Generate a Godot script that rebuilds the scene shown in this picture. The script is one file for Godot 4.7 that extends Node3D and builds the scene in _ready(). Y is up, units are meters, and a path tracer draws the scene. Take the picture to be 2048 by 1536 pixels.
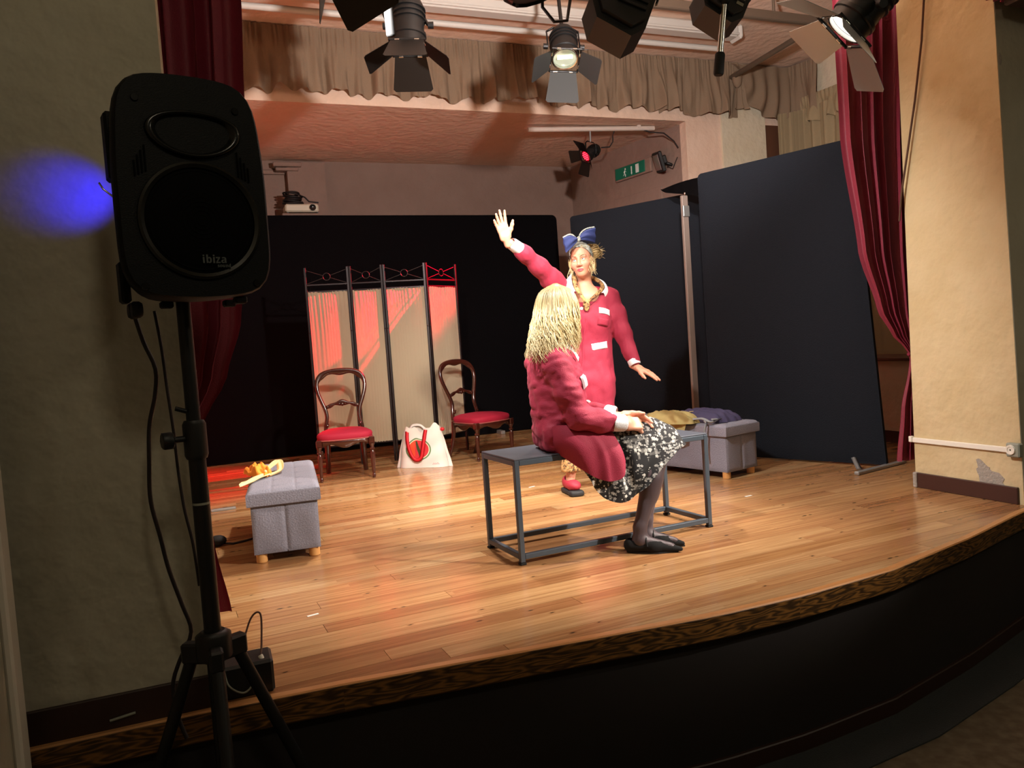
extends Node3D
# A small theatre stage seen from the hall. Stage floor is y = 0, hall floor y = -0.6; x runs to the right along the stage edge, z towards the audience.

var MT := {}
var NOI := FastNoiseLite.new()


func _ready() -> void:
	seed(7)
	NOI.seed = 11
	NOI.frequency = 1.0
	setup_view()
	setup_lights()
	make_materials()
	build_structure()
	build_floor()
	build_hall()
	build_drapes()
	build_flats()
	build_backstage()
	build_rig()
	build_furniture()
	build_props()
	build_speaker()
	build_standing()
	build_seated()


func setup_view() -> void:
	var cam := Camera3D.new()
	cam.name = "camera"
	var yaw := 0.374387
	var pitch := -0.052134
	var roll := -0.069157
	var f := Vector3(sin(yaw) * cos(pitch), sin(pitch), -cos(yaw) * cos(pitch))
	var r := Vector3(cos(yaw), 0, sin(yaw))
	var u := r.cross(f)
	var r2 := r * cos(roll) + u * sin(roll)
	var u2 := u * cos(roll) - r * sin(roll)
	cam.transform = Transform3D(Basis(r2, u2, -f), Vector3(0, 1.0, 0))
	cam.fov = rad_to_deg(2.0 * atan(768.0 / 1538.0))
	cam.near = 0.05
	cam.far = 60.0
	add_child(cam)
	cam.current = true
	var we := WorldEnvironment.new()
	we.name = "world_environment"
	var e := Environment.new()
	e.background_mode = Environment.BG_COLOR
	e.background_color = Color(0.0, 0.0, 0.0)
	e.tonemap_mode = Environment.TONE_MAPPER_LINEAR
	e.tonemap_exposure = 1.0
	e.sdfgi_enabled = true
	e.ssao_enabled = true
	e.ssil_enabled = true
	we.environment = e
	add_child(we)


func spot(called: String, at: Vector3, aim: Vector3, energy: float, color: Color, half_angle: float, size := 0.06, soft := 0.6) -> void:
	var l := SpotLight3D.new()
	l.name = called
	add_child(l)
	var d := (aim - at).normalized()
	var up := Vector3.UP if absf(d.y) < 0.98 else Vector3.RIGHT
	l.transform = Transform3D(Basis.looking_at(d, up), at)
	l.light_energy = energy
	l.light_color = color
	l.spot_angle = half_angle
	l.spot_angle_attenuation = soft
	l.spot_range = 20.0
	l.spot_attenuation = 2.0
	l.light_size = size
	l.shadow_enabled = true


func omni(called: String, at: Vector3, energy: float, color: Color, size := 0.1) -> void:
	var l := OmniLight3D.new()
	l.name = called
	add_child(l)
	l.position = at
	l.light_energy = energy
	l.light_color = color
	l.omni_range = 20.0
	l.omni_attenuation = 2.0
	l.light_size = size
	l.shadow_enabled = true


const LAMP_LEFT := Vector3(0.60, 2.57, -3.02)
const LAMP_LEFT_AIM := Vector3(2.6, 0.9, -4.4)
const LAMP_RIGHT := Vector3(2.90, 2.366, -2.80)
const LAMP_RIGHT_AIM := Vector3(1.3, 0.3, -4.0)
const LAMP_MID := Vector3(2.54, 3.0, -5.0)
const LAMP_MID_AIM := Vector3(1.9, 0.2, -3.6)
const LAMP_FAR := Vector3(1.36, 2.95, -4.85)
const LAMP_FAR_AIM := Vector3(1.15, 0.2, -4.6)
const LAMP_RED := Vector3(3.829, 2.891, -7.2)
const LAMP_RED_AIM := Vector3(1.35, 1.42, -7.02)
const WASH_A := Vector3(1.62, 2.36, -2.90)
const WASH_B := Vector3(2.08, 2.45, -2.84)
const LAMP_HALL := Vector3(4.6, 3.05, -0.15)
const LAMP_HALL_AIM := Vector3(1.6, 0.3, -3.6)


func setup_lights() -> void:
	var white := Color(1.0, 0.95, 0.90)
	var cool := Color(1.0, 0.98, 0.96)
	spot("key_left_light", LAMP_LEFT + (LAMP_LEFT_AIM - LAMP_LEFT).normalized() * 0.03, LAMP_LEFT_AIM, 11.0, cool, 44.0)
	spot("key_right_light", LAMP_RIGHT + (LAMP_RIGHT_AIM - LAMP_RIGHT).normalized() * 0.03, LAMP_RIGHT_AIM, 9.0, white, 36.0, 0.06, 0.7)
	spot("mid_light", LAMP_MID + (LAMP_MID_AIM - LAMP_MID).normalized() * 0.24, LAMP_MID_AIM, 1.6, white, 48.0)
	spot("far_light", LAMP_FAR + (LAMP_FAR_AIM - LAMP_FAR).normalized() * 0.03, LAMP_FAR_AIM, 7.5, white, 40.0)
	spot("red_light", LAMP_RED + (LAMP_RED_AIM - LAMP_RED).normalized() * 0.04, LAMP_RED_AIM, 110.0, Color(1.0, 0.0, 0.16), 16.0, 0.03, 0.9)
	spot("hall_lamp_light", LAMP_HALL + (LAMP_HALL_AIM - LAMP_HALL).normalized() * 0.03, LAMP_HALL_AIM, 34.0, white, 17.0, 0.05, 0.7)
	spot("wash_a_light", WASH_A, Vector3(1.75, 0.0, -6.1), 11.0, Color(1.0, 0.93, 0.85), 25.0, 0.04, 0.7)
	spot("wash_b_light", WASH_B, WASH_B + Vector3(0.0, 0.9, -1.0), 13.0, Color(1.0, 0.96, 0.94), 75.0, 0.06, 0.5)
	omni("added_hall_light", Vector3(4.7, 3.05, 0.5), 1.4, Color(1.0, 0.94, 0.83), 0.17)  # added unseen lamp that brightens the right front wall
	omni("hall_ceiling_light", Vector3(0.35, 3.05, 0.2), 0.85, Color(1.0, 0.94, 0.83), 0.17)
	spot("speaker_led_light", Vector3(-0.165, 1.478, -2.235), Vector3(-0.288, 1.487, -2.405), 0.15, Color(0.12, 0.10, 1.0), 30.0, 0.01, 1.0)


# ---------------------------------------------------------------- naming

func thing(called: String, label: String, category: String, at := Vector3.ZERO, turn := 0.0, group := "") -> Node3D:
	var o := Node3D.new()
	o.name = called
	add_child(o, true)
	renumber(o, called)
	o.position = at
	o.rotation.y = turn
	tag(o, label, category, group)
	return o


func tag(o: Node3D, label: String, category := "", group := "") -> void:
	o.set_meta("label", label)
	if category:
		o.set_meta("category", category)
	if group:
		o.set_meta("group", group)


var taken := {}


func renumber(o: Node, called: String) -> void:
	var key := str(o.get_parent().get_instance_id()) + called
	var n: int = taken.get(key, 0)
	taken[key] = n + 1
	o.name = called if n == 0 else "%s_%03d" % [called, n]


# one named mesh under a parent; world = true when the shape was given in the scene's coordinates
func part(called: String, mb: MB, m: Material, parent: Node3D = null, world := false) -> MeshInstance3D:
	var o := MeshInstance3D.new()
	var p: Node3D = parent if parent else self
	if world and p != self:
		var inv := Transform3D.IDENTITY
		var q: Node = p
		while q != self:
			inv = (q as Node3D).transform * inv
			q = q.get_parent()
		inv = inv.affine_inverse()
		for i in mb.P.size():
			mb.P[i] = inv * mb.P[i]
			mb.N[i] = inv.basis * mb.N[i]
	o.mesh = mb.mesh()
	o.material_override = null
	o.mesh.surface_set_material(0, m)
	o.name = called
	p.add_child(o, true)
	renumber(o, called)
	return o


func struct(called: String, mb: MB, m: Material) -> MeshInstance3D:
	var o := part(called, mb, m)
	o.set_meta("kind", "structure")
	return o


func copy(src: Node3D, called: String, label: String, at: Vector3, turn: float) -> Node3D:
	var o := src.duplicate() as Node3D
	o.name = called
	add_child(o, true)
	renumber(o, called)
	o.position = at
	o.rotation.y = turn
	o.set_meta("label", label)
	return o


# ---------------------------------------------------------------- mesh builder

class MB:
	var P := PackedVector3Array()
	var N := PackedVector3Array()
	var U := PackedVector2Array()
	var C := PackedColorArray()
	var I := PackedInt32Array()
	var X := Transform3D.IDENTITY
	var col := Color.WHITE
	var colored := false

	func at(t: Transform3D) -> MB:
		X = t
		return self

	func vtx(p: Vector3, n: Vector3, uv := Vector2.ZERO) -> int:
		P.append(X * p)
		N.append((X.basis * n).normalized())
		U.append(uv)
		C.append(col)
		return P.size() - 1

	func face(pts: Array, hint := Vector3.ZERO, uvs := []) -> void:
		var n := Vector3.ZERO
		for i in range(1, pts.size() - 1):
			n += (pts[i + 1] - pts[0]).cross(pts[i] - pts[0])
		n = n.normalized()
		var flip := hint != Vector3.ZERO and n.dot(hint) < 0.0
		if flip:
			n = -n
		var b := P.size()
		for i in pts.size():
			vtx(pts[i], n, uvs[i] if uvs else Vector2(pts[i].x, pts[i].z))
		for i in range(1, pts.size() - 1):
			if flip:
				I.append_array([b, b + i + 1, b + i])
			else:
				I.append_array([b, b + i, b + i + 1])

	func box(c: Vector3, s: Vector3, r := 0.0, t := Transform3D.IDENTITY) -> MB:
		var keep := X
		X = X * t * Transform3D(Basis(), c)
		var h := s * 0.5
		r = minf(r, minf(h.x, minf(h.y, h.z)) * 0.98)
		for ax in 3:
			var bx := (ax + 1) % 3
			var cx := (ax + 2) % 3
			for sg in [-1.0, 1.0]:
				var q := []
				for k in [[-1, -1], [1, -1], [1, 1], [-1, 1]]:
					var v := Vector3.ZERO
					v[ax] = sg * h[ax]
					v[bx] = k[0] * (h[bx] - r)
					v[cx] = k[1] * (h[cx] - r)
					q.append(v)
				var n := Vector3.ZERO
				n[ax] = sg
				var uv := []
				for v in q:
					uv.append(Vector2(v[bx], v[cx]))
				face(q, n, uv)
		if r > 0.0:
			for ax in 3:
				var bx := (ax + 1) % 3
				var cx := (ax + 2) % 3
				for sb in [-1.0, 1.0]:
					for sc in [-1.0, 1.0]:
						var q := []
						for k in [[0, -1], [0, 1], [1, 1], [1, -1]]:
							var v := Vector3.ZERO
							v[ax] = k[1] * (h[ax] - r)
							v[bx] = sb * (h[bx] - (r if k[0] == 1 else 0.0))
							v[cx] = sc * (h[cx] - (r if k[0] == 0 else 0.0))
							q.append(v)
						var n := Vector3.ZERO
						n[bx] = sb
						n[cx] = sc
						face(q, n)
			for sx in [-1.0, 1.0]:
				for sy in [-1.0, 1.0]:
					for sz in [-1.0, 1.0]:
						var sg := Vector3(sx, sy, sz)
						face([(h - Vector3(0, r, r)) * sg, (h - Vector3(r, 0, r)) * sg, (h - Vector3(r, r, 0)) * sg], sg)
		X = keep
		return self

	# rows of equally many points; close joins the last column to the first
	func grid(rows: Array, close := false, cap := false, us := 1.0, vs := 1.0) -> MB:
		var m: int = rows[0].size()
		var cols := m + 1 if close else m
		var b := P.size()
		var nr := rows.size()
		var acc := PackedVector3Array()
		acc.resize(nr * m)
		var sign_sum := 0.0
		for j in nr - 1:
			var cen := Vector3.ZERO
			if close:
				for p in rows[j]:
					cen += p
				cen /= m
			for i in (m if close else m - 1):
				var i2 := (i + 1) % m
				var p00: Vector3 = rows[j][i]
				var p01: Vector3 = rows[j][i2]
				var p10: Vector3 = rows[j + 1][i]
				var p11: Vector3 = rows[j + 1][i2]
				var n := (p11 - p00).cross(p01 - p10)
				acc[j * m + i] += n
				acc[j * m + i2] += n
				acc[(j + 1) * m + i] += n
				acc[(j + 1) * m + i2] += n
				if close:
					sign_sum += n.dot((p00 + p11) * 0.5 - cen)
		var flip := close and sign_sum < 0.0
		for j in nr:
			for i in cols:
				var n := acc[j * m + i % m]
				if flip:
					n = -n
				vtx(rows[j][i % m], n if n.length_squared() > 1e-20 else Vector3.UP, Vector2(us * i / (cols - 1), vs * j / maxf(nr - 1, 1)))
		for j in nr - 1:
			for i in cols - 1:
				var q := b + j * cols + i
				if flip:
					I.append_array([q, q + cols + 1, q + 1, q, q + cols, q + cols + 1])
				else:
					I.append_array([q, q + 1, q + cols + 1, q, q + cols + 1, q + cols])
		if cap:
			for e in [0, nr - 1]:
				var cen := Vector3.ZERO
				for p in rows[e]:
					cen += p
				cen /= m
				var out := Vector3.ZERO
				var o2: int = 1 if e == 0 else nr - 2
				for i in m:
					out += rows[e][i] - rows[o2][i]
				for i in m:
					face([cen, rows[e][i], rows[e][(i + 1) % m]], out)
		return self

	func tube(path: Array, rad, sides := 8, cap := true, flat := 1.0) -> MB:
		var rows := []
		var t0: Vector3 = (path[1] - path[0]).normalized()
		var side := t0.cross(Vector3.UP if absf(t0.y) < 0.9 else Vector3.RIGHT).normalized()
		var n := path.size()
		for i in n:
			var t: Vector3 = ((path[mini(i + 1, n - 1)] - path[maxi(i - 1, 0)]) as Vector3).normalized()
			side = (side - t * side.dot(t)).normalized()
			var up := t.cross(side)
			var r: float = rad[i] if rad is Array else rad
			var ring := PackedVector3Array()
			for k in sides:
				var a := TAU * k / sides
				ring.append(path[i] + side * cos(a) * r + up * sin(a) * r * flat)
			rows.append(ring)
		return grid(rows, true, cap)

	# profile of (radius, height) round the y axis; sharp corners split the normals
	func lathe(prof: Array, sides := 24) -> MB:
		var run := [prof[0]]
		for i in range(1, prof.size()):
			run.append(prof[i])
			var split := i == prof.size() - 1
			if not split:
				var a: Vector2 = (prof[i] - prof[i - 1]).normalized()
				var c: Vector2 = (prof[i + 1] - prof[i]).normalized()
				split = a.dot(c) < 0.8
			if split:
				var rows := []
				for q in run:
					var ring := PackedVector3Array()
					for k in sides:
						var an := TAU * k / sides
						ring.append(Vector3(cos(an) * maxf(q.x, 1e-5), q.y, sin(an) * maxf(q.x, 1e-5)))
					rows.append(ring)
				grid(rows, true)
				run = [prof[i]]
		return self

	# polygon in local x, y pushed from z0 to z1
	func prism(poly: PackedVector2Array, z0: float, z1: float, smooth := false) -> MB:
		var tri := Geometry2D.triangulate_polygon(poly)
		for z in [z0, z1]:
			var out := Vector3(0, 0, signf(z - (z0 + z1 - z)))
			for i in range(0, tri.size(), 3):
				var q := []
				var uv := []
				for k in 3:
					q.append(Vector3(poly[tri[i + k]].x, poly[tri[i + k]].y, z))
					uv.append(poly[tri[i + k]])
				face(q, out, uv)
		if smooth:
			var a := PackedVector3Array()
			var c := PackedVector3Array()
			for p in poly:
				a.append(Vector3(p.x, p.y, z0))
				c.append(Vector3(p.x, p.y, z1))
			grid([a, c], true)
		else:
			var cw := Geometry2D.is_polygon_clockwise(poly)
			for i in poly.size():
				var p := poly[i]
				var q := poly[(i + 1) % poly.size()]
				var d := (q - p)
				var out := Vector3(d.y, -d.x, 0) * (-1.0 if cw else 1.0)
				face([Vector3(p.x, p.y, z0), Vector3(q.x, q.y, z0), Vector3(q.x, q.y, z1), Vector3(p.x, p.y, z1)], out)
		return self

	func ball(c: Vector3, r: Vector3, seg := 16, t := Basis()) -> MB:
		var rows := []
		for j in seg / 2 + 1:
			var th := PI * j / (seg / 2)
			var ring := PackedVector3Array()
			for k in seg:
				var a := TAU * k / seg
				ring.append(c + t * (Vector3(sin(th) * cos(a) + 1e-6 * cos(a), cos(th), sin(th) * sin(a) + 1e-6 * sin(a)) * r))
			rows.append(ring)
		return grid(rows, true)

	func join(o: MB) -> MB:
		var b := P.size()
		for i in o.P.size():
			P.append(X * o.P[i])
			N.append((X.basis * o.N[i]).normalized())
		U.append_array(o.U)
		C.append_array(o.C)
		for i in o.I:
			I.append(i + b)
		return self

	func mesh() -> ArrayMesh:
		var a := []
		a.resize(Mesh.ARRAY_MAX)
		a[Mesh.ARRAY_VERTEX] = P
		a[Mesh.ARRAY_NORMAL] = N
		a[Mesh.ARRAY_TEX_UV] = U
		if colored:
			a[Mesh.ARRAY_COLOR] = C
		a[Mesh.ARRAY_INDEX] = I
		var m := ArrayMesh.new()
		m.add_surface_from_arrays(Mesh.PRIMITIVE_TRIANGLES, a)
		return m


# ---------------------------------------------------------------- soft bodies: joined distances, meshed as surface nets

class SDF:
	var q := []
	var wrinkle := 0.0
	var noise: FastNoiseLite
	var nscale := Vector3.ONE

	func cap(a: Vector3, b: Vector3, ra: float, rb: float, k := 0.03, op := 1) -> SDF:
		q.append([0, a, b - a, ra, rb, k, op, (b - a).length_squared()])
		return self

	func chain(pts: Array, rads: Array, k := 0.01) -> SDF:
		for i in pts.size() - 1:
			cap(pts[i], pts[i + 1], rads[i], rads[i + 1], k)
		return self

	func ell(c: Vector3, r: Vector3, k := 0.03, t := Basis(), op := 1) -> SDF:
		q.append([1, c, t.transposed(), r, 0, k, op, 0])
		return self

	func rbox(c: Vector3, h: Vector3, r: float, k := 0.02, t := Basis(), op := 1) -> SDF:
		q.append([2, c, t.transposed(), h - Vector3(r, r, r), r, k, op, 0])
		return self

	func d(p: Vector3) -> float:
		return dl(q, p)

	# distance to one element alone
	func one(e: Array, p: Vector3) -> float:
		if e[0] == 0:
			var pa: Vector3 = p - e[1]
			return (pa - e[2] * clampf(pa.dot(e[2]) / e[7], 0.0, 1.0)).length() - lerpf(e[3], e[4], clampf(pa.dot(e[2]) / e[7], 0.0, 1.0))
		if e[0] == 1:
			return (e[2] * (p - e[1])).length() - maxf(e[3].x, maxf(e[3].y, e[3].z))
		var s: Vector3 = (e[2] * (p - e[1])).abs() - e[3]
		return s.max(Vector3.ZERO).length() + minf(maxf(s.x, maxf(s.y, s.z)), 0.0) - e[4]

	# the elements that can matter within a ball
	func near(p: Vector3, r: float) -> Array:
		var out := []
		for e in q:
			if one(e, p) < r + e[5] * 1.2:
				out.append(e)
		return out

	func dl(list: Array, p: Vector3) -> float:
		var res := 1e3
		for e in list:
			var x: float
			var kind: int = e[0]
			if kind == 0:
				var pa: Vector3 = p - e[1]
				var ba: Vector3 = e[2]
				var h: float = clampf(pa.dot(ba) / e[7], 0.0, 1.0)
				x = (pa - ba * h).length() - lerpf(e[3], e[4], h)
			elif kind == 1:
				var r: Vector3 = e[3]
				var s: Vector3 = (e[2] * (p - e[1])) / r
				var k1: float = (s / r).length()
				if k1 > 1e-6:
					var k0 := s.length()
					x = k0 * (k0 - 1.0) / k1
				else:
					x = -0.05
			else:
				var s: Vector3 = (e[2] * (p - e[1])).abs() - e[3]
				x = s.max(Vector3.ZERO).length() + minf(maxf(s.x, maxf(s.y, s.z)), 0.0) - e[4]
			var k: float = e[5]
			if e[6] < 0:
				var g := k - absf(-x - res)
				res = maxf(res, -x)
				if g > 0.0:
					res += g * g / k * 0.25
			else:
				var g := k - absf(res - x)
				res = minf(res, x)
				if g > 0.0:
					res -= g * g / k * 0.25
		if wrinkle > 0.0 and absf(res) < 0.04:
			res += wrinkle * noise.get_noise_3dv(p * nscale)
		return res

	func grad(p: Vector3) -> Vector3:
		var e := 0.002
		return Vector3(d(p + Vector3(e, 0, 0)) - d(p - Vector3(e, 0, 0)), d(p + Vector3(0, e, 0)) - d(p - Vector3(0, e, 0)), d(p + Vector3(0, 0, e)) - d(p - Vector3(0, 0, e))).normalized()

	# from a point outside, along a direction, to the surface
	func hit(from: Vector3, dir: Vector3) -> Vector3:
		var p := from
		for i in 90:
			var x := d(p)
			if x < 0.0005 or x > 3.0:
				break
			p += dir * x * 0.8
		return p

	func nets(mb: MB, lo: Vector3, hi: Vector3, c: float, paint = null) -> void:
		var s := (hi - lo) / c
		var B := 5
		var bx := int(ceil(s.x / B))
		var by := int(ceil(s.y / B))
		var bz := int(ceil(s.z / B))
		var nx := bx * B + 1
		var ny := by * B + 1
		var nz := bz * B + 1
		var val := PackedFloat32Array()
		val.resize(nx * ny * nz)
		val.fill(1.0)
		var active := []
		var reach := 0.87 * B * c * 1.15 + c + wrinkle * 0.6
		for z in bz:
			for y in by:
				for x in bx:
					var p := lo + (Vector3(x, y, z) + Vector3(0.5, 0.5, 0.5)) * B * c
					var v := d(p)
					if absf(v) < reach:
						active.append(Vector3i(x, y, z) * B)
					elif v < 0.0:
						for k in B + 1:
							for j in B + 1:
								var o := ((z * B + k) * ny + y * B + j) * nx + x * B
								for i in B + 1:
									val[o + i] = minf(val[o + i], -1.0) if val[o + i] == 1.0 else val[o + i]
		for a in active:
			var ctr: Vector3 = lo + (Vector3(a) + Vector3(B, B, B) * 0.5) * c
			var list := near(ctr, 0.87 * B * c + 0.012)
			for k in B + 1:
				for j in B + 1:
					for i in B + 1:
						var o: int = ((a.z + k) * ny + a.y + j) * nx + a.x + i
						if val[o] == 1.0 or val[o] == -1.0:
							val[o] = dl(list, lo + Vector3(a.x + i, a.y + j, a.z + k) * c)
		var ids := {}
		var base := mb.P.size()
		var off := [0, 1, nx, nx + 1, nx * ny, nx * ny + 1, nx * ny + nx, nx * ny + nx + 1]
		var ed := [[0, 1], [2, 3], [4, 5], [6, 7], [0, 2], [1, 3], [4, 6], [5, 7], [0, 4], [1, 5], [2, 6], [3, 7]]
		var cor := []
		for n in 8:
			cor.append(Vector3(n & 1, (n >> 1) & 1, n >> 2))
		for a in active:
			for k in B:
				for j in B:
					for i in B:
						var o: int = ((a.z + k) * ny + a.y + j) * nx + a.x + i
						var neg := 0
						for n in 8:
							if val[o + off[n]] < 0.0:
								neg += 1
						if neg == 0 or neg == 8:
							continue
						var sum := Vector3.ZERO
						var cnt := 0
						for e in ed:
							var v0 := val[o + off[e[0]]]
							var v1 := val[o + off[e[1]]]
							if (v0 < 0.0) != (v1 < 0.0):
								sum += (cor[e[0]] as Vector3).lerp(cor[e[1]], v0 / (v0 - v1))
								cnt += 1
						var p := lo + (Vector3(a.x + i, a.y + j, a.z + k) + sum / cnt) * c
						ids[o] = mb.P.size()
						mb.P.append(p)
						mb.N.append(Vector3.ZERO)
						mb.U.append(Vector2(p.x, p.y))
						mb.C.append(paint.call(p) if paint != null else mb.col)
		for o in ids:
			var v0 := val[o]
			for ax in 3:
				var da: int = [1, nx, nx * ny][ax]
				var db: int = [nx, nx * ny, 1][ax]
				var dc: int = [nx * ny, 1, nx][ax]
				var v1 := val[o + da]
				if (v0 < 0.0) == (v1 < 0.0):
					continue
				if not (ids.has(o - db) and ids.has(o - dc) and ids.has(o - db - dc)):
					continue
				var i0: int = ids[o]
				var i1: int = ids[o - db]
				var i2: int = ids[o - db - dc]
				var i3: int = ids[o - dc]
				if v0 < 0.0:
					mb.I.append_array([i0, i2, i1, i0, i3, i2])
				else:
					mb.I.append_array([i0, i1, i2, i0, i2, i3])
				var n := (mb.P[i2] - mb.P[i0]).cross(mb.P[i1] - mb.P[i3])
				var g := Vector3.ZERO
				g[ax] = 1.0 if v0 < 0.0 else -1.0
				if n.dot(g) < 0.0:
					n = -n
				for id in [i0, i1, i2, i3]:
					mb.N[id] += n
		for i in range(base, mb.P.size()):
			mb.N[i] = mb.N[i].normalized() if mb.N[i].length_squared() > 1e-20 else Vector3.UP


# ---------------------------------------------------------------- materials

func mat(key: String, hex: String, rough := 0.8, metal := 0.0) -> StandardMaterial3D:
	var m := StandardMaterial3D.new()
	m.resource_name = key
	m.albedo_color = Color(hex)
	m.roughness = rough
	m.metallic = metal
	m.cull_mode = BaseMaterial3D.CULL_DISABLED
	MT[key] = m
	return m


func noise_tex(freq: float, seed_: int, normal := true, size := 256, bump := 4.0, ramp: Gradient = null, octaves := 4) -> NoiseTexture2D:
	var n := FastNoiseLite.new()
	n.noise_type = FastNoiseLite.TYPE_SIMPLEX_SMOOTH
	n.frequency = freq
	n.seed = seed_
	n.fractal_octaves = octaves
	var t := NoiseTexture2D.new()
	t.width = size
	t.height = size
	t.seamless = true
	t.noise = n
	t.as_normal_map = normal
	t.bump_strength = bump
	if ramp:
		t.color_ramp = ramp
	return t


func ramp(a: String, b: String, c := "") -> Gradient:
	var g := Gradient.new()
	g.set_color(0, Color(a))
	g.set_color(1, Color(b))
	if c:
		g.add_point(0.5, Color(c))
	return g


func tri(m: StandardMaterial3D, scale: float, world := false) -> StandardMaterial3D:
	m.uv1_triplanar = true
	m.uv1_world_triplanar = world
	m.uv1_scale = Vector3(scale, scale, scale)
	return m


func bumpy(m: StandardMaterial3D, t: Texture2D, strength: float) -> StandardMaterial3D:
	m.normal_enabled = true
	m.normal_texture = t
	m.normal_scale = strength
	return m


func image_tex(w: int, h: int, f: Callable) -> ImageTexture:
	var im := Image.create(w, h, false, Image.FORMAT_RGB8)
	for y in h:
		for x in w:
			im.set_pixel(x, y, f.call(x, y))
	return ImageTexture.create_from_image(im)


func make_materials() -> void:
	var weave := noise_tex(0.08, 3, true, 256, 6.0)
	var plaster := noise_tex(0.03, 5, true, 512, 5.0)
	var soft := noise_tex(0.012, 9, true, 256, 6.0)
	# painted walls; dim light is put into wall_back, bounced pink light into wall_peach
	for w in [["wall_cream", "c2ad83", "cbb891"], ["wall_hall", "a39d8a", "afa996"], ["wall_peach", "d9b9a2", "e0c3ae"], ["wall_back", "8a7063", "92786b"], ["wall_beige", "cdbfa4", "d4c8b0"]]:
		var m := mat(w[0], "ffffff", 0.85)
		m.albedo_texture = noise_tex(0.008, 21, false, 512, 1.0, ramp(w[1], w[2]))
		tri(m, 0.6, true)
		bumpy(m, plaster, 0.35)
	mat("bare_plaster", "9c948a", 0.95)
	bumpy(tri(MT.bare_plaster, 3.0), plaster, 1.2)
	mat("baseboard", "3a2018", 0.5)
	mat("dark_wood", "2e1a12", 0.5)
	mat("skirt", "150d0a", 0.75)
	mat("brown_wood", "5a3826", 0.6)
	mat("hall_floor", "6b6252", 0.7)
	tri(MT.hall_floor, 1.2, true)
	MT.hall_floor.albedo_texture = noise_tex(0.02, 31, false, 512, 1.0, ramp("b0a896", "ffffff"))
	mat("floor_shade", "2c2f31", 0.95)  # dark tone standing for shade along the stage foot
	bumpy(tri(MT.floor_shade, 6.0), weave, 0.6)
	mat("white_paint", "cfc9bd", 0.6)
	mat("white_plastic", "e4dfd2", 0.45)
	mat("grey_plastic", "8d9083", 0.5)
	mat("black_hole", "0a0a0a", 0.9)
	# cloths
	mat("curtain_red", "7a1c30", 0.62)
	MT.curtain_red.rim_enabled = true
	MT.curtain_red.rim = 0.6
	MT.curtain_red.rim_tint = 0.8
	bumpy(tri(MT.curtain_red, 6.0), weave, 0.3)
	mat("valance", "86705a", 0.9)
	bumpy(tri(MT.valance, 5.0), weave, 0.5)
	mat("curtain_beige", "9b8868", 0.9)
	bumpy(tri(MT.curtain_beige, 5.0), weave, 0.5)
	mat("black_cloth", "0b0a0c", 0.95)
	MT.black_cloth.metallic_specular = 0.15
	bumpy(tri(MT.black_cloth, 5.0), weave, 0.4)
	mat("grey_flat", "1e2127", 0.95)
	MT.grey_flat.metallic_specular = 0.2
	bumpy(tri(MT.grey_flat, 5.0), weave, 0.5)
	mat("smock", "96203c", 0.75)
	MT.smock.rim_enabled = true
	MT.smock.rim = 0.25
	bumpy(tri(MT.smock, 7.0), weave, 0.25)
	mat("white_cotton", "dfe2e6", 0.85)
	bumpy(tri(MT.white_cotton, 8.0), weave, 0.4)
	mat("velvet", "93062a", 0.8)
	MT.velvet.rim_enabled = true
	MT.velvet.rim = 0.8
	MT.velvet.rim_tint = 0.9
	mat("velvet_trim", "8a4440", 0.8)
	mat("ottoman_grey", "9596a4", 0.9)
	MT.ottoman_grey.albedo_texture = noise_tex(0.12, 41, false, 256, 1.0, ramp("c4c4c8", "ffffff"))
	bumpy(tri(MT.ottoman_grey, 4.0), weave, 0.25)
	mat("screen_cloth", "cdc2a6", 0.9)
	bumpy(tri(MT.screen_cloth, 2.0), soft, 0.4)
	MT.screen_cloth.backlight_enabled = true
	MT.screen_cloth.backlight = Color(1.0, 0.97, 0.9)
	mat("navy_cloth", "27356a", 0.8)
	mat("yellow_cloth", "b3a46c", 0.85)
	mat("purple_cloth", "403c5c", 0.85)
	mat("pale_cloth", "9aa7b8", 0.85)
	mat("orange_cloth", "f0952a", 0.8)
	mat("orange_pale", "f2d79a", 0.8)
	mat("grey_strap", "8b9095", 0.7)
	# wood and metal
	mat("chair_wood", "38160f", 0.22)
	MT.chair_wood.clearcoat_enabled = true
	MT.chair_wood.clearcoat = 0.5
	MT.chair_wood.clearcoat_roughness = 0.15
	mat("foot_wood", "d19a5a", 0.5)
	mat("bench_metal", "4a545e", 0.42, 0.3)
	mat("bench_top", "4a4e57", 0.4, 0.2)
	mat("black_metal", "121212", 0.45, 0.2)
	mat("screen_metal", "1a0d0c", 0.4, 0.3)
	mat("black_plastic", "0d0d0d", 0.5)
	mat("speaker_black", "060706", 0.6)
	MT.speaker_black.metallic_specular = 0.3
	bumpy(tri(MT.speaker_black, 10.0), weave, 0.25)
	mat("speaker_dark", "030303", 0.8)
	MT.speaker_dark.metallic_specular = 0.2
	mat("speaker_gloss", "0b0c0b", 0.22)
	mat("logo_grey", "4a4e4c", 0.5, 0.2)
	mat("rubber", "0e0e0e", 0.8)
	mat("chrome", "d8d8d4", 0.18, 1.0)
	mat("flap_black", "141210", 0.4, 0.2)
	mat("flap_silver", "a9b4b6", 0.35, 0.5)
	mat("flap_grey", "2b2a28", 0.7)
	mat("bar_grey", "6f5f50", 0.5, 0.4)
	mat("alu", "9fa09e", 0.4, 0.6)
	mat("post_tan", "8f7f76", 0.6, 0.1)
	mat("case_white", "c9c3ba", 0.5)
	mat("pipe_white", "cfc0b4", 0.5)
	mat("cable", "170a08", 0.6)
	mat("cable_brown", "50301f", 0.7)
	mat("sign_green", "0d6b52", 0.45)
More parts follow.
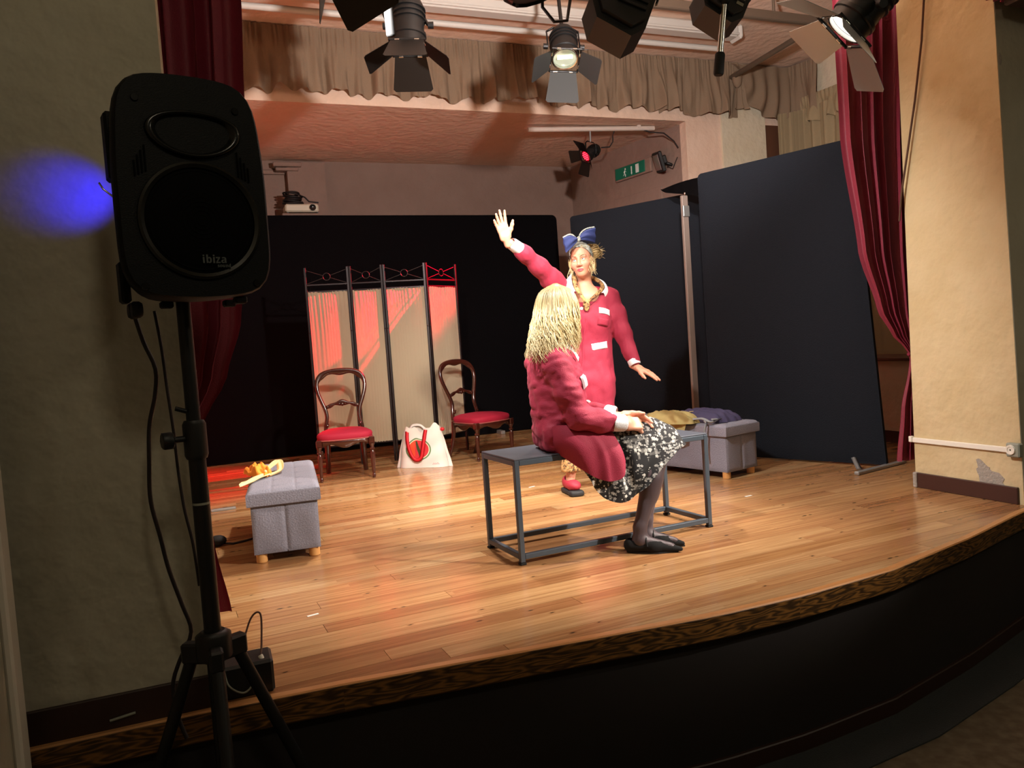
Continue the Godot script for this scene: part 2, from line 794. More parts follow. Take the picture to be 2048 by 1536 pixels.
	mat("sign_white", "dfe2dc", 0.5)
	mat("label_grey", "8a8470", 0.6)
	mat("flood_glass", "8e7d78", 0.15)
	mat("projector_white", "d8c9b0", 0.5)
	mat("lens_dark", "1a1818", 0.1)
	mat("tape_white", "d9dcd8", 0.6)
	mat("bag_white", "dcd6cf", 0.6)
	mat("bag_red", "c61523", 0.55)
	mat("sole_black", "1b1c1e", 0.7)
	mat("shoe_red", "9c2336", 0.65)
	mat("suede_black", "0b0b0c", 0.95)
	mat("stocking", "473a3e", 0.5)
	MT.stocking.rim_enabled = true
	MT.stocking.rim = 0.7
	# skin and hair: vertex colours carry lips, cheeks and locks
	for k in ["skin", "hair"]:
		var m := mat(k, "ffffff", 0.5 if k == "skin" else 0.42)
		m.vertex_color_use_as_albedo = true
	MT.skin.subsurf_scatter_enabled = true
	MT.skin.subsurf_scatter_strength = 0.15
	mat("eye_white", "d9d6d2", 0.2)
	mat("iris", "4a5a62", 0.15)
	mat("brow", "8a6a4c", 0.8)
	mat("pearl", "f0ece4", 0.25)
	# lamps
	var g := mat("lens_lit", "dfe6e6", 0.2)
	g.emission_enabled = true
	g.emission = Color(1.0, 0.98, 0.94)
	g.emission_energy_multiplier = 1.6
	g = mat("lens_dim", "aab0a0", 0.15, 0.3)
	g.emission_enabled = true
	g.emission = Color(0.95, 1.0, 0.85)
	g.emission_energy_multiplier = 0.25
	g = mat("tube_lit", "f2ffd8", 0.2)
	g.emission_enabled = true
	g.emission = Color(0.93, 1.0, 0.78)
	g.emission_energy_multiplier = 2.2
	g = mat("lens_red", "ff2040", 0.3)
	g.emission_enabled = true
	g.emission = Color(1.0, 0.03, 0.12)
	g.emission_energy_multiplier = 1.6
	g = mat("led_red", "ff6070", 0.3)
	g.emission_enabled = true
	g.emission = Color(1.0, 0.22, 0.32)
	g.emission_energy_multiplier = 2.2
	g = mat("bulb_warm", "fff0d0", 0.4)
	g.emission_enabled = true
	g.emission = Color(1.0, 0.86, 0.62)
	g.emission_energy_multiplier = 2.0
	g = mat("led_blue", "3030ff", 0.3)
	g.emission_enabled = true
	g.emission = Color(0.1, 0.1, 1.0)
	g.emission_energy_multiplier = 1.0
	make_wood()
	make_prints()


func make_wood() -> void:
	var n := FastNoiseLite.new()
	n.seed = 77
	n.frequency = 1.0
	n.fractal_octaves = 3
	var texs := []
	var rng := RandomNumberGenerator.new()
	for t in 3:
		rng.seed = 100 + t
		var knots := []
		for k in 5:
			knots.append([rng.randf() * 768.0, rng.randf() * 96.0, rng.randf_range(1.8, 3.4)])
		texs.append(image_tex(768, 96, func(x: int, y: int) -> Color:
			var fx := float(x)
			var fy := float(y)
			var bend := 0.0
			var dark := 0.0
			for k in knots:
				var dx: float = (fx - k[0]) / (k[2] * 1.9)
				var dy: float = (fy - k[1]) / k[2]
				var r := dx * dx + dy * dy
				bend += 6.0 * exp(-r * 0.3) * signf(dy)
				dark += exp(-r * 1.6)
			var grain := n.get_noise_3d(fx * 0.004, (fy + bend) * 0.11, t * 9.0)
			var fine := n.get_noise_3d(fx * 0.03, fy * 0.6, 40.0 + t)
			var v := 0.88 + 0.13 * grain + 0.05 * fine
			v = clampf(v * (1.0 - 0.6 * minf(dark, 1.0)), 0.0, 1.0)
			return Color(v, v * (0.96 + 0.05 * grain), v * (0.92 + 0.07 * grain))))
	var tones := ["bc9266", "c69f72", "b08558", "caa87c", "b88d62", "a97c54", "c29a6c", "bb8f64"]
	for i in tones.size():
		var m := mat("plank_%d" % i, tones[i], 0.2)
		m.albedo_texture = texs[i % 3]
		m.metallic_specular = 0.62
	var m := mat("edge_wood", "8a683a", 0.45)
	m.albedo_texture = image_tex(1024, 64, func(x: int, y: int) -> Color:
		var w := n.get_noise_2d(x * 0.004, y * 0.02) * 9.0 + y * 0.07
		var v := 0.66 + 0.26 * sin(w * 2.0)
		v = clampf(v + 0.1 * n.get_noise_2d(x * 0.05, y * 0.5), 0.15, 1.0)
		return Color(v, v * 0.9, v * 0.74))
	mat("edge_strip", "c08a55", 0.35)


func make_prints() -> void:
	var rng := RandomNumberGenerator.new()
	rng.seed = 5
	# small white flowers on black
	var dots := []
	for i in 230:
		dots.append(Vector3(rng.randf() * 256.0, rng.randf() * 256.0, [2.2, 3.2, 4.5, 6.2, 7.4][rng.randi() % 5]))
	var im := Image.create(256, 256, false, Image.FORMAT_RGB8)
	im.fill(Color("100f11"))
	for d in dots:
		var r := int(d.z) + 1
		for y in range(-r, r + 1):
			for x in range(-r, r + 1):
				var a := atan2(y, x)
				if sqrt(x * x + y * y) <= d.z * (0.82 + 0.18 * cos(a * 5.0)):
					im.set_pixel(posmod(int(d.x) + x, 256), posmod(int(d.y) + y, 256), Color("e9e7df"))
		if d.z > 6.0:
			im.set_pixel(posmod(int(d.x), 256), posmod(int(d.y), 256), Color("3a3a30"))
	var m := mat("floral", "ffffff", 0.75)
	m.albedo_texture = ImageTexture.create_from_image(im)
	tri(m, 3.4)
	# leopard: dark broken rings on tan
	im = Image.create(256, 256, false, Image.FORMAT_RGB8)
	im.fill(Color("b8945f"))
	for i in 230:
		var cx := rng.randi() % 256
		var cy := rng.randi() % 256
		var rr := rng.randf_range(7.0, 12.0)
		var ph := rng.randf() * TAU
		for y in range(-14, 15):
			for x in range(-14, 15):
				var a := atan2(y, x)
				var q := sqrt(x * x * 1.3 + y * y)
				var px := posmod(cx + x, 256)
				var py := posmod(cy + y, 256)
				if q < rr * 0.55:
					im.set_pixel(px, py, Color("8a5a30"))
				elif q < rr and sin(a * 2.5 + ph) > -0.45:
					im.set_pixel(px, py, Color("2a1a12"))
	m = mat("leopard", "ffffff", 0.75)
	m.albedo_texture = ImageTexture.create_from_image(im)
	tri(m, 2.6)
	# head scarf: teal and gold marks on off white
	im = Image.create(128, 128, false, Image.FORMAT_RGB8)
	im.fill(Color("aeb2a8"))
	for i in 90:
		var c := Color(["2c5c68", "86692a", "1c3448", "c8c8bc"][i % 4])
		var cx := rng.randi() % 128
		var cy := rng.randi() % 128
		var rr := rng.randf_range(3.0, 8.0)
		for y in range(-9, 10):
			for x in range(-9, 10):
				var q := sqrt(x * x + y * y)
				if q < rr and q > rr * 0.45:
					im.set_pixel(posmod(cx + x, 128), posmod(cy + y, 128), c)
	m = mat("scarf", "ffffff", 0.75)
	m.albedo_texture = ImageTexture.create_from_image(im)
	tri(m, 6.0)
	# watermelon print of the bag, drawn over its whole front
	im = Image.create(256, 256, false, Image.FORMAT_RGB8)
	im.fill(Color("dcd6cf"))
	for y in 256:
		for x in 256:
			var p := Vector2(x - 108, (y - 134) * 1.02)
			var q := p.length()
			if q < 74.0:
				var c := Color("5f7f58")
				if q < 66.0:
					c = Color("e8dcc0")
				if q < 61.0:
					c = Color("c92a34")
				if q < 61.0 and p.x < -18.0 and p.x + p.y * 0.25 < -8.0:
					c = Color("d64a2a")
				im.set_pixel(x, y, c)
	# dark seam of the cut slice and seeds
	for i in 120:
		var t := i / 120.0
		for w in range(-9, 10):
			var x := int(96 + 26 * t + w * (1.0 - absf(t - 0.5)))
			var y := int(82 + 104 * t)
			im.set_pixel(x, y, Color("3f3a1c") if absi(w) < 6 else Color("2c4a2a"))
	# small red scrawl low on the right
	for i in 60:
		var t := i / 60.0
		var x := int(182 + 34 * t)
		var y := int(232 + 5 * sin(t * 22.0) - 2 * t)
		for w in 2:
			im.set_pixel(x, y + w, Color("c0283c"))
	m = mat("bag_print", "ffffff", 0.6)
	m.albedo_texture = ImageTexture.create_from_image(im)


# ---------------------------------------------------------------- the building

const EDGE := [[-3.0, -2.40], [-1.2, -2.375], [-0.5, -2.37], [-0.1, -2.37], [0.3, -2.345], [0.8, -2.295], [1.59, -2.222], [1.98, -2.222], [2.46, -2.265], [3.09, -2.41], [3.65, -2.575], [4.0, -2.65], [5.2, -2.66]]


# the curved stage edge, moved back by some amount
func edge_line(back := 0.0) -> PackedVector2Array:
	var c := Curve2D.new()
	for i in EDGE.size():
		var a: Vector2 = Vector2(EDGE[maxi(i - 1, 0)][0], EDGE[maxi(i - 1, 0)][1])
		var b: Vector2 = Vector2(EDGE[mini(i + 1, EDGE.size() - 1)][0], EDGE[mini(i + 1, EDGE.size() - 1)][1])
		var t := (b - a) / 6.0
		var p := Vector2(EDGE[i][0], EDGE[i][1])
		c.add_point(p, -t, t)
	var out := PackedVector2Array()
	for i in 81:
		var p := c.sample_baked(c.get_baked_length() * i / 80.0)
		out.append(p + Vector2(0, -back))
	return out


func sweep(line: PackedVector2Array, prof: Array, us := 1.0) -> MB:
	# prof: (towards the audience, height) pairs, an open or closed run
	var mb := MB.new()
	for k in prof.size() - 1:
		var rows := []
		for q in [prof[k], prof[k + 1]]:
			var row := PackedVector3Array()
			for p in line:
				row.append(Vector3(p.x, q[1], p.y + q[0]))
			rows.append(row)
		mb.grid(rows, false, false, us, 1.0)
	return mb


func slab(x0: float, x1: float, y0: float, y1: float, z0: float, z1: float) -> MB:
	return MB.new().box(Vector3((x0 + x1) / 2, (y0 + y1) / 2, (z0 + z1) / 2), Vector3(x1 - x0, y1 - y0, z1 - z0))


# a wall standing on a run of ground points, of even thickness behind it
func oblique(a: Vector2, b: Vector2, y0: float, y1: float, thick: float) -> MB:
	var mb := MB.new()
	var d := b - a
	var t := Transform3D(Basis(Vector3(d.x, 0, d.y).normalized(), Vector3.UP, Vector3(d.x, 0, d.y).normalized().cross(Vector3.UP)), Vector3(a.x, 0, a.y))
	mb.box(Vector3(d.length() / 2, (y0 + y1) / 2, -thick / 2), Vector3(d.length(), y1 - y0, thick), 0.0, t)
	return mb


func build_structure() -> void:
	# hall side of the proscenium
	struct("wall_left", slab(-3.0, -0.052, -0.02, 4.0, -2.75, -2.405), MT.wall_hall)
	struct("wall_side", slab(-0.80, -0.532, -0.6, 4.0, -2.33, 7.0), MT.wall_hall)
	struct("trim_1", MB.new().box(Vector3(-0.521, 1.2, -2.262), Vector3(0.022, 3.6, 0.075), 0.006), MT.white_paint)
	var lean := PackedVector2Array([Vector2(-3.31, -0.6), Vector2(-2.65, -0.6), Vector2(-2.774, 4.0), Vector2(-3.31, 4.0)])
	var pier := struct("wall_right", MB.new().at(Transform3D(Basis(Vector3(0, 0, 1), Vector3.UP, Vector3(-1, 0, 0)), Vector3.ZERO)).prism(lean, -4.25, -3.8), MT.wall_cream)
	# the pier leans a little, as old plaster does: its front edge goes back towards the top
	var side := PackedVector2Array([Vector2(-3.0, -0.6), Vector2(-2.648, -0.6), Vector2(-2.772, 4.0), Vector2(-3.0, 4.0)])
	struct("wall_front", MB.new().at(Transform3D(Basis(Vector3(0, 0, 1), Vector3.UP, Vector3(-1, 0, 0)), Vector3.ZERO)).prism(side, -9.2, -3.803), MT.wall_hall)
	struct("wall_header", slab(-0.3, 4.0, 2.66, 4.0, -2.56, -2.42), MT.wall_cream)
	struct("wall_hall_right", slab(9.0, 9.2, -0.6, 4.0, -2.8, 7.2), MT.wall_hall)
	struct("wall_hall_back", slab(-0.8, 9.2, -0.6, 4.0, 7.0, 7.2), MT.wall_hall)
	struct("ceiling_001", slab(-3.0, 9.2, 3.6, 4.0, -2.45, 7.2), MT.wall_hall)
	# stage box
	struct("wall_stage_left", slab(-1.1, -0.9, -0.6, 4.0, -9.1, -2.75), MT.wall_beige)
	struct("wall_stage_right", slab(6.3, 6.5, -0.6, 4.0, -9.1, -3.0), MT.wall_beige)
	struct("wall_back", slab(-1.1, 6.5, -0.6, 4.0, -9.1, -8.9), MT.wall_back)
	struct("ceiling", slab(-1.1, 6.5, 3.822, 4.0, -6.9, -2.6), MT.wall_peach)
	struct("ceiling_back", slab(-1.1, 6.5, 3.192, 4.0, -9.1, -6.866), MT.wall_peach)
	struct("wall_recess", oblique(Vector2(4.49, -8.95), Vector2(4.85, -6.95), 0.0, 3.25, 0.12), MT.wall_back)
	var rel := struct("trim_2", slab(0.985, 1.392, -0.02, 3.15, -8.95, -8.78), MT.wall_back)
	part("capital", MB.new().box(Vector3(0.99, 3.12, -8.82), Vector3(0.30, 0.05, 0.16), 0.008), MT.wall_back, rel, true)
	part("capital", MB.new().box(Vector3(0.985, 3.07, -8.83), Vector3(0.24, 0.035, 0.15), 0.006), MT.wall_back, rel, true)
	struct("trim_3", MB.new().box(Vector3(0.72, 3.06, -8.885), Vector3(0.5, 0.05, 0.04), 0.008), MT.wall_back)
	struct("wall_pillar", slab(4.845, 5.29, -0.02, 3.22, -7.3, -6.87), MT.wall_peach)
	struct("wall_pillar_right", slab(5.285, 5.86, -0.02, 3.822, -7.3, -6.845), MT.wall_beige)
	struct("trim_4", slab(5.86, 6.3, -0.02, 3.4, -7.0, -6.87), MT.brown_wood)
	# details on the lit jamb: dark baseboard with a plaster stub at its corner
	var bb := struct("baseboard_right", MB.new().box(Vector3(3.793, 0.044, -2.99), Vector3(0.016, 0.088, 0.60), 0.003), MT.baseboard)
	part("corner_stub", MB.new().box(Vector3(3.79, 0.045, -3.30), Vector3(0.03, 0.09, 0.025), 0.005), MT.bare_plaster, bb, true)
	struct("baseboard_left", MB.new().box(Vector3(-0.42, 0.043, -2.40), Vector3(0.76, 0.105, 0.014), 0.003), MT.dark_wood)
	# fallen plaster: an irregular bare patch, sunk edge stands proud of nothing
	var poly := PackedVector2Array()
	for q in [[0.0, 0.088], [-0.012, 0.10], [0.0, 0.122], [-0.028, 0.150], [-0.068, 0.154], [-0.083, 0.166], [-0.078, 0.172], [-0.094, 0.178], [-0.115, 0.196], [-0.128, 0.208], [-0.142, 0.214], [-0.157, 0.206], [-0.151, 0.186], [-0.147, 0.165], [-0.158, 0.156], [-0.152, 0.136], [-0.143, 0.120], [-0.140, 0.088]]:
		poly.append(Vector2(-q[0], q[1]))
	var pm := MB.new().at(Transform3D(Basis(Vector3(0, 0, -1), Vector3.UP, Vector3(1, 0, 0)), Vector3(3.7985, 0, -2.765)))
	pm.prism(poly, -0.0012, 0.0)
	part("bare_patch", pm, MT.bare_plaster, pier, true)
	var tr := thing("cable_trunking", "white plastic cable trunking running low along the lit side of the right pier", "trunking", Vector3(3.8, 0.28, -3.0))
	part("channel", MB.new().box(Vector3(3.791, 0.279, -3.02), Vector3(0.018, 0.028, 0.59), 0.003), MT.white_plastic, tr, true)
	part("end_cap", MB.new().box(Vector3(3.789, 0.283, -3.318), Vector3(0.028, 0.034, 0.022), 0.003), MT.white_plastic, tr, true)
	var so := thing("wall_socket", "pale surface mounted power socket at the end of the white trunking", "socket", Vector3(3.8, 0.28, -2.69))
	part("box", MB.new().box(Vector3(3.782, 0.283, -2.695), Vector3(0.036, 0.072, 0.072), 0.006), MT.grey_plastic, so, true)
	var ft := Transform3D(Basis(Vector3(0, 1, 0), Vector3(-1, 0, 0), Vector3(0, 0, 1)), Vector3(3.764, 0.285, -2.702))
	part("face_plate", MB.new().at(ft).lathe([Vector2(0.0, 0.004), Vector2(0.014, 0.004), Vector2(0.016, 0.008), Vector2(0.024, 0.008), Vector2(0.026, 0.0)], 20), MT.white_plastic, so, true)
	part("pin_hole", MB.new().at(ft).lathe([Vector2(0.0, 0.0055), Vector2(0.004, 0.0055), Vector2(0.004, 0.003)], 10), MT.black_hole, so, true)
	# hanging cable on the jamb
	var path := []
	for q in [[2.85, -3.085], [2.5, -3.13], [2.2, -3.19], [1.95, -3.245], [1.7, -3.30], [1.55, -3.32]]:
		path.append(Vector3(3.772 - 0.004 * sin(q[0] * 5.0), q[0], q[1]))
	var cb := part("hanging_cable", MB.new().tube(path, 0.006, 6), MT.cable_brown)
	tag(cb, "thin brown cable hanging down the lit face of the right pier", "cable")
	# pelmet over the opening
	var pe := thing("pelmet", "dark wooden pelmet with a red cloth strip, at the top right corner", "pelmet", Vector3(3.9, 2.5, -2.66))
	part("board", MB.new().box(Vector3(3.98, 2.60, -2.60), Vector3(0.44, 0.24, 0.12), 0.01), MT.dark_wood, pe, true)
	part("red_strip", wave_sheet(Vector3(3.60, 2.515, -2.68), Vector3(3.80, 2.515, -2.68), 0.2, 0.012, 4), MT.curtain_red, pe, true)
	# chipped spot on the dark pier front
	tag(part("wall_chip", MB.new().ball(Vector3(3.818, 2.255, -2.7245), Vector3(0.012, 0.032, 0.0025), 12), MT.bare_plaster), "small dark chip in the plaster at the edge of the right pier", "chip")
	# low cabinet in the right wing
	var cabn := thing("low_cabinet", "low pale cabinet in the right wing, glimpsed between the black panel and the red curtain", "cabinet", Vector3(5.2, 0, -4.6))
	part("body", slab(5.02, 5.5, 0.10, 0.66, -5.6, -3.7), MT.wall_beige, cabn, true)
	part("plinth", slab(5.05, 5.5, 0.0, 0.10, -5.6, -3.7), MT.baseboard, cabn, true)
	part("top_board", MB.new().box(Vector3(5.25, 0.672, -4.65), Vector3(0.52, 0.024, 1.94), 0.005), MT.brown_wood, cabn, true)


# a gently pleated hanging strip between two top points
func wave_sheet(a: Vector3, b: Vector3, drop: float, amp: float, folds: int) -> MB:
	var rows := []
	for j in 5:
		var row := PackedVector3Array()
		for i in folds * 8 + 1:
			var t := float(i) / (folds * 8)
			var p := a.lerp(b, t) + Vector3(0, drop * (1.0 - j / 4.0), 0)
			row.append(p + Vector3(0, 0, amp * sin(t * TAU * folds)))
		rows.append(row)
	return MB.new().grid(rows)


func build_floor() -> void:
	var line := edge_line(0.036)
	var outline := PackedVector2Array(line)
	outline.append(Vector2(6.4, -2.66))
	outline.append(Vector2(6.4, -8.95))
	outline.append(Vector2(-1.0, -8.95))
	outline.append(Vector2(-1.0, -2.41))
	# drop the part of the edge that lies left of the floor
	var clean := PackedVector2Array()
	for p in outline:
		if p.x > -1.01:
			clean.append(p)
	outline = clean
	var fl := Node3D.new()
	fl.name = "floor"
	add_child(fl)
	fl.set_meta("kind", "structure")
	var sub := MB.new()
	sub.at(Transform3D(Basis(Vector3(1, 0, 0), Vector3(0, 0, 1), Vector3(0, -1, 0)), Vector3.ZERO)).prism(outline, 0.0215, 0.08)
	part("subfloor", sub, MT.skirt, fl)
	# boards run along the stage, turned three degrees from its axis
	var D := Vector2(cos(0.052), -sin(0.052))
	var W := Vector2(sin(0.052), cos(0.052))
	var loc := PackedVector2Array()
	for p in outline:
		loc.append(Vector2(p.dot(D), p.dot(W)))
	var rng := RandomNumberGenerator.new()
	rng.seed = 42
	var pitch := 0.0945
	var t := -2.05
	while t > -9.4:
		var s := -1.6 - rng.randf() * 1.5
		while s < 7.2:
			var l := rng.randf_range(1.6, 3.4)
			var rect := PackedVector2Array([Vector2(s + 0.0008, t + 0.0008), Vector2(s + l - 0.0008, t + 0.0008), Vector2(s + l - 0.0008, t + pitch - 0.0008), Vector2(s + 0.0008, t + pitch - 0.0008)])
			for pol in Geometry2D.intersect_polygons(rect, loc):
				if pol.size() < 3:
					continue
				var mb := MB.new()
				var lift := rng.randf_range(-0.0004, 0.0)
				var tl := rng.randf_range(-0.006, 0.006)
				var u0 := rng.randf()
				var v0 := float(rng.randi() % 2) * 0.5
				var tri := Geometry2D.triangulate_polygon(pol)
				var pt := func(q: Vector2, y: float) -> Vector3:
					var g := D * q.x + W * q.y
					return Vector3(g.x, y, g.y)
				for i in range(0, tri.size(), 3):
					var q := []
					var uv := []
					for k in 3:
						var p: Vector2 = pol[tri[i + k]]
						q.append(pt.call(p, lift + (p.y - t - pitch / 2) * tl))
						uv.append(Vector2(u0 + (p.x - s) / 1.9, v0 + (p.y - t) / pitch * 0.5))
					mb.face(q, Vector3.UP, uv)
				for i in pol.size():
					var p: Vector2 = pol[i]
					var q2: Vector2 = pol[(i + 1) % pol.size()]
					mb.face([pt.call(p, lift), pt.call(q2, lift), pt.call(q2, -0.021), pt.call(p, -0.021)])
				part("plank", mb, MT["plank_%d" % (rng.randi() % 8)], fl)
			s += l
		t -= pitch
	# nosing board and dark front
	var full := edge_line()
	var nose := struct("trim_5", sweep(full, [[-0.038, -0.085], [-0.038, 0.0], [-0.006, 0.0012], [0.0, -0.004], [0.0, -0.082], [-0.004, -0.087], [-0.038, -0.087]], 5.0), MT.edge_wood)
	part("edge_strip", sweep(full, [[-0.037, 0.0008], [-0.006, 0.0022], [-0.001, -0.002]], 5.0), MT.edge_strip, nose)
	struct("wall_stage_front", sweep(full, [[-0.03, -0.087], [-0.03, -0.6]], 3.0), MT.skirt)
	struct("baseboard_front", sweep(full, [[-0.03, -0.53], [-0.018, -0.53], [-0.014, -0.534], [-0.014, -0.6]], 3.0), MT.dark_wood)
	var marks := [[0.30, -3.05, 0.045, 0.012, 12.0], [2.92, -3.72, 0.05, 0.014, 8.0], [2.02, -4.9, 0.05, 0.012, 20.0]]
	for k in marks.size():
		var q: Array = marks[k]
		var b := MB.new().box(Vector3.ZERO, Vector3(q[2], 0.0012, q[3]), 0.0, Transform3D(Basis(Vector3.UP, deg_to_rad(q[4])), Vector3(q[0], 0.0008, q[1])))
		tag(part("tape_mark", b, MT.tape_white), ["white tape mark on the boards in front of the left ottoman", "white tape mark on the boards below the right ottoman", "white tape mark on the boards behind the standing woman's foot"][k], "tape mark")


func build_hall() -> void:
	# dark strip laid in for the shade the stage edge throws on the floor
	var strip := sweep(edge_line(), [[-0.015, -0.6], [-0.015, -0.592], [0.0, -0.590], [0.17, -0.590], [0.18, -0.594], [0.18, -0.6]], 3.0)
	tag(part("floor_shade_strip", strip, MT.floor_shade), "dark grey strip put in as shade along the foot of the stage front", "floor_shade")
	struct("floor_001", slab(-3.0, 9.2, -0.75, -0.6, -2.9, 7.2), MT.hall_floor)
	var o := thing("unseen_ceiling_lamp", "round white hall ceiling lamp, out of the picture above the camera", "lamp", Vector3(0.35, 3.15, 0.2))
	part("shade", MB.new().lathe([Vector2(0.02, 0.46), Vector2(0.02, 0.08), Vector2(0.12, 0.06), Vector2(0.16, 0.0)], 24), MT.white_paint, o)
	part("bulb", MB.new().ball(Vector3(0, -0.1, 0), Vector3(0.12, 0.12, 0.12), 16), MT.bulb_warm, o)
	copy(o, "unseen_ceiling_lamp", "added hall ceiling lamp, unseen, out of the picture to the right", Vector3(4.7, 3.15, 0.5), 0.0)  # added body for the unseen fill lamp on the right


# ---------------------------------------------------------------- curtains and valances

func lerp_table(t: Array, y: float) -> Array:
	for i in t.size() - 1:
		if y <= t[i][0] and y >= t[i + 1][0]:
			var k: float = (t[i][0] - y) / (t[i][0] - t[i + 1][0])
			k = k * k * (3.0 - 2.0 * k) * 0.5 + k * 0.5
			var out := []
			for n in t[i].size():
				out.append(lerpf(t[i][n], t[i + 1][n], k))
			return out
	return t[-1] if y < t[-1][0] else t[0]


# table rows: height, left x, right x, depth of the folds, z
func draped(table: Array, folds: float, seed_: int, steps := 70, cols := 130) -> MB:
	var rows := []
	var rng := RandomNumberGenerator.new()
	rng.seed = seed_
	var ph := []
	for i in 6:
		ph.append(rng.randf() * TAU)
	var top: float = table[0][0]
	var bot: float = table[-1][0]
	for j in steps + 1:
		var y := lerpf(top, bot, float(j) / steps)
		var q := lerp_table(table, y)
		var row := PackedVector3Array()
		for i in cols + 1:
			var u := float(i) / cols
			var uu := u + 0.03 * sin(u * 9.0 + ph[0]) + 0.02 * sin(u * 21.0 + ph[1])
			var a := uu * folds * TAU
			var z := sin(a) + 0.35 * sin(a * 2.0 + ph[2] + y * 0.6) + 0.25 * sin(a * 0.5 + ph[3])
			var sx := 0.35 * cos(a)
			row.append(Vector3(lerpf(q[1], q[2], u) + sx * (q[2] - q[1]) / folds * 0.5, y, q[4] + z * q[3]))
		rows.append(row)
	return MB.new().grid(rows)


# gathered valance between two points: heading ruffle at the top, wavy hem
func gathered(a: Vector3, b: Vector3, drop: float, seed_: int, amp := 0.035, density := 9.0) -> MB:
	var L := a.distance_to(b)
	var out := (b - a).normalized().cross(Vector3.UP)
	var nz := FastNoiseLite.new()
	nz.seed = seed_
	nz.frequency = 1.0
	nz.fractal_octaves = 2
	var rows := []
	var cols := int(L * 110)
	for j in 22:
		var v := float(j) / 21.0
		var row := PackedVector3Array()
		for i in cols + 1:
			var s := L * i / cols
			var big := nz.get_noise_2d(s * density * 0.55, v * 0.35) * 2.0
			var mid := nz.get_noise_2d(s * density * 1.3 + 50.0, v * 0.6) * 1.4
			var ruff := sin(s * 150.0 + 3.0 * sin(s * 23.0)) * 0.008 + nz.get_noise_2d(s * 30.0, 7.0) * 0.018
			var k := smoothstep(0.05, 0.9, v)
			var w := (big * 0.95 + mid * 0.28) * amp * (0.14 + 0.86 * k) * 1.9 + ruff * (1.0 - smoothstep(0.08, 0.5, v))
			if v < 0.09:
				w *= 0.6
			var shift := nz.get_noise_2d(s * density * 0.55 + 0.6, v * 0.35) * amp * k * 0.9
			var y := -drop * v
			if v > 0.9:
				y += (0.03 * nz.get_noise_2d(s * 3.1, 20.0) + 0.02 * big) * (v - 0.9) * 10.0
			row.append(a.lerp(b, float(i) / cols) + (b - a).normalized() * shift + out * maxf(w + 0.055, 0.004 + 0.01 * v) + Vector3(0, y, 0))
		rows.append(row)
	return MB.new().grid(rows)


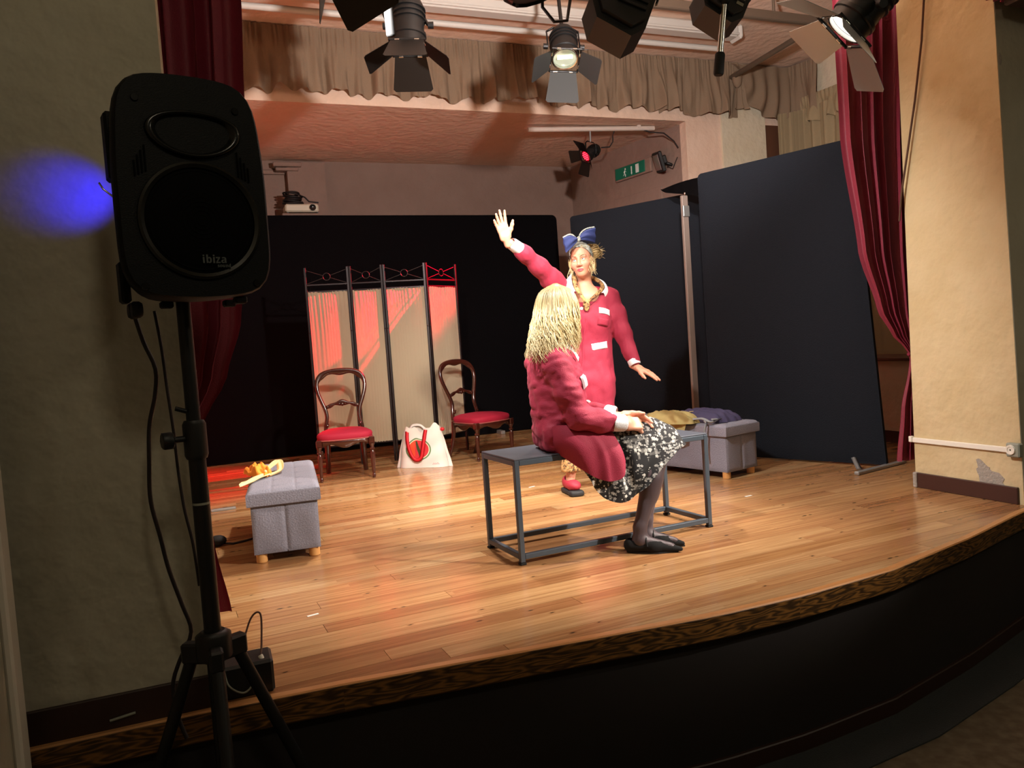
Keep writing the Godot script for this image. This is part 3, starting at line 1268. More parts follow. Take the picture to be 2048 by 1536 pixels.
func build_drapes() -> void:
	var r := [[3.4, 3.50, 4.22, 0.035, -3.50], [2.8, 3.515, 4.2, 0.036, -3.50], [2.05, 3.515, 4.12, 0.036, -3.49], [1.40, 3.605, 4.06, 0.030, -3.48], [1.05, 3.715, 4.02, 0.022, -3.46], [0.90, 3.80, 4.00, 0.014, -3.44], [0.80, 3.895, 3.975, 0.007, -3.42], [0.765, 3.912, 3.97, 0.006, -3.41], [0.70, 3.90, 3.985, 0.008, -3.41], [0.45, 3.835, 4.0, 0.014, -3.42], [0.135, 3.795, 4.02, 0.020, -3.43]]
	var rc := thing("stage_curtain", "dark red stage curtain tied back against the right pier", "curtain", Vector3(3.9, 0, -3.45), 0, "red stage curtains")
	part("cloth", draped(r, 6.0, 3), MT.curtain_red, rc, true)
	var low := [[0.76, 3.93, 3.985, 0.005, -3.385], [0.4, 3.90, 4.02, 0.009, -3.385], [0.035, 3.93, 4.04, 0.012, -3.385]]
	part("hem_fold", draped(low, 2.0, 8, 20, 40), MT.curtain_red, rc, true)
	part("tie_back", MB.new().tube([Vector3(3.885, 0.775, -3.40), Vector3(3.94, 0.765, -3.385), Vector3(3.995, 0.78, -3.40), Vector3(4.0, 0.79, -3.43)], 0.016, 8, true, 0.6), MT.curtain_red, rc, true)
	var l := [[3.4, -0.35, 0.225, 0.036, -3.0], [2.3, -0.35, 0.208, 0.036, -3.0], [1.97, -0.34, 0.192, 0.036, -3.0], [1.35, -0.30, 0.145, 0.032, -3.0], [1.15, -0.27, 0.118, 0.026, -3.0], [0.95, -0.24, 0.055, 0.016, -3.0], [0.80, -0.22, -0.03, 0.009, -3.0], [0.73, -0.20, -0.065, 0.007, -2.99], [0.62, -0.20, -0.06, 0.008, -2.98], [0.35, -0.24, -0.035, 0.014, -2.97], [0.10, -0.26, 0.002, 0.020, -2.96]]
	var lc := thing("stage_curtain", "dark red stage curtain tied back behind the loudspeaker on the left", "curtain", Vector3(-0.1, 0, -3.0), 0, "red stage curtains")
	part("cloth", draped(l, 6.0, 4), MT.curtain_red, lc, true)
	part("hem_fold", draped([[0.72, -0.22, -0.08, 0.006, -2.95], [0.35, -0.2, -0.055, 0.01, -2.93], [0.01, -0.2, -0.022, 0.012, -2.92]], 2.5, 9, 20, 40), MT.curtain_red, lc, true)
	part("tie_back", MB.new().tube([Vector3(-0.04, 0.74, -2.975), Vector3(-0.13, 0.73, -2.955), Vector3(-0.22, 0.75, -2.975)], 0.016, 8, true, 0.6), MT.curtain_red, lc, true)
	var v := thing("valance", "beige gathered valance along the bulkhead across the whole stage", "valance", Vector3(2.7, 3.8, -6.84))
	part("cloth", gathered(Vector3(-0.85, 3.815, -6.862), Vector3(4.55, 3.815, -6.862), 0.545, 5), MT.valance, v, true)
	part("cloth", gathered(Vector3(4.5, 3.815, -6.855), Vector3(5.50, 3.815, -6.855), 0.56, 6), MT.valance, v, true)
	# the bunched end, pulled up by the brace
	var rows := []
	for j in 26:
		var t := j / 25.0
		var row := PackedVector3Array()
		for i in 61:
			var s := i / 60.0
			var top := Vector3(lerpf(5.42, 6.27, s), 3.81, -6.815)
			var bot := Vector3(lerpf(5.46, 6.22, s), 3.27 - 0.05 * sin(s * PI) + 0.30 * pow(1.0 - s, 3.0), -6.79)
			var p := top.lerp(bot, t)
			p.x += 0.10 * t * (1.0 - s) * sin(PI * t)
			p.z += 0.028 * sin(s * 30.0 + t * 6.0 * (1.0 - s)) * (0.3 + t) + 0.05 * sin(PI * t) * (1.0 - s)
			row.append(p)
		rows.append(row)
	part("swag", MB.new().grid(rows), MT.valance, v, true)
	part("knot", MB.new().ball(Vector3(5.44, 3.62, -6.75), Vector3(0.055, 0.09, 0.05), 14), MT.valance, v, true)
	part("tail", draped([[3.62, 5.42, 5.50, 0.01, -6.74], [3.4, 5.40, 5.54, 0.018, -6.76], [3.32, 5.38, 5.57, 0.02, -6.76]], 2.0, 12, 14, 40), MT.valance, v, true)
	part("return_end", gathered(Vector3(6.23, 3.815, -6.84), Vector3(6.28, 3.79, -6.45), 0.62, 7, 0.02), MT.valance, v, true)
	var sv := thing("side_valance", "beige gathered valance on the right wall above the black panels", "valance", Vector3(6.25, 3.3, -6.0))
	part("cloth", gathered(Vector3(6.27, 3.445, -6.70), Vector3(6.27, 3.35, -4.6), 0.30, 15, 0.03), MT.curtain_beige, sv, true)
	var sc := thing("side_curtain", "long beige curtain hanging on the right wall behind the tall black panel", "curtain", Vector3(6.2, 0.1, -5.8))
	var rows2 := []
	var run := [Vector3(6.02, 0, -6.82), Vector3(6.14, 0, -6.72), Vector3(6.21, 0, -6.5), Vector3(6.22, 0, -5.7), Vector3(6.22, 0, -4.2)]
	for j in 20:
		var y := lerpf(3.30, 0.15, j / 19.0)
		var row := PackedVector3Array()
		for i in 241:
			var u := i / 240.0
			var p := along(run, pow(u, 1.15))
			row.append(p + Vector3(0.03 * sin(u * 88.0 + 1.5 * sin(u * 13.0)) + 0.012 * sin(u * 190.0), y, 0))
		rows2.append(row)
	part("cloth", MB.new().grid(rows2), MT.curtain_beige, sc, true)


# ---------------------------------------------------------------- black panels

# a free-standing panel: ground points of its left and right end, height, corner radius
func panel_shape(a: Vector2, b: Vector2, y0: float, y1: float, r: float, thick: float, flare := 0.0) -> MB:
	var d := b - a
	var w := d.length()
	var poly := PackedVector2Array()
	for c in [[w - r, y1 - r, 0.0], [r, y1 - r, 90.0], [0.01, y0 + 0.01, 180.0], [w - 0.01, y0 + 0.01, 270.0]]:
		var rr := r if c[1] > y0 + 0.02 else 0.01
		for k in 6:
			var an := deg_to_rad(c[2] + k * 18.0)
			var py: float = c[1] + rr * sin(an)
			poly.append(Vector2(c[0] + rr * cos(an) + (flare * pow(1.0 - (py - y0) / (y1 - y0), 1.5) if c[0] > w / 2 else 0.0), py))
	var x := Vector3(d.x, 0, d.y).normalized()
	var n := x.cross(Vector3.UP)
	var mb := MB.new().at(Transform3D(Basis(x, Vector3.UP, n), Vector3(a.x, 0, a.y)))
	# puffed front: a fine grid that bulges a little, wrapped over the edges
	mb.prism(poly, -thick / 2, thick / 2 - 0.006)
	var rows := []
	var nz := FastNoiseLite.new()
	nz.seed = int(a.x * 100)
	nz.frequency = 1.3
	for j in 41:
		var v := j / 40.0
		var row := PackedVector3Array()
		for i in 31:
			var u := i / 30.0
			var y := lerpf(y0, y1, v)
			var inset := 0.0
			if y > y1 - r:
				var k := (y - (y1 - r)) / r
				inset = r * (1.0 - sqrt(maxf(0.0, 1.0 - k * k)))
			var xx := lerpf(inset, w - inset + flare * pow(1.0 - v, 1.5), u)
			var edge := minf(minf(u, 1.0 - u) * w, minf(v, 1.0 - v) * (y1 - y0))
			row.append(Vector3(xx, y, thick / 2 - 0.007 + 0.012 * (1.0 - exp(-edge * 40.0)) + 0.006 * nz.get_noise_2d(xx * 1.2, y)))
		rows.append(row)
	mb.grid(rows)
	return mb


func build_flats() -> void:
	var bp := thing("backdrop_panel", "wide matt black backdrop panel along the back of the stage behind the folding screen", "panel", Vector3(1.5, 0, -8.15))
	part("cloth", panel_shape(Vector2(-0.85, -8.13), Vector2(3.90, -8.17), 0.01, 2.455, 0.06, 0.04), MT.black_cloth, bp, true)
	part("support", MB.new().box(Vector3(1.0, 0.02, -8.3), Vector3(0.05, 0.04, 0.6), 0.005), MT.alu, bp, true)
	part("support", MB.new().box(Vector3(3.0, 0.02, -8.3), Vector3(0.05, 0.04, 0.6), 0.005), MT.alu, bp, true)
	var fa := thing("stage_flat", "black cloth stage panel behind the standing woman, with her shadow on it", "panel", Vector3(3.75, 0, -6.3), 0, "black panels on the right")
	part("cloth", panel_shape(Vector2(3.45, -6.89), Vector2(4.115, -5.64), 0.01, 2.21, 0.03, 0.035), MT.grey_flat, fa, true)
	part("foot", MB.new().box(Vector3(3.80, 0.015, -6.3), Vector3(0.6, 0.03, 0.04), 0.005, Transform3D.IDENTITY), MT.alu, fa, true)
	var fb := thing("stage_flat", "nearest tall charcoal cloth panel on the right, standing on a grey T foot", "panel", Vector3(3.95, 0, -4.5), 0, "black panels on the right")
	part("cloth", panel_shape(Vector2(3.675, -5.08), Vector2(4.135, -3.985), 0.015, 2.215, 0.035, 0.04, 0.13), MT.grey_flat, fb, true)
	# flat metal foot that sticks out towards the audience
	var t := Transform3D(Basis(Vector3.UP, deg_to_rad(12.0)), Vector3(4.10, 0.012, -3.84))
	part("foot", MB.new().box(Vector3.ZERO, Vector3(0.56, 0.022, 0.035), 0.004, t), MT.alu, fb, true)
	part("foot_brace", MB.new().tube([Vector3(3.92, 0.02, -3.85), Vector3(3.99, 0.075, -3.96)], 0.018, 4, true, 0.4), MT.alu, fb, true)
	part("post", MB.new().box(Vector3(3.725, 1.06, -5.36), Vector3(0.055, 2.1, 0.03), 0.004), MT.post_tan, fb, true)
	part("post_clip", MB.new().box(Vector3(3.725, 1.98, -5.342), Vector3(0.06, 0.09, 0.02), 0.004), MT.alu, fb, true)
	part("post_clip", MB.new().ball(Vector3(3.72, 2.12, -5.335), Vector3(0.012, 0.012, 0.012), 8), MT.chrome, fb, true)
	# black cloth thrown over the gap between the two panels
	var rows := []
	for j in 13:
		var v := j / 12.0
		var row := PackedVector3Array()
		for i in 25:
			var u := i / 24.0
			var p := Vector3(lerpf(3.913, 3.728, u), 0, lerpf(-5.95, -5.07, u))
			p.y = lerpf(2.287, 2.202, u) + 0.012 * sin(u * PI) - v * (0.006 + 0.15 * pow(u, 0.6))
			p += Vector3(-0.03, 0, 0.012) * v + Vector3(0.006, 0, 0.0) * sin(u * 30.0) * v
			row.append(p)
		rows.append(row)
	tag(part("draped_cloth", MB.new().grid(rows), MT.black_cloth), "small black cloth draped over the top of the gap between the two right panels", "cloth")


# ---------------------------------------------------------------- back of the stage

func build_backstage() -> void:
	# plane of the recess wall: from (4.49, -8.95) to (4.85, -6.95)
	var a := Vector3(4.49, 0, -8.95)
	var x := (Vector3(4.85, 0, -6.95) - a).normalized()
	var n := x.cross(Vector3.UP) * -1.0
	if n.x > 0.0:
		n = -n
	var on := func(s: float, y: float, o := 0.0) -> Vector3:
		return a + x * s + Vector3(0, y, 0) + n * o
	var sg := thing("exit_sign", "green emergency exit sign with running man, arrow and door on the recess wall", "sign", on.call(0.8, 2.8))
	var fr := Transform3D(Basis(x, Vector3.UP, n) * Basis.from_scale(Vector3(0.72, 0.95, 1.0)), on.call(1.265, 2.877))
	part("housing", MB.new().at(fr).box(Vector3(0.0, 0, 0.02), Vector3(0.84, 0.165, 0.04), 0.008), MT.wall_back, sg, true)
	part("panel", MB.new().at(fr).box(Vector3(-0.05, 0.004, 0.045), Vector3(0.70, 0.135, 0.012), 0.003), MT.sign_green, sg, true)
	var man := MB.new().at(fr)
	man.ball(Vector3(-0.15, 0.036, 0.052), Vector3(0.014, 0.014, 0.003), 12)
	for s in [[[-0.155, 0.02], [-0.165, -0.012], 0.011], [[-0.155, 0.016], [-0.125, 0.0], 0.006], [[-0.16, 0.016], [-0.185, 0.0], 0.006], [[-0.165, -0.012], [-0.145, -0.028], 0.008], [[-0.145, -0.028], [-0.15, -0.052], 0.007], [[-0.165, -0.012], [-0.18, -0.034], 0.008], [[-0.18, -0.034], [-0.205, -0.036], 0.006]]:
		man.tube([Vector3(s[0][0], s[0][1], 0.052), Vector3(s[1][0], s[1][1], 0.052)], s[2], 6, true, 0.3)
	part("running_man", man, MT.sign_white, sg, true)
	var arrow := PackedVector2Array()
	for p in [[-0.012, 0.045], [0.012, 0.045], [0.009, -0.03], [0.018, -0.03], [0.0, -0.052], [-0.018, -0.03], [-0.009, -0.03]]:
		arrow.append(Vector2(p[0], p[1]))
	var am := MB.new().at(fr)
	am.prism(arrow, 0.0505, 0.054)
	part("arrow", am, MT.sign_white, sg, true)
	part("door", MB.new().at(fr).box(Vector3(0.135, 0.0, 0.053), Vector3(0.07, 0.10, 0.004)), MT.sign_white, sg, true)
	# floodlight
	var fl := thing("floodlight", "small black floodlight on the recess wall to the right of the exit sign", "floodlight", on.call(1.6, 2.8))
	var ft := Transform3D(Basis(x, Vector3.UP, n) * Basis(Vector3(1, 0, 0), deg_to_rad(18.0)) * Basis(Vector3(0, 1, 0), deg_to_rad(-30.0)), on.call(1.77, 2.845, 0.10))
	part("housing", MB.new().at(ft).box(Vector3(0, 0, 0.0), Vector3(0.26, 0.22, 0.045), 0.01), MT.black_plastic, fl, true)
	part("glass", MB.new().at(ft).box(Vector3(0, 0, 0.024), Vector3(0.205, 0.165, 0.006), 0.001), MT.flood_glass, fl, true)
	part("back_box", MB.new().at(ft).box(Vector3(0.02, 0.01, -0.045), Vector3(0.12, 0.09, 0.05), 0.01), MT.black_plastic, fl, true)
	part("bracket", MB.new().tube([on.call(1.86, 2.80, 0.0), on.call(1.86, 2.81, 0.04), on.call(1.80, 2.84, 0.07)], 0.016, 6), MT.black_plastic, fl, true)
	part("wire", MB.new().tube([on.call(1.84, 2.79, 0.05), on.call(1.90, 2.75, 0.03), on.call(1.96, 2.86, 0.012)], 0.005, 5), MT.cable, fl, true)
	# dark niche low on the recess wall
	var ni := MB.new().at(Transform3D(Basis(x, Vector3.UP, n), on.call(1.30, 2.40)))
	ni.box(Vector3(0, 0.01, 0.012), Vector3(0.80, 0.40, 0.024), 0.003)
	tag(part("wall_board", ni, MT.wall_back), "brownish board on the recess wall just above the black panel", "board")
	# white pipe with the red lamp
	var pp := thing("lamp_pipe", "white pipe below the back ceiling that carries the red lamp", "pipe", Vector3(3.6, 3.09, -6.85))
	part("tube", MB.new().tube([Vector3(3.19, 3.138, -7.2), Vector3(4.58, 3.165, -7.06)], 0.025, 12), MT.pipe_white, pp, true)
	part("bracket", MB.new().box(Vector3(4.4, 3.178, -7.08), Vector3(0.04, 0.03, 0.06), 0.004), MT.pipe_white, pp, true)
	var lamp := stage_lamp("red_lamp", "black par lamp glowing red below the back ceiling", LAMP_RED, LAMP_RED_AIM, 0.72, MT.lens_red, [70.0, 55.0, 60.0, 50.0], 0.5, Vector3(3.86, 3.128, -7.135), MT.flap_black, "")
	# rows of small leds in the lens
	var d := (LAMP_RED_AIM - LAMP_RED).normalized()
	var bx := Basis.looking_at(d, Vector3.UP)
	var leds := MB.new()
	for i in 5:
		for j in 5:
			var o := Vector3((i - 2) * 0.019, (j - 2) * 0.019, -0.004)
			if Vector2(o.x, o.y).length() < 0.046:
				leds.ball(LAMP_RED + bx * o, Vector3(0.006, 0.006, 0.006), 8)
	part("led_cluster", leds, MT.led_red, lamp, true).set_meta("kind", "stuff")
	tag(part("power_cable", MB.new().tube([Vector3(4.02, 2.985, -7.21), Vector3(4.11, 2.99, -7.19), Vector3(4.14, 3.04, -7.17), Vector3(4.12, 3.09, -7.13), Vector3(4.13, 3.135, -7.11)], 0.007, 6), MT.cable), "dark cord looping from the red lamp up to its pipe", "cable")
	var cd := part("loose_cable", MB.new().tube([Vector3(4.40, 3.17, -7.1), Vector3(4.52, 3.12, -7.05), Vector3(4.66, 3.10, -7.0), Vector3(4.78, 3.02, -7.0), Vector3(4.83, 2.95, -7.0)], 0.007, 6), MT.cable)
	tag(cd, "dark cord drooping across the recess wall under the bulkhead", "cable")
	# projector on a shelf above the backdrop
	var pj := thing("projector", "white projector on a wall shelf just above the backdrop panel", "projector", Vector3(1.07, 2.56, -8.62))
	part("body", MB.new().box(Vector3(1.08, 2.605, -8.64), Vector3(0.35, 0.085, 0.24), 0.015), MT.projector_white, pj, true)
	var lt := Transform3D(Basis(Vector3(1, 0, 0), Vector3(0, 0, 1), Vector3(0, -1, 0)), Vector3(1.19, 2.607, -8.52))
	part("lens", MB.new().at(lt).lathe([Vector2(0.0, 0.012), Vector2(0.022, 0.012), Vector2(0.030, 0.018), Vector2(0.034, 0.018), Vector2(0.034, -0.01)], 18), MT.lens_dark, pj, true)
	part("foot", MB.new().box(Vector3(1.24, 2.556, -8.54), Vector3(0.02, 0.014, 0.02), 0.003), MT.black_plastic, pj, true)
	part("foot", MB.new().box(Vector3(0.93, 2.556, -8.54), Vector3(0.02, 0.014, 0.02), 0.003), MT.black_plastic, pj, true)
	tag(part("wall_shelf", MB.new().box(Vector3(1.08, 2.535, -8.66), Vector3(0.42, 0.026, 0.28), 0.005), MT.wall_back), "small wall shelf under the projector", "shelf")
	# cable heap lying on the projector
	var heap := thing("cable_coil", "black coil of cable lying on top of the projector", "cable", Vector3(1.0, 2.65, -8.62))
	var rng := RandomNumberGenerator.new()
	rng.seed = 4
	for k in 7:
		var pts := []
		var rr := rng.randf_range(0.05, 0.085)
		var tl := rng.randf_range(-0.25, 0.25)
		for i in 19:
			var an := TAU * i / 18.0
			pts.append(Vector3(1.0 + rr * cos(an) * 1.3, 2.668 + k * 0.017 + tl * rr * sin(an + k) * 1.2, -8.60 + rr * sin(an)))
		part("coil", MB.new().tube(pts, 0.0095, 6, false), MT.cable, heap, true)
	part("cable_end", MB.new().tube([Vector3(1.05, 2.76, -8.58), Vector3(1.12, 2.72, -8.54), Vector3(1.16, 2.675, -8.54), Vector3(1.26, 2.665, -8.55)], 0.009, 6), MT.cable, heap, true)


# ---------------------------------------------------------------- stage lamps

# lens centre, aim, size factor, lens material, opening of the four flaps (degrees off the beam), roll, clamp point
func stage_lamp(called: String, label: String, at: Vector3, aim: Vector3, k: float, lens: Material, flaps: Array, roll: float, clamp_at: Vector3, flap_m: Material, group: String) -> Node3D:
	var d := (aim - at).normalized()
	var b := Basis.looking_at(d, Vector3.UP) * Basis(Vector3(0, 0, 1), roll)
	var t := Transform3D(b, at)
	var o := thing(called, label, "stage lamp", at, 0, group)
	var turn := Transform3D(Basis(Vector3(1, 0, 0), Vector3(0, 0, 1), Vector3(0, -1, 0)), Vector3.ZERO)   # y of the lathe to +z, behind the lens
	var can := MB.new().at(t * turn)
	can.lathe([Vector2(0.083, -0.012), Vector2(0.088, -0.010), Vector2(0.088, 0.03), Vector2(0.095, 0.034), Vector2(0.095, 0.05), Vector2(0.085, 0.055), Vector2(0.085, 0.20), Vector2(0.070, 0.235), Vector2(0.045, 0.255), Vector2(0.0, 0.258)].map(func(q): return q * k), 28)
	part("can", can, MT.black_metal, o, true)
	for i in 3:
		var fin := MB.new().at(t * turn)
		fin.lathe([Vector2(0.086, 0.12 + i * 0.028), Vector2(0.094, 0.122 + i * 0.028), Vector2(0.094, 0.128 + i * 0.028), Vector2(0.086, 0.130 + i * 0.028)].map(func(q): return q * k), 28)
		part("cooling_fin", fin, MT.black_metal, o, true)
	var ln := MB.new().at(t * turn)
	ln.lathe([Vector2(0.0, -0.004), Vector2(0.045, -0.001), Vector2(0.075, 0.006)].map(func(q): return q * k), 28)
	part("lens", ln, lens, o, true)
	var rim := MB.new().at(t * turn)
	rim.lathe([Vector2(0.074, 0.004), Vector2(0.076, -0.012), Vector2(0.083, -0.014), Vector2(0.085, -0.008)].map(func(q): return q * k), 28)
	part("rim", rim, MT.chrome if flap_m != MT.flap_black else MT.black_metal, o, true)
	# square frame and four flaps
	var w := 0.092 * k
	var fm := MB.new().at(t)
	for i in 4:
		fm.box(Vector3(0, w, -0.02 * k), Vector3(w * 2.1, 0.010, 0.014), 0.002, Transform3D(Basis(Vector3(0, 0, 1), i * PI / 2), Vector3.ZERO))
	part("flap_frame", fm, MT.black_metal, o, true)
	for i in 4:
		var ang: float = deg_to_rad(flaps[i])
		var hinge := t * Transform3D(Basis(Vector3(0, 0, 1), i * PI / 2), Vector3.ZERO) * Transform3D(Basis(Vector3(1, 0, 0), ang), Vector3(0, w, -0.024 * k))
		# the flap lies along -z of its hinge, wider at its free end
		var L := (0.19 if i % 2 == 0 else 0.16) * k
		var wi := (0.085 if i % 2 == 0 else 0.078) * k
		var poly := PackedVector2Array([Vector2(-wi, 0.004), Vector2(wi, 0.004), Vector2(wi * 1.3, L * 0.93), Vector2(wi * 1.15, L), Vector2(-wi * 1.15, L), Vector2(-wi * 1.3, L * 0.93)])
		var fl := MB.new().at(hinge * Transform3D(Basis(Vector3(1, 0, 0), Vector3(0, 0, -1), Vector3(0, 1, 0)), Vector3.ZERO))
		fl.prism(poly, -0.0012, 0.0012)
		var fp := part("barn_door", fl, flap_m, o, true)
		for s in [-0.6, 0.6]:
			part("hinge", MB.new().at(hinge).tube([Vector3(s * wi - 0.012 * k, 0, 0), Vector3(s * wi + 0.012 * k, 0, 0)], 0.006 * k, 8), MT.chrome, fp, true)
	# yoke from the sides of the can up to the clamp
	var mid := t * Vector3(0, 0, 0.10 * k)
	var s1 := t.basis.x.normalized() * 0.105 * k
	if absf(s1.y) > 0.06 * k:
		s1 = t.basis.y.normalized() * 0.105 * k
	var top := mid + (clamp_at - mid).normalized() * 0.15 * k
	part("yoke", MB.new().tube([mid - s1, (mid - s1).lerp(top - s1, 0.8), top - s1 * 0.6, top + s1 * 0.6, (mid + s1).lerp(top + s1, 0.8), mid + s1], 0.011 * k, 4, true, 0.5), MT.black_metal, o, true)
	part("clamp", MB.new().tube([top, clamp_at], 0.013 * k, 8), MT.alu if called == "red_lamp" else MT.black_metal, o, true)
	for s in [-1.0, 1.0]:
		part("knob", MB.new().tube([mid + s1 * s * 1.0, mid + s1 * s * 1.28], 0.018 * k, 10), MT.black_plastic, o, true)
	return o


func build_rig() -> void:
	# bars under the ceiling
	var b2 := thing("lighting_bar", "long dark metal bar under the stage ceiling carrying lamps", "bar", Vector3(2.0, 3.55, -5.2))
	part("beam", MB.new().box(Vector3(2.15, 3.555, -5.20), Vector3(6.0, 0.075, 0.05), 0.008), MT.bar_grey, b2, true)
	var br := thing("lighting_brace", "dark metal brace running from the bar back to the valance corner", "bar", Vector3(5.2, 3.55, -6.0))
	part("beam", MB.new().tube([Vector3(5.12, 3.555, -5.18), Vector3(5.42, 3.66, -6.82)], 0.042, 4, true, 0.7), MT.bar_grey, br, true)
	var b1 := thing("front_bar", "front lighting bar just inside the opening, above the picture", "bar", Vector3(1.9, 2.95, -3.12))
	part("beam", MB.new().tube([Vector3(-0.85, 2.93, -3.12), Vector3(4.9, 2.93, -3.12)], 0.025, 12), MT.bar_grey, b1, true)
	for x in [-0.6, 1.8, 4.4]:
		part("hanger", MB.new().tube([Vector3(x, 2.93, -3.12), Vector3(x, 3.83, -3.12)], 0.012, 8), MT.bar_grey, b1, true)
	for x in [0.0, 2.4, 4.6]:
		part("hanger", MB.new().tube([Vector3(x, 3.56, -5.2), Vector3(x, 3.83, -5.2)], 0.012, 8), MT.bar_grey, b2, true)
	var g := "lamps with barn doors above the stage"
	stage_lamp("stage_lamp", "black lamp at the top left edge of the picture, one big flap hanging down", LAMP_LEFT, LAMP_LEFT_AIM, 1.15, MT.lens_lit, [35.0, 40.0, 12.0, 40.0], 0.35, Vector3(0.55, 2.91, -3.12), MT.flap_black, g)
	stage_lamp("stage_lamp", "brightest lamp, at the upper right in front of the red curtain, pale flaps", LAMP_RIGHT, LAMP_RIGHT_AIM, 1.15, MT.lens_lit, [68.0, 62.0, 66.0, 62.0], 0.5, Vector3(3.05, 2.91, -3.12), MT.flap_silver, g)
	var mid_lamp := stage_lamp("stage_lamp", "lamp with a glowing tube in the middle of the valance, grey flaps open", LAMP_MID, LAMP_MID_AIM, 1.1, MT.lens_dim, [40.0, 50.0, 40.0, 50.0], 0.15, Vector3(2.62, 3.52, -5.2), MT.flap_grey, g)
	stage_lamp("stage_lamp", "black lamp hanging before the left half of the valance, seen from behind", LAMP_FAR, LAMP_FAR_AIM, 1.2, MT.lens_lit, [40.0, 50.0, 45.0, 55.0], 0.35, Vector3(1.33, 3.52, -5.2), MT.flap_black, g)
	stage_lamp("hall_lamp", "black lamp on the hall wall out of the picture to the right", LAMP_HALL, LAMP_HALL_AIM, 1.1, MT.lens_lit, [35.0, 35.0, 35.0, 35.0], 0.0, Vector3(4.7, 3.45, 0.0), MT.flap_black, "")
	var md := (LAMP_MID_AIM - LAMP_MID).normalized()
	var mb2 := Basis.looking_at(md, Vector3.UP)
	part("glow_tube", MB.new().tube([LAMP_MID + mb2 * Vector3(-0.055, 0.012, -0.008), LAMP_MID + mb2 * Vector3(0.055, 0.012, -0.008)], 0.013, 10), MT.tube_lit, mid_lamp, true)
	# chrome tubes with rubber ends
	tube_leg(Vector3(0.79, 2.72, -3.12), Vector3(0.825, 2.31, -3.20), "grey metal tube with a black rubber end hanging in front of the left lamp")
	tube_leg(Vector3(2.07, 2.33, -2.62), Vector3(2.035, 2.035, -2.64), "shiny tube with a black rubber end below the small lamp head at the top right")
	# lamp heads of the led wash lights
	wash_light("big black ribbed lamp head hanging at the top centre of the picture", Vector3(1.66, 2.35, -2.72), deg_to_rad(-24.0), 1.0, Vector3(1.80, 2.91, -3.12))
	wash_light("smaller black lamp head at the top right with a pale label and a tube below", Vector3(2.14, 2.41, -2.70), deg_to_rad(-28.0), 0.85, Vector3(2.25, 2.91, -3.12), true)
	round_head(Vector3(1.30, 2.47, -2.82), Vector3(1.30, 2.91, -3.12))
	# projection screen case under the ceiling
	var pc := thing("projection_screen_case", "long pale case of a roll-up projection screen along the stage ceiling", "screen case", Vector3(2.5, 3.75, -6.1))
	part("case", MB.new().box(Vector3(2.20, 3.762, -6.02), Vector3(5.30, 0.11, 0.15), 0.02), MT.case_white, pc, true)
	part("front_lip", MB.new().box(Vector3(2.20, 3.725, -5.94), Vector3(5.28, 0.02, 0.02), 0.004), MT.case_white, pc, true)
	part("end_cap", MB.new().box(Vector3(4.87, 3.755, -6.02), Vector3(0.05, 0.13, 0.17), 0.02), MT.case_white, pc, true)
	part("weight_bar", MB.new().tube([Vector3(-0.4, 3.69, -6.22), Vector3(4.80, 3.69, -6.22)], 0.026, 12), MT.case_white, pc, true)
	# a loop of cable at the top
	tag(part("cable_loop", MB.new().tube([Vector3(1.42, 2.52, -2.95), Vector3(1.41, 2.38, -2.95), Vector3(1.46, 2.325, -2.95), Vector3(1.52, 2.335, -2.95), Vector3(1.54, 2.42, -2.95), Vector3(1.55, 2.5, -2.95)], 0.007, 6), MT.cable), "dark cable loop between the round lamp head and the ribbed one", "cable")


func tube_leg(a: Vector3, b: Vector3, label: String) -> void:
	var o := thing("hanging_tube", label, "tube", a, 0, "")
	var m := a.lerp(b, 0.72)
	part("tube", MB.new().tube([a, m], 0.013, 12), MT.chrome if label.begins_with("shiny") else MT.alu, o, true)
	part("rubber_end", MB.new().tube([a.lerp(b, 0.70), a.lerp(b, 0.72), a.lerp(b, 0.98), b], [0.017, 0.02, 0.021, 0.017], 12), MT.rubber, o, true)
	part("collar", MB.new().ball(a, Vector3(0.024, 0.024, 0.024), 10), MT.black_plastic, o, true)


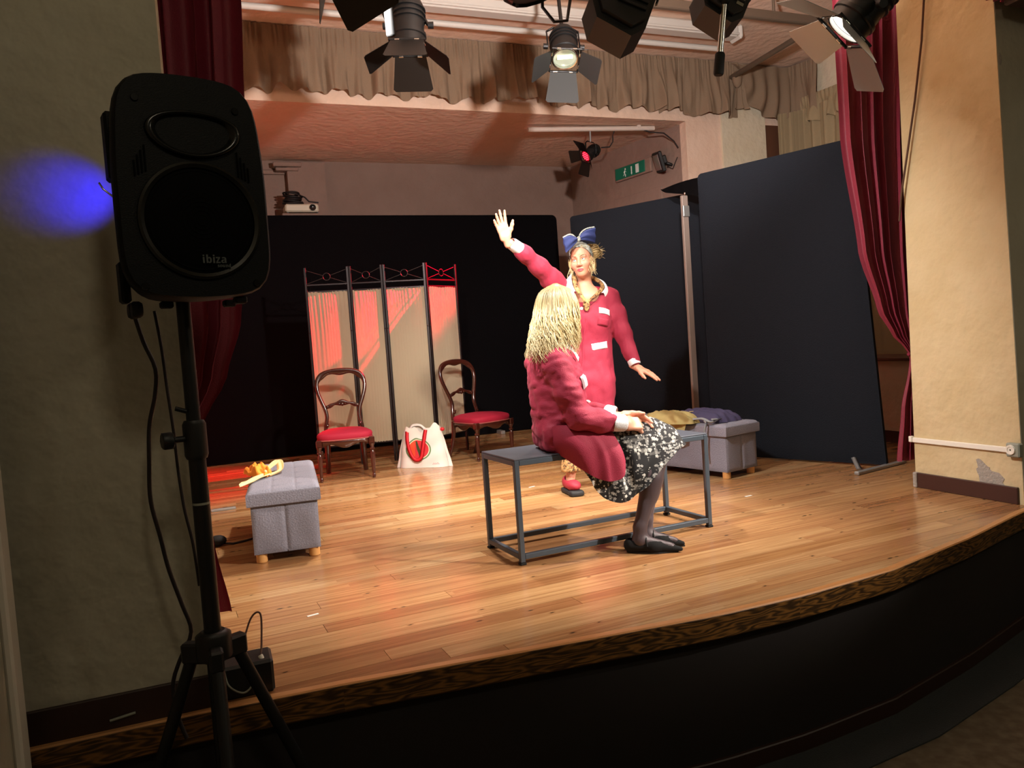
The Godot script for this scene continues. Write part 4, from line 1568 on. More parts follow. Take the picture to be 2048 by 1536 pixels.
func wash_light(label: String, c: Vector3, lean: float, k: float, clamp_at: Vector3, labelled := false) -> void:
	var o := thing("wash_light", label, "lamp head", c)
	var t := Transform3D(Basis(Vector3.UP, -0.30) * Basis(Vector3(0, 0, 1), lean) * Basis(Vector3(1, 0, 0), -0.25), c)
	var out := PackedVector2Array([Vector2(-0.115, 0.24), Vector2(-0.125, -0.10), Vector2(-0.075, -0.185), Vector2(0.075, -0.205), Vector2(0.118, -0.15), Vector2(0.125, 0.24)])
	for i in out.size():
		out[i] *= k
	var mb := MB.new().at(t)
	mb.prism(out, -0.09 * k, 0.06 * k)
	part("housing", mb, MT.black_plastic, o, true)
	var inner := PackedVector2Array()
	for p in out:
		inner.append(p * 0.86)
	var m2 := MB.new().at(t)
	m2.prism(inner, 0.06 * k, 0.085 * k)
	part("back_cover", m2, MT.black_plastic, o, true)
	for i in 9:
		part("cooling_rib", MB.new().at(t).box(Vector3(0.035, 0.16 - i * 0.032, 0.09) * k, Vector3(0.12, 0.012, 0.012) * k, 0.002), MT.black_plastic, o, true)
	if labelled:
		part("label", MB.new().at(t).box(Vector3(0.075, -0.06, 0.0865) * k, Vector3(0.035, 0.12, 0.002) * k), MT.label_grey, o, true)
		for i in 2:
			part("marking", MB.new().at(t).box(Vector3(-0.02 + i * 0.02, -0.09, 0.0865) * k, Vector3(0.006, 0.06, 0.002) * k), MT.label_grey, o, true)
		part("lens_ring", MB.new().at(t).box(Vector3(0.135, 0.12, 0.0) * k, Vector3(0.02, 0.14, 0.12) * k, 0.004), MT.chrome, o, true)
	else:
		part("side_strip", MB.new().at(t).box(Vector3(-0.112, 0.08, 0.065) * k, Vector3(0.012, 0.26, 0.01) * k, 0.002), MT.label_grey, o, true)
	part("yoke", MB.new().tube([t * Vector3(-0.135 * k, 0.02, 0), t * Vector3(-0.14 * k, 0.30 * k, 0), clamp_at, t * Vector3(0.14 * k, 0.30 * k, 0), t * Vector3(0.135 * k, 0.02, 0)], 0.010, 4, true, 0.5), MT.black_metal, o, true)


func round_head(c: Vector3, clamp_at: Vector3) -> void:
	var o := thing("wash_light", "round black lamp head cut off by the top edge, left of the ribbed one", "lamp head", c)
	part("can", MB.new().at(Transform3D(Basis(Vector3(0, 0, 1), 0.25), c)).lathe([Vector2(0.0, -0.10), Vector2(0.10, -0.10), Vector2(0.135, -0.07), Vector2(0.15, 0.02), Vector2(0.13, 0.10), Vector2(0.0, 0.12)], 12), MT.black_plastic, o, true)
	part("rim", MB.new().at(Transform3D(Basis(Vector3(0, 0, 1), 0.25), c)).lathe([Vector2(0.10, -0.10), Vector2(0.105, -0.112), Vector2(0.13, -0.09), Vector2(0.136, -0.07)], 12), MT.speaker_gloss, o, true)
	part("yoke", MB.new().tube([c + Vector3(-0.15, 0.02, 0), c + Vector3(-0.15, 0.2, 0), clamp_at, c + Vector3(0.15, 0.2, 0), c + Vector3(0.15, 0.02, 0)], 0.010, 4, true, 0.5), MT.black_metal, o, true)


# ---------------------------------------------------------------- furniture

func build_furniture() -> void:
	build_bench()
	build_ottomans()
	build_chairs()
	build_screen()


func build_bench() -> void:
	var o := thing("metal_bench", "low open-framed dark metal bench the blonde woman sits on", "bench", Vector3(1.767, 0, -3.41), 0.057)
	var L := 1.06
	var Wd := 0.36
	var H := 0.482
	var s := 0.024
	part("top_plate", MB.new().box(Vector3(0, H - 0.004, 0), Vector3(L + s - 0.002, 0.008, Wd + s - 0.002), 0.002), MT.bench_top, o)
	for sz in [-1.0, 1.0]:
		part("top_rail", MB.new().box(Vector3(0, H - 0.020, sz * Wd / 2), Vector3(L - s, s, s), 0.002), MT.bench_metal, o)
		part("bottom_rail", MB.new().box(Vector3(0, 0.036, sz * Wd / 2), Vector3(L - s, s, s), 0.002), MT.bench_metal, o)
	for sx in [-1.0, 1.0]:
		part("top_rail", MB.new().box(Vector3(sx * L / 2, H - 0.020, 0), Vector3(s, s, Wd - s), 0.002), MT.bench_metal, o)
		part("bottom_rail", MB.new().box(Vector3(sx * L / 2, 0.036, 0), Vector3(s, s, Wd - s), 0.002), MT.bench_metal, o)
		for sz in [-1.0, 1.0]:
			var lg := part("leg", MB.new().box(Vector3(sx * L / 2, (H - 0.008) / 2 + 0.006, sz * Wd / 2), Vector3(s, H - 0.02, s), 0.002), MT.bench_metal, o)
			part("foot_cap", MB.new().box(Vector3(sx * L / 2, 0.005, sz * Wd / 2), Vector3(s + 0.006, 0.010, s + 0.006), 0.002), MT.rubber, lg)


func make_ottoman(label: String, at: Vector3, turn: float) -> Node3D:
	# origin at the middle of the near end, length along -z
	var o := thing("storage_ottoman", label, "ottoman", at, turn, "grey folding ottomans")
	var w := 0.325
	var L := 0.98
	var body := MB.new()
	body.box(Vector3(0, 0.165, -L / 2), Vector3(w - 0.016, 0.235, L - 0.016), 0.006)
	part("body", body, MT.ottoman_grey, o)
	# upholstered panels with a seam between them
	for sx in [-1.0, 1.0]:
		part("end_panel", panel_soft(w / 2 - 0.004, 0.238, Transform3D(Basis(), Vector3(sx * w / 4, 0.165, -0.008)), sx), MT.ottoman_grey, o)
		part("end_panel", panel_soft(w / 2 - 0.004, 0.238, Transform3D(Basis(Vector3.UP, PI), Vector3(sx * w / 4, 0.165, -L + 0.008)), sx), MT.ottoman_grey, o)
		part("side_panel", panel_soft(L - 0.016, 0.238, Transform3D(Basis(Vector3.UP, sx * PI / 2), Vector3(sx * (w / 2 - 0.008), 0.165, -L / 2)), 2.0), MT.ottoman_grey, o)
	# tufted lid
	var lw := 0.348
	var ll := 1.0
	var rows := []
	for j in 81:
		var row := PackedVector3Array()
		var v := j / 80.0
		for i in 49:
			var u := i / 48.0
			var x := (u - 0.5) * lw
			var z := 0.01 - v * ll
			var e := minf(minf(u, 1.0 - u) * lw, minf(v, 1.0 - v) * ll)
			var y := 0.368 - 0.016 * pow(1.0 - minf(e / 0.03, 1.0), 2.5)
			var groove := 0.0
			for g in [-lw / 6.0, lw / 6.0]:
				groove += exp(-pow((x - g) / 0.004, 2.0))
			for g in 5:
				groove += exp(-pow((v - (g + 0.5) / 5.0) * ll / 0.004, 2.0)) * 0.8
			for gx in [-lw / 6.0, lw / 6.0]:
				for g in 5:
					groove += 1.6 * exp(-(pow(x - gx, 2.0) + pow((v - (g + 0.5) / 5.0) * ll, 2.0)) / 0.0004)
			y -= 0.0032 * minf(groove, 2.2)
			row.append(Vector3(x, y, z))
		rows.append(row)
	var lid := MB.new().grid(rows)
	var h0 := 0.288
	for e in 4:
		var strip := []
		for y in [0.352, 0.345, h0 + 0.004, h0]:
			var row := PackedVector3Array()
			var off := 0.0 if y == 0.352 else (0.004 if y > h0 + 0.001 else 0.001)
			for i in 25:
				var t := i / 24.0
				match e:
					0: row.append(Vector3((t - 0.5) * (lw + 2 * off), y, 0.01 + off))
					1: row.append(Vector3((t - 0.5) * (lw + 2 * off), y, 0.01 - ll - off))
					2: row.append(Vector3(-lw / 2 - off, y, 0.01 + off - t * (ll + 2 * off)))
					3: row.append(Vector3(lw / 2 + off, y, 0.01 + off - t * (ll + 2 * off)))
			strip.append(row)
		lid.grid(strip)
	lid.box(Vector3(0, h0 + 0.01, 0.01 - ll / 2), Vector3(lw - 0.004, 0.02, ll - 0.004))
	part("lid", lid, MT.ottoman_grey, o)
	for sx in [-1.0, 1.0]:
		for z in [-0.04, -L + 0.04]:
			part("foot", MB.new().at(Transform3D(Basis(), Vector3(sx * (w / 2 - 0.035), 0, z))).lathe([Vector2(0.0, 0.0), Vector2(0.024, 0.0), Vector2(0.027, 0.004), Vector2(0.027, 0.05), Vector2(0.0, 0.05)], 18), MT.foot_wood, o)
	return o


# padded panel in its own plane, slightly drawn in at the edges
func panel_soft(w: float, h: float, t: Transform3D, ph: float) -> MB:
	var rows := []
	for j in 17:
		var row := PackedVector3Array()
		for i in 17:
			var u := i / 16.0
			var v := j / 16.0
			var e := minf(minf(u, 1.0 - u) * w, minf(v, 1.0 - v) * h)
			var z := 0.007 * (1.0 - exp(-e * 120.0)) + 0.0025 * sin(u * 5.0 + ph * 2.0 + v * 3.0) * minf(e * 20.0, 1.0)
			row.append(t * Vector3((u - 0.5) * w, (v - 0.5) * h, z))
		rows.append(row)
	return MB.new().grid(rows)


func build_ottomans() -> void:
	make_ottoman("grey upholstered ottoman on the left with an orange cloth bow on its lid", Vector3(0.296, 0, -3.955), -0.09)
	make_ottoman("grey upholstered ottoman behind the bench with folded clothes lying on it", Vector3(3.30, 0, -4.24), 0.25)
	# orange bow cloth
	var b := thing("cloth_bow", "orange and cream cloth bow lying on the left ottoman", "cloth", Vector3(0.24, 0.37, -4.5))
	var y := 0.372
	part("loop", heap(Vector3(0.215, y - 0.003, -4.52), Vector3(0.055, 0.05, 0.15), 0.25, 41, 0.030), MT.orange_cloth, b, true)
	part("loop", ribbon([Vector3(0.25, y + 0.016, -4.46), Vector3(0.30, y + 0.040, -4.56), Vector3(0.335, y + 0.048, -4.60), Vector3(0.325, y + 0.014, -4.46), Vector3(0.26, y + 0.006, -4.38)], 0.04, 4), MT.orange_pale, b, true)
	part("knot", MB.new().ball(Vector3(0.250, y + 0.018, -4.42), Vector3(0.018, 0.016, 0.03), 12), MT.orange_pale, b, true)
	part("tail", ribbon([Vector3(0.245, y + 0.010, -4.38), Vector3(0.195, y + 0.006, -4.32), Vector3(0.145, y + 0.005, -4.23), Vector3(0.10, y + 0.002, -4.14)], 0.075, 5, true), MT.orange_pale, b, true)
	# clothes on the right ottoman
	var pc := thing("folded_garment", "pale blue folded garment at the far left end of the clothes on the right ottoman", "clothes", Vector3(3.05, 0.37, -4.75))
	part("cloth", heap(Vector3(3.06, 0.368, -4.98), Vector3(0.16, 0.032, 0.14), 0.2, 31, 0.010), MT.pale_cloth, pc, true)
	var yc := thing("folded_garment", "cream yellow garment draped over the left edge of the right ottoman", "clothes", Vector3(3.05, 0.37, -4.6))
	part("cloth", heap(Vector3(3.02, 0.368, -4.66), Vector3(0.125, 0.075, 0.23), 0.25, 32, 0.016), MT.yellow_cloth, yc, true)
	part("hanging_end", drape_over(Vector3(2.945, 0.395, -4.80), Vector3(3.02, 0.395, -4.46), Vector3(-0.03, -0.12, -0.006), 33), MT.yellow_cloth, yc, true)
	var bg := thing("cloth_bag", "dark purple cloth bag with grey straps lying flat on the right ottoman", "bag", Vector3(3.2, 0.37, -4.5))
	part("cloth", heap(Vector3(3.235, 0.368, -4.56), Vector3(0.16, 0.075, 0.25), 0.25, 34, 0.014), MT.purple_cloth, bg, true)
	part("strap", ribbon([Vector3(3.05, 0.385, -4.52), Vector3(3.085, 0.405, -4.38), Vector3(3.10, 0.384, -4.30), Vector3(3.17, 0.395, -4.32), Vector3(3.27, 0.385, -4.38)], 0.03, 6), MT.grey_strap, bg, true)
	part("strap", ribbon([Vector3(3.075, 0.392, -4.34), Vector3(3.07, 0.378, -4.31), Vector3(3.052, 0.33, -4.31), Vector3(3.048, 0.24, -4.315), Vector3(3.05, 0.15, -4.31)], 0.012, 7), MT.grey_strap, bg, true)
	part("buckle", MB.new().box(Vector3(3.13, 0.400, -4.30), Vector3(0.04, 0.012, 0.025), 0.003), MT.grey_strap, bg, true)
	part("label", MB.new().box(Vector3(3.13, 0.438, -4.56), Vector3(0.03, 0.003, 0.015), 0.001), MT.orange_pale, bg, true)


# flat band along a smooth path, with a little thickness
func ribbon(pts: Array, w: float, seed_: int, taper := false) -> MB:
	var c := Curve3D.new()
	for i in pts.size():
		var t: Vector3 = (pts[mini(i + 1, pts.size() - 1)] - pts[maxi(i - 1, 0)]) / 6.0
		c.add_point(pts[i], -t, t)
	var rows := []
	var n := 28
	var L := c.get_baked_length()
	for j in n + 1:
		var k := float(j) / n
		var p := c.sample_baked(L * k, true)
		var d := (c.sample_baked(minf(L, L * k + 0.004), true) - c.sample_baked(maxf(0, L * k - 0.004), true)).normalized()
		var s := d.cross(Vector3.UP)
		s = s.normalized() if s.length() > 0.1 else Vector3.RIGHT
		var nn := s.cross(d)
		var ww := w * (0.55 + 0.45 * sin(PI * k)) * 0.5
		if taper:
			ww = w * 0.5 * (1.0 if k < 0.6 else (1.0 - k) / 0.4 + 0.05)
		var ring := PackedVector3Array()
		for i in 16:
			var a := TAU * i / 16.0
			var x := cos(a)
			ring.append(p + s * x * ww + nn * (sin(a) * 0.0025 + 0.006 * sin(x * 5.0 + seed_ + k * 4.0)))
		rows.append(ring)
	return MB.new().grid(rows, true, true)


# a soft folded heap: domed top with folds, open below
func heap(c: Vector3, r: Vector3, turn: float, seed_: int, fold: float) -> MB:
	var nz := FastNoiseLite.new()
	nz.seed = seed_
	nz.frequency = 1.0
	nz.fractal_octaves = 2
	var b := Basis(Vector3.UP, turn)
	var rows := []
	for j in 25:
		var k := j / 24.0
		var row := PackedVector3Array()
		for i in 64:
			var a := TAU * i / 64.0
			var sq := pow(pow(absf(cos(a)), 3.0) + pow(absf(sin(a)), 3.0), -1.0 / 3.0)
			var edge := 1.0 + 0.14 * nz.get_noise_2d(cos(a) * 2.0, sin(a) * 2.0)
			var p := Vector3(cos(a) * sq * k * edge * r.x, 0, sin(a) * sq * k * edge * r.z)
			var y := r.y * pow(maxf(0.0, 1.0 - pow(k, 3.5)), 0.6)
			y += fold * nz.get_noise_2d(p.x * 22.0 + p.z * 4.0, p.z * 6.0) * minf(1.0, (1.0 - k) * 5.0)
			p.y = maxf(y, 0.0015)
			row.append(c + b * p)
		rows.append(row)
	return MB.new().grid(rows, true)


func drape_over(a: Vector3, b: Vector3, fall: Vector3, seed_: int) -> MB:
	var rows := []
	for j in 9:
		var v := j / 8.0
		var row := PackedVector3Array()
		for i in 33:
			var u := i / 32.0
			var p := a.lerp(b, u) + fall * v
			p += Vector3(fall.x, 0, 0).normalized() * (0.010 * sin(u * 22.0 + seed_) * (0.3 + v) + 0.014 * sin(v * 1.6))
			row.append(p)
		rows.append(row)
	return MB.new().grid(rows)


# ---------------------------------------------------------------- chairs

func seat_edge(a: float, grow := 0.0) -> Vector3:
	# rounded trapezoid with a bowed front; a = 0 points to the right, PI / 2 to the front
	var c := cos(a)
	var s := sin(a)
	var e := pow(pow(absf(c), 4.5) + pow(absf(s), 4.5), -1.0 / 4.5)
	var z := s * e
	var half := lerpf(0.175, 0.232, (z + 1.0) / 2.0) + grow
	return Vector3(c * e * half, 0, z * (0.20 + grow) + (0.022 * (1.0 - pow(c * e, 2.0)) if s > 0 else 0.0))


func build_chairs() -> void:
	var o := thing("balloon_back_chair", "antique balloon-back chair with red velvet seat, before the left panel of the screen", "chair", Vector3.ZERO, 0, "antique chairs with red seats")
	# cushion
	var rows := []
	for k in [[0.0, 0.332, 0.0], [0.004, 0.345, 0.0], [0.006, 0.362, 0.0], [0.0, 0.377, 0.0], [-0.015, 0.386, 0.0], [-0.05, 0.397, 0.0], [-0.10, 0.404, 0.0], [-0.15, 0.407, 0.0]]:
		var ring := PackedVector3Array()
		for i in 64:
			ring.append(seat_edge(TAU * i / 64.0, k[0]) + Vector3(0, k[1], 0))
		rows.append(ring)
	part("seat", MB.new().grid(rows, true, true), MT.velvet, o)
	var tp := []
	for i in 65:
		tp.append(seat_edge(TAU * i / 64.0, 0.004) + Vector3(0, 0.331, 0))
	part("braid", MB.new().tube(tp, 0.006, 6, false), MT.velvet_trim, o)
	# apron with a serpentine lower edge
	rows = []
	for k in [[-0.022, 0.335], [0.0, 0.335], [0.004, 0.315], [0.0, -1.0], [-0.022, -1.0]]:
		var ring := PackedVector3Array()
		for i in 128:
			var a := TAU * i / 128.0
			var p := seat_edge(a, k[0])
			var wv := 0.282 + 0.022 * pow(sin(a * 2.0), 2.0) * 0.0 - 0.016 * cos(p.x * 27.0 if absf(sin(a)) > 0.7 else p.z * 30.0)
			p.y = k[1] if k[1] > 0 else wv
			ring.append(p)
		rows.append(ring)
	rows.append(rows[0])
	part("apron", MB.new().grid(rows, true), MT.chair_wood, o)
	# front legs, turned
	for sx in [-1.0, 1.0]:
		var t := Transform3D(Basis(), Vector3(sx * 0.207, 0, 0.185))
		var lg := MB.new().at(t)
		lg.lathe([Vector2(0.0, 0.0), Vector2(0.010, 0.0), Vector2(0.014, 0.012), Vector2(0.015, 0.024), Vector2(0.010, 0.034), Vector2(0.0095, 0.040), Vector2(0.013, 0.05), Vector2(0.017, 0.12), Vector2(0.0195, 0.19), Vector2(0.018, 0.212), Vector2(0.012, 0.222), Vector2(0.012, 0.228), Vector2(0.021, 0.234), Vector2(0.021, 0.242), Vector2(0.013, 0.250), Vector2(0.016, 0.262), Vector2(0.022, 0.275), Vector2(0.022, 0.282)], 18)
		lg.box(Vector3(0, 0.308, 0), Vector3(0.046, 0.056, 0.046), 0.006)
		part("front_leg", lg, MT.chair_wood, o)
		var path := [Vector3(sx * 0.15, 0.34, -0.185), Vector3(sx * 0.15, 0.22, -0.195), Vector3(sx * 0.153, 0.10, -0.225), Vector3(sx * 0.158, 0.0, -0.275)]
		part("rear_leg", MB.new().tube(path, [0.026, 0.024, 0.021, 0.020], 4), MT.chair_wood, o)
	# balloon back: stiles and crest in one sweep, leaning back
	var half := [[0.152, 0.345], [0.150, 0.40], [0.138, 0.455], [0.134, 0.50], [0.146, 0.56], [0.172, 0.63], [0.194, 0.70], [0.200, 0.755], [0.190, 0.805], [0.160, 0.842], [0.115, 0.862], [0.06, 0.872], [0.0, 0.875]]
	var c := Curve3D.new()
	var pts := []
	for q in half:
		pts.append(Vector3(q[0], q[1], 0))
	for i in range(half.size() - 2, -1, -1):
		pts.append(Vector3(-half[i][0], half[i][1], 0))
	for i in pts.size():
		pts[i].z = -0.188 - 0.10 * pow(maxf(0.0, (pts[i].y - 0.36) / 0.5), 1.2)
		pts[i].y = pts[i].y
	for i in pts.size():
		var tg: Vector3 = (pts[mini(i + 1, pts.size() - 1)] - pts[maxi(i - 1, 0)]) / 6.0
		c.add_point(pts[i], -tg, tg)
	rows = []
	var L := c.get_baked_length()
	for j in 97:
		var k := j / 96.0
		var p := c.sample_baked(L * k, true)
		var d := (c.sample_baked(minf(L, L * k + 0.003), true) - c.sample_baked(maxf(0, L * k - 0.003), true)).normalized()
		var inw := d.cross(Vector3(0, 0, 1)).normalized()
		if inw.dot(Vector3(0, 0.62, p.z) - p) < 0.0:
			inw = -inw
		var up := smoothstep(0.76, 0.87, p.y)
		var w := lerpf(0.016, 0.021, up)
		# cupid's bow inside the crest
		var bow := 0.018 * up * (0.6 + 0.5 * cos(p.x * 34.0))
		var ring := PackedVector3Array()
		for i in 14:
			var a := TAU * i / 14.0
			var x := cos(a)
			var prof := 0.014 + 0.004 * absf(sin(a * 2.0))
			ring.append(p + inw * (x * w + (bow if x > 0.0 else 0.0) * maxf(x, 0.0)) + Vector3(0, 0, 1) * sin(a) * prof)
		rows.append(ring)
	part("back_frame", MB.new().grid(rows, true, true), MT.chair_wood, o)
	for sx in [-1.0, 1.0]:
		var sc := MB.new()
		sc.ball(Vector3(sx * 0.136, 0.418, -0.178), Vector3(0.014, 0.014, 0.012), 12)
		sc.ball(Vector3(sx * 0.128, 0.432, -0.172), Vector3(0.008, 0.008, 0.008), 10)
		part("scroll", sc, MT.chair_wood, o)
	# carved middle rail, arched
	rows = []
	for j in 49:
		var x := lerpf(-0.152, 0.152, j / 48.0)
		var y := 0.575 + 0.030 * cos(x * 13.0) + 0.0
		var zc := -0.188 - 0.10 * pow((y - 0.36) / 0.5, 1.2)
		var h := 0.012 + 0.010 * exp(-pow(x / 0.05, 2.0)) + 0.004 * cos(x * 60.0)
		var ring := PackedVector3Array()
		for i in 12:
			var a := TAU * i / 12.0
			ring.append(Vector3(x, y + sin(a) * h - (0.006 if sin(a) < 0 else 0.0) * absf(sin(x * 50.0)), zc + cos(a) * 0.011))
		rows.append(ring)
	var rail := part("middle_rail", MB.new().grid(rows, true, true), MT.chair_wood, o)
	for q in [[0.0, 0.588, 0.016], [-0.025, 0.592, 0.010], [0.025, 0.592, 0.010], [-0.125, 0.572, 0.016], [0.125, 0.572, 0.016], [-0.108, 0.585, 0.009], [0.108, 0.585, 0.009]]:
		part("carving", MB.new().ball(Vector3(q[0], q[1], -0.222), Vector3(q[2], q[2], 0.012), 10), MT.chair_wood, rail)
	o.position = Vector3(1.002, 0, -6.39)
	o.rotation.y = -0.155
	copy(o, "balloon_back_chair", "antique balloon-back chair with red velvet seat, just right of the white shopping bag", Vector3(2.232, 0, -6.54), 0.40)


# ---------------------------------------------------------------- folding screen

func build_screen() -> void:
	var o := thing("folding_screen", "four-panel folding screen with cream cloth and dark metal frame, lit red from the side", "folding screen", Vector3(1.55, 0, -7.0))
	var p := [Vector3(0.861, 0, -7.075), Vector3(1.252, 0, -7.03), Vector3(1.548, 0, -6.97), Vector3(1.932, 0, -6.905), Vector3(2.297, 0, -7.125)]
	for k in 4:
		var a: Vector3 = p[k]
		var b: Vector3 = p[k + 1]
		var d := (b - a).normalized()
		var n := d.cross(Vector3.UP)
		var w := a.distance_to(b)
		var t := Transform3D(Basis(d, Vector3.UP, n), a)
		var fr := MB.new().at(t)
		for x in [0.012, w - 0.012]:
			fr.box(Vector3(x, 0.90, 0), Vector3(0.02, 1.80, 0.02), 0.002)
			fr.ball(Vector3(x, 0.62, 0.012), Vector3(0.006, 0.006, 0.004), 8)
			fr.ball(Vector3(x, 1.22, 0.012), Vector3(0.006, 0.006, 0.004), 8)
		for y in [1.645, 1.585, 0.185]:
			fr.box(Vector3(w / 2, y, 0), Vector3(w - 0.04, 0.014, 0.012), 0.002)
		var f := part("panel_frame", fr, MT.screen_metal, o, true)
		var lat := MB.new().at(t)
		var c := Vector3(w / 2, 1.715, 0)
		for s in [[0.022, 1.775], [w - 0.022, 1.775], [0.022, 1.655], [w - 0.022, 1.655]]:
			var e := Vector3(s[0], s[1], 0)
			lat.tube([e, c + (e - c).normalized() * 0.032], 0.004, 6)
		var ring := []
		for i in 25:
			ring.append(c + Vector3(cos(TAU * i / 24.0), sin(TAU * i / 24.0), 0) * 0.032)
		lat.tube(ring, 0.0045, 6, false)
		part("lattice", lat, MT.screen_metal, f, true)
		var rows := []
		for j in 31:
			var v := j / 30.0
			var y := lerpf(1.582, 0.188, v)
			var row := PackedVector3Array()
			for i in 97:
				var u := i / 96.0
				var x := 0.024 + u * (w - 0.048)
				var am := 0.0003 + 0.003 * exp(-v * 9.0) + 0.002 * exp(-(1.0 - v) * 12.0)
				var z := 0.004 + am * sin(x * 210.0 + 2.0 * sin(x * 31.0 + k)) + 0.004 * sin(x * 26.0 + k * 2.0 + v * 1.5) * (1.0 - 0.6 * v)
				row.append(t * Vector3(x, y, z))
			rows.append(row)
		part("cloth_panel", MB.new().grid(rows), MT.screen_cloth, o, true)


# ---------------------------------------------------------------- small things

func build_props() -> void:
	# shopping bag
	var th := -0.62
	var o := thing("shopping_bag", "white shopping bag printed with a watermelon, red handles hanging down", "bag", Vector3(1.66, 0, -6.40), th)
	var h := 0.335
	var fr := []
	var bk := []
	for j in 21:
		var v := j / 20.0
		var y := h * (1.0 - v)
		var half := lerpf(0.158, 0.225, pow(v, 0.8))
		var dep := lerpf(0.03, 0.065, v)
		var rf := PackedVector3Array()
		var rb := PackedVector3Array()
		for i in 33:
			var u := i / 32.0
			var x := (u * 2.0 - 1.0) * half
			var top := (0.022 * sin(u * 9.0) + 0.02 * (u - 0.5) + 0.015 * sin(u * 23.0)) * maxf(0.0, 1.0 - v * 3.0)
			var ed := 1.0 - pow(absf(u * 2.0 - 1.0), 6.0)
			rf.append(Vector3(x, maxf(0.001, y + top), dep * ed + 0.008 * sin(u * 11.0 + v * 3.0) * (1.0 - v) + 0.004 * sin(v * 14.0 + u * 6.0)))
			rb.append(Vector3(x, maxf(0.001, y + top * 0.5 - 0.006), -dep * 1.2 * ed))
		fr.append(rf)
		bk.append(rb)
	part("front_panel", MB.new().grid(fr), MT.bag_print, o)
	part("back_panel", MB.new().grid(bk), MT.bag_white, o)
	for sx in [-1.0, 1.0]:
		var side := []
		for j in 21:
			var row := PackedVector3Array()
			var q: Vector3 = fr[j][0 if sx < 0 else 32]
			for i in 9:
				var t := i / 8.0
				var v := j / 20.0
				row.append(q + Vector3(sx * 0.03 * sin(PI * t) * v, 0, lerpf(0.012, -0.015, t)))
			side.append(row)
		part("gusset", MB.new().grid(side), MT.bag_white, o)
	# the near handle falls down over the front
	part("handle", strap([Vector3(-0.125, 0.315, 0.035), Vector3(-0.12, 0.24, 0.06), Vector3(-0.10, 0.15, 0.075), Vector3(-0.055, 0.075, 0.084), Vector3(0.0, 0.085, 0.085), Vector3(0.02, 0.16, 0.078), Vector3(0.035, 0.25, 0.062), Vector3(0.045, 0.322, 0.04)], 0.034), MT.bag_red, o)
	part("handle", strap([Vector3(-0.125, 0.31, -0.03), Vector3(-0.10, 0.35, -0.032), Vector3(-0.03, 0.352, -0.032), Vector3(0.02, 0.31, -0.03)], 0.03), MT.bag_white, o)
	part("string_knob", MB.new().ball(Vector3(0.182, 0.318, 0.0), Vector3(0.020, 0.016, 0.016), 12), MT.bag_red, o)
	# black box and cable at the corner of the stage edge
	var bx := thing("stage_box", "small black box on the stage edge behind the tripod, with a thin cable", "box", Vector3(0.0, 0, -2.46))
	part("case", MB.new().box(Vector3(0.03, 0.05, -2.47), Vector3(0.16, 0.10, 0.12), 0.008), MT.black_plastic, bx, true)
	part("cable", MB.new().tube(resample([Vector3(0.02, 0.105, -2.5), Vector3(0.06, 0.19, -2.55), Vector3(0.09, 0.20, -2.55), Vector3(0.085, 0.13, -2.5), Vector3(0.075, 0.09, -2.44)], 30), 0.0032, 6), MT.cable_brown, bx, true)
	part("plug", MB.new().tube([Vector3(0.076, 0.105, -2.445), Vector3(0.088, 0.075, -2.42)], 0.008, 8), MT.white_plastic, bx, true)
	part("cable_loop", MB.new().tube(resample([Vector3(-0.03, 0.10, -2.41), Vector3(-0.02, 0.05, -2.40), Vector3(0.02, 0.02, -2.40), Vector3(0.05, 0.05, -2.40), Vector3(0.04, 0.10, -2.41)], 24), 0.003, 6), MT.grey_plastic, bx, true)
	# small black socket box with cord left of the ottoman
	var pl := thing("floor_socket", "black cable socket lying on the boards left of the left ottoman", "socket", Vector3(-0.02, 0, -4.55))
	part("body", MB.new().ball(Vector3(-0.03, 0.03, -4.52), Vector3(0.05, 0.03, 0.045), 14), MT.rubber, pl, true)
	part("cord", MB.new().tube([Vector3(0.0, 0.012, -4.52), Vector3(0.05, 0.006, -4.50), Vector3(0.12, 0.006, -4.53), Vector3(0.2, 0.006, -4.6)], 0.006, 6), MT.cable, pl, true)
	tag(part("backdrop_foot", MB.new().box(Vector3(0.02, 0.008, -5.6), Vector3(0.16, 0.016, 0.04), 0.003), MT.alu), "flat grey metal foot of the backdrop on the boards behind the left ottoman", "bar")  # foot of the backdrop stand
	# white flex stub on the dark baseboard at the left
	tag(part("cable_clip", MB.new().tube([Vector3(-0.335, 0.028, -2.388), Vector3(-0.27, 0.036, -2.388)], 0.004, 6), MT.grey_plastic), "short pale cable clip on the dark baseboard below the left wall", "clip")


func strap(pts: Array, w: float) -> MB:
	var c := Curve3D.new()
	for i in pts.size():
		var t: Vector3 = (pts[mini(i + 1, pts.size() - 1)] - pts[maxi(i - 1, 0)]) / 6.0
		c.add_point(pts[i], -t, t)
	var rows := []
	var L := c.get_baked_length()
	for j in 41:
		var k := j / 40.0
		var p := c.sample_baked(L * k, true)
		var d := (c.sample_baked(minf(L, L * k + 0.004), true) - c.sample_baked(maxf(0, L * k - 0.004), true)).normalized()
		var s := d.cross(Vector3(0, 0, 1)).normalized()
		rows.append(PackedVector3Array([p - s * w / 2, p + Vector3(0, 0, 0.002), p + s * w / 2, p - Vector3(0, 0, 0.002)]))
	return MB.new().grid(rows, true, true)


# ---------------------------------------------------------------- loudspeaker

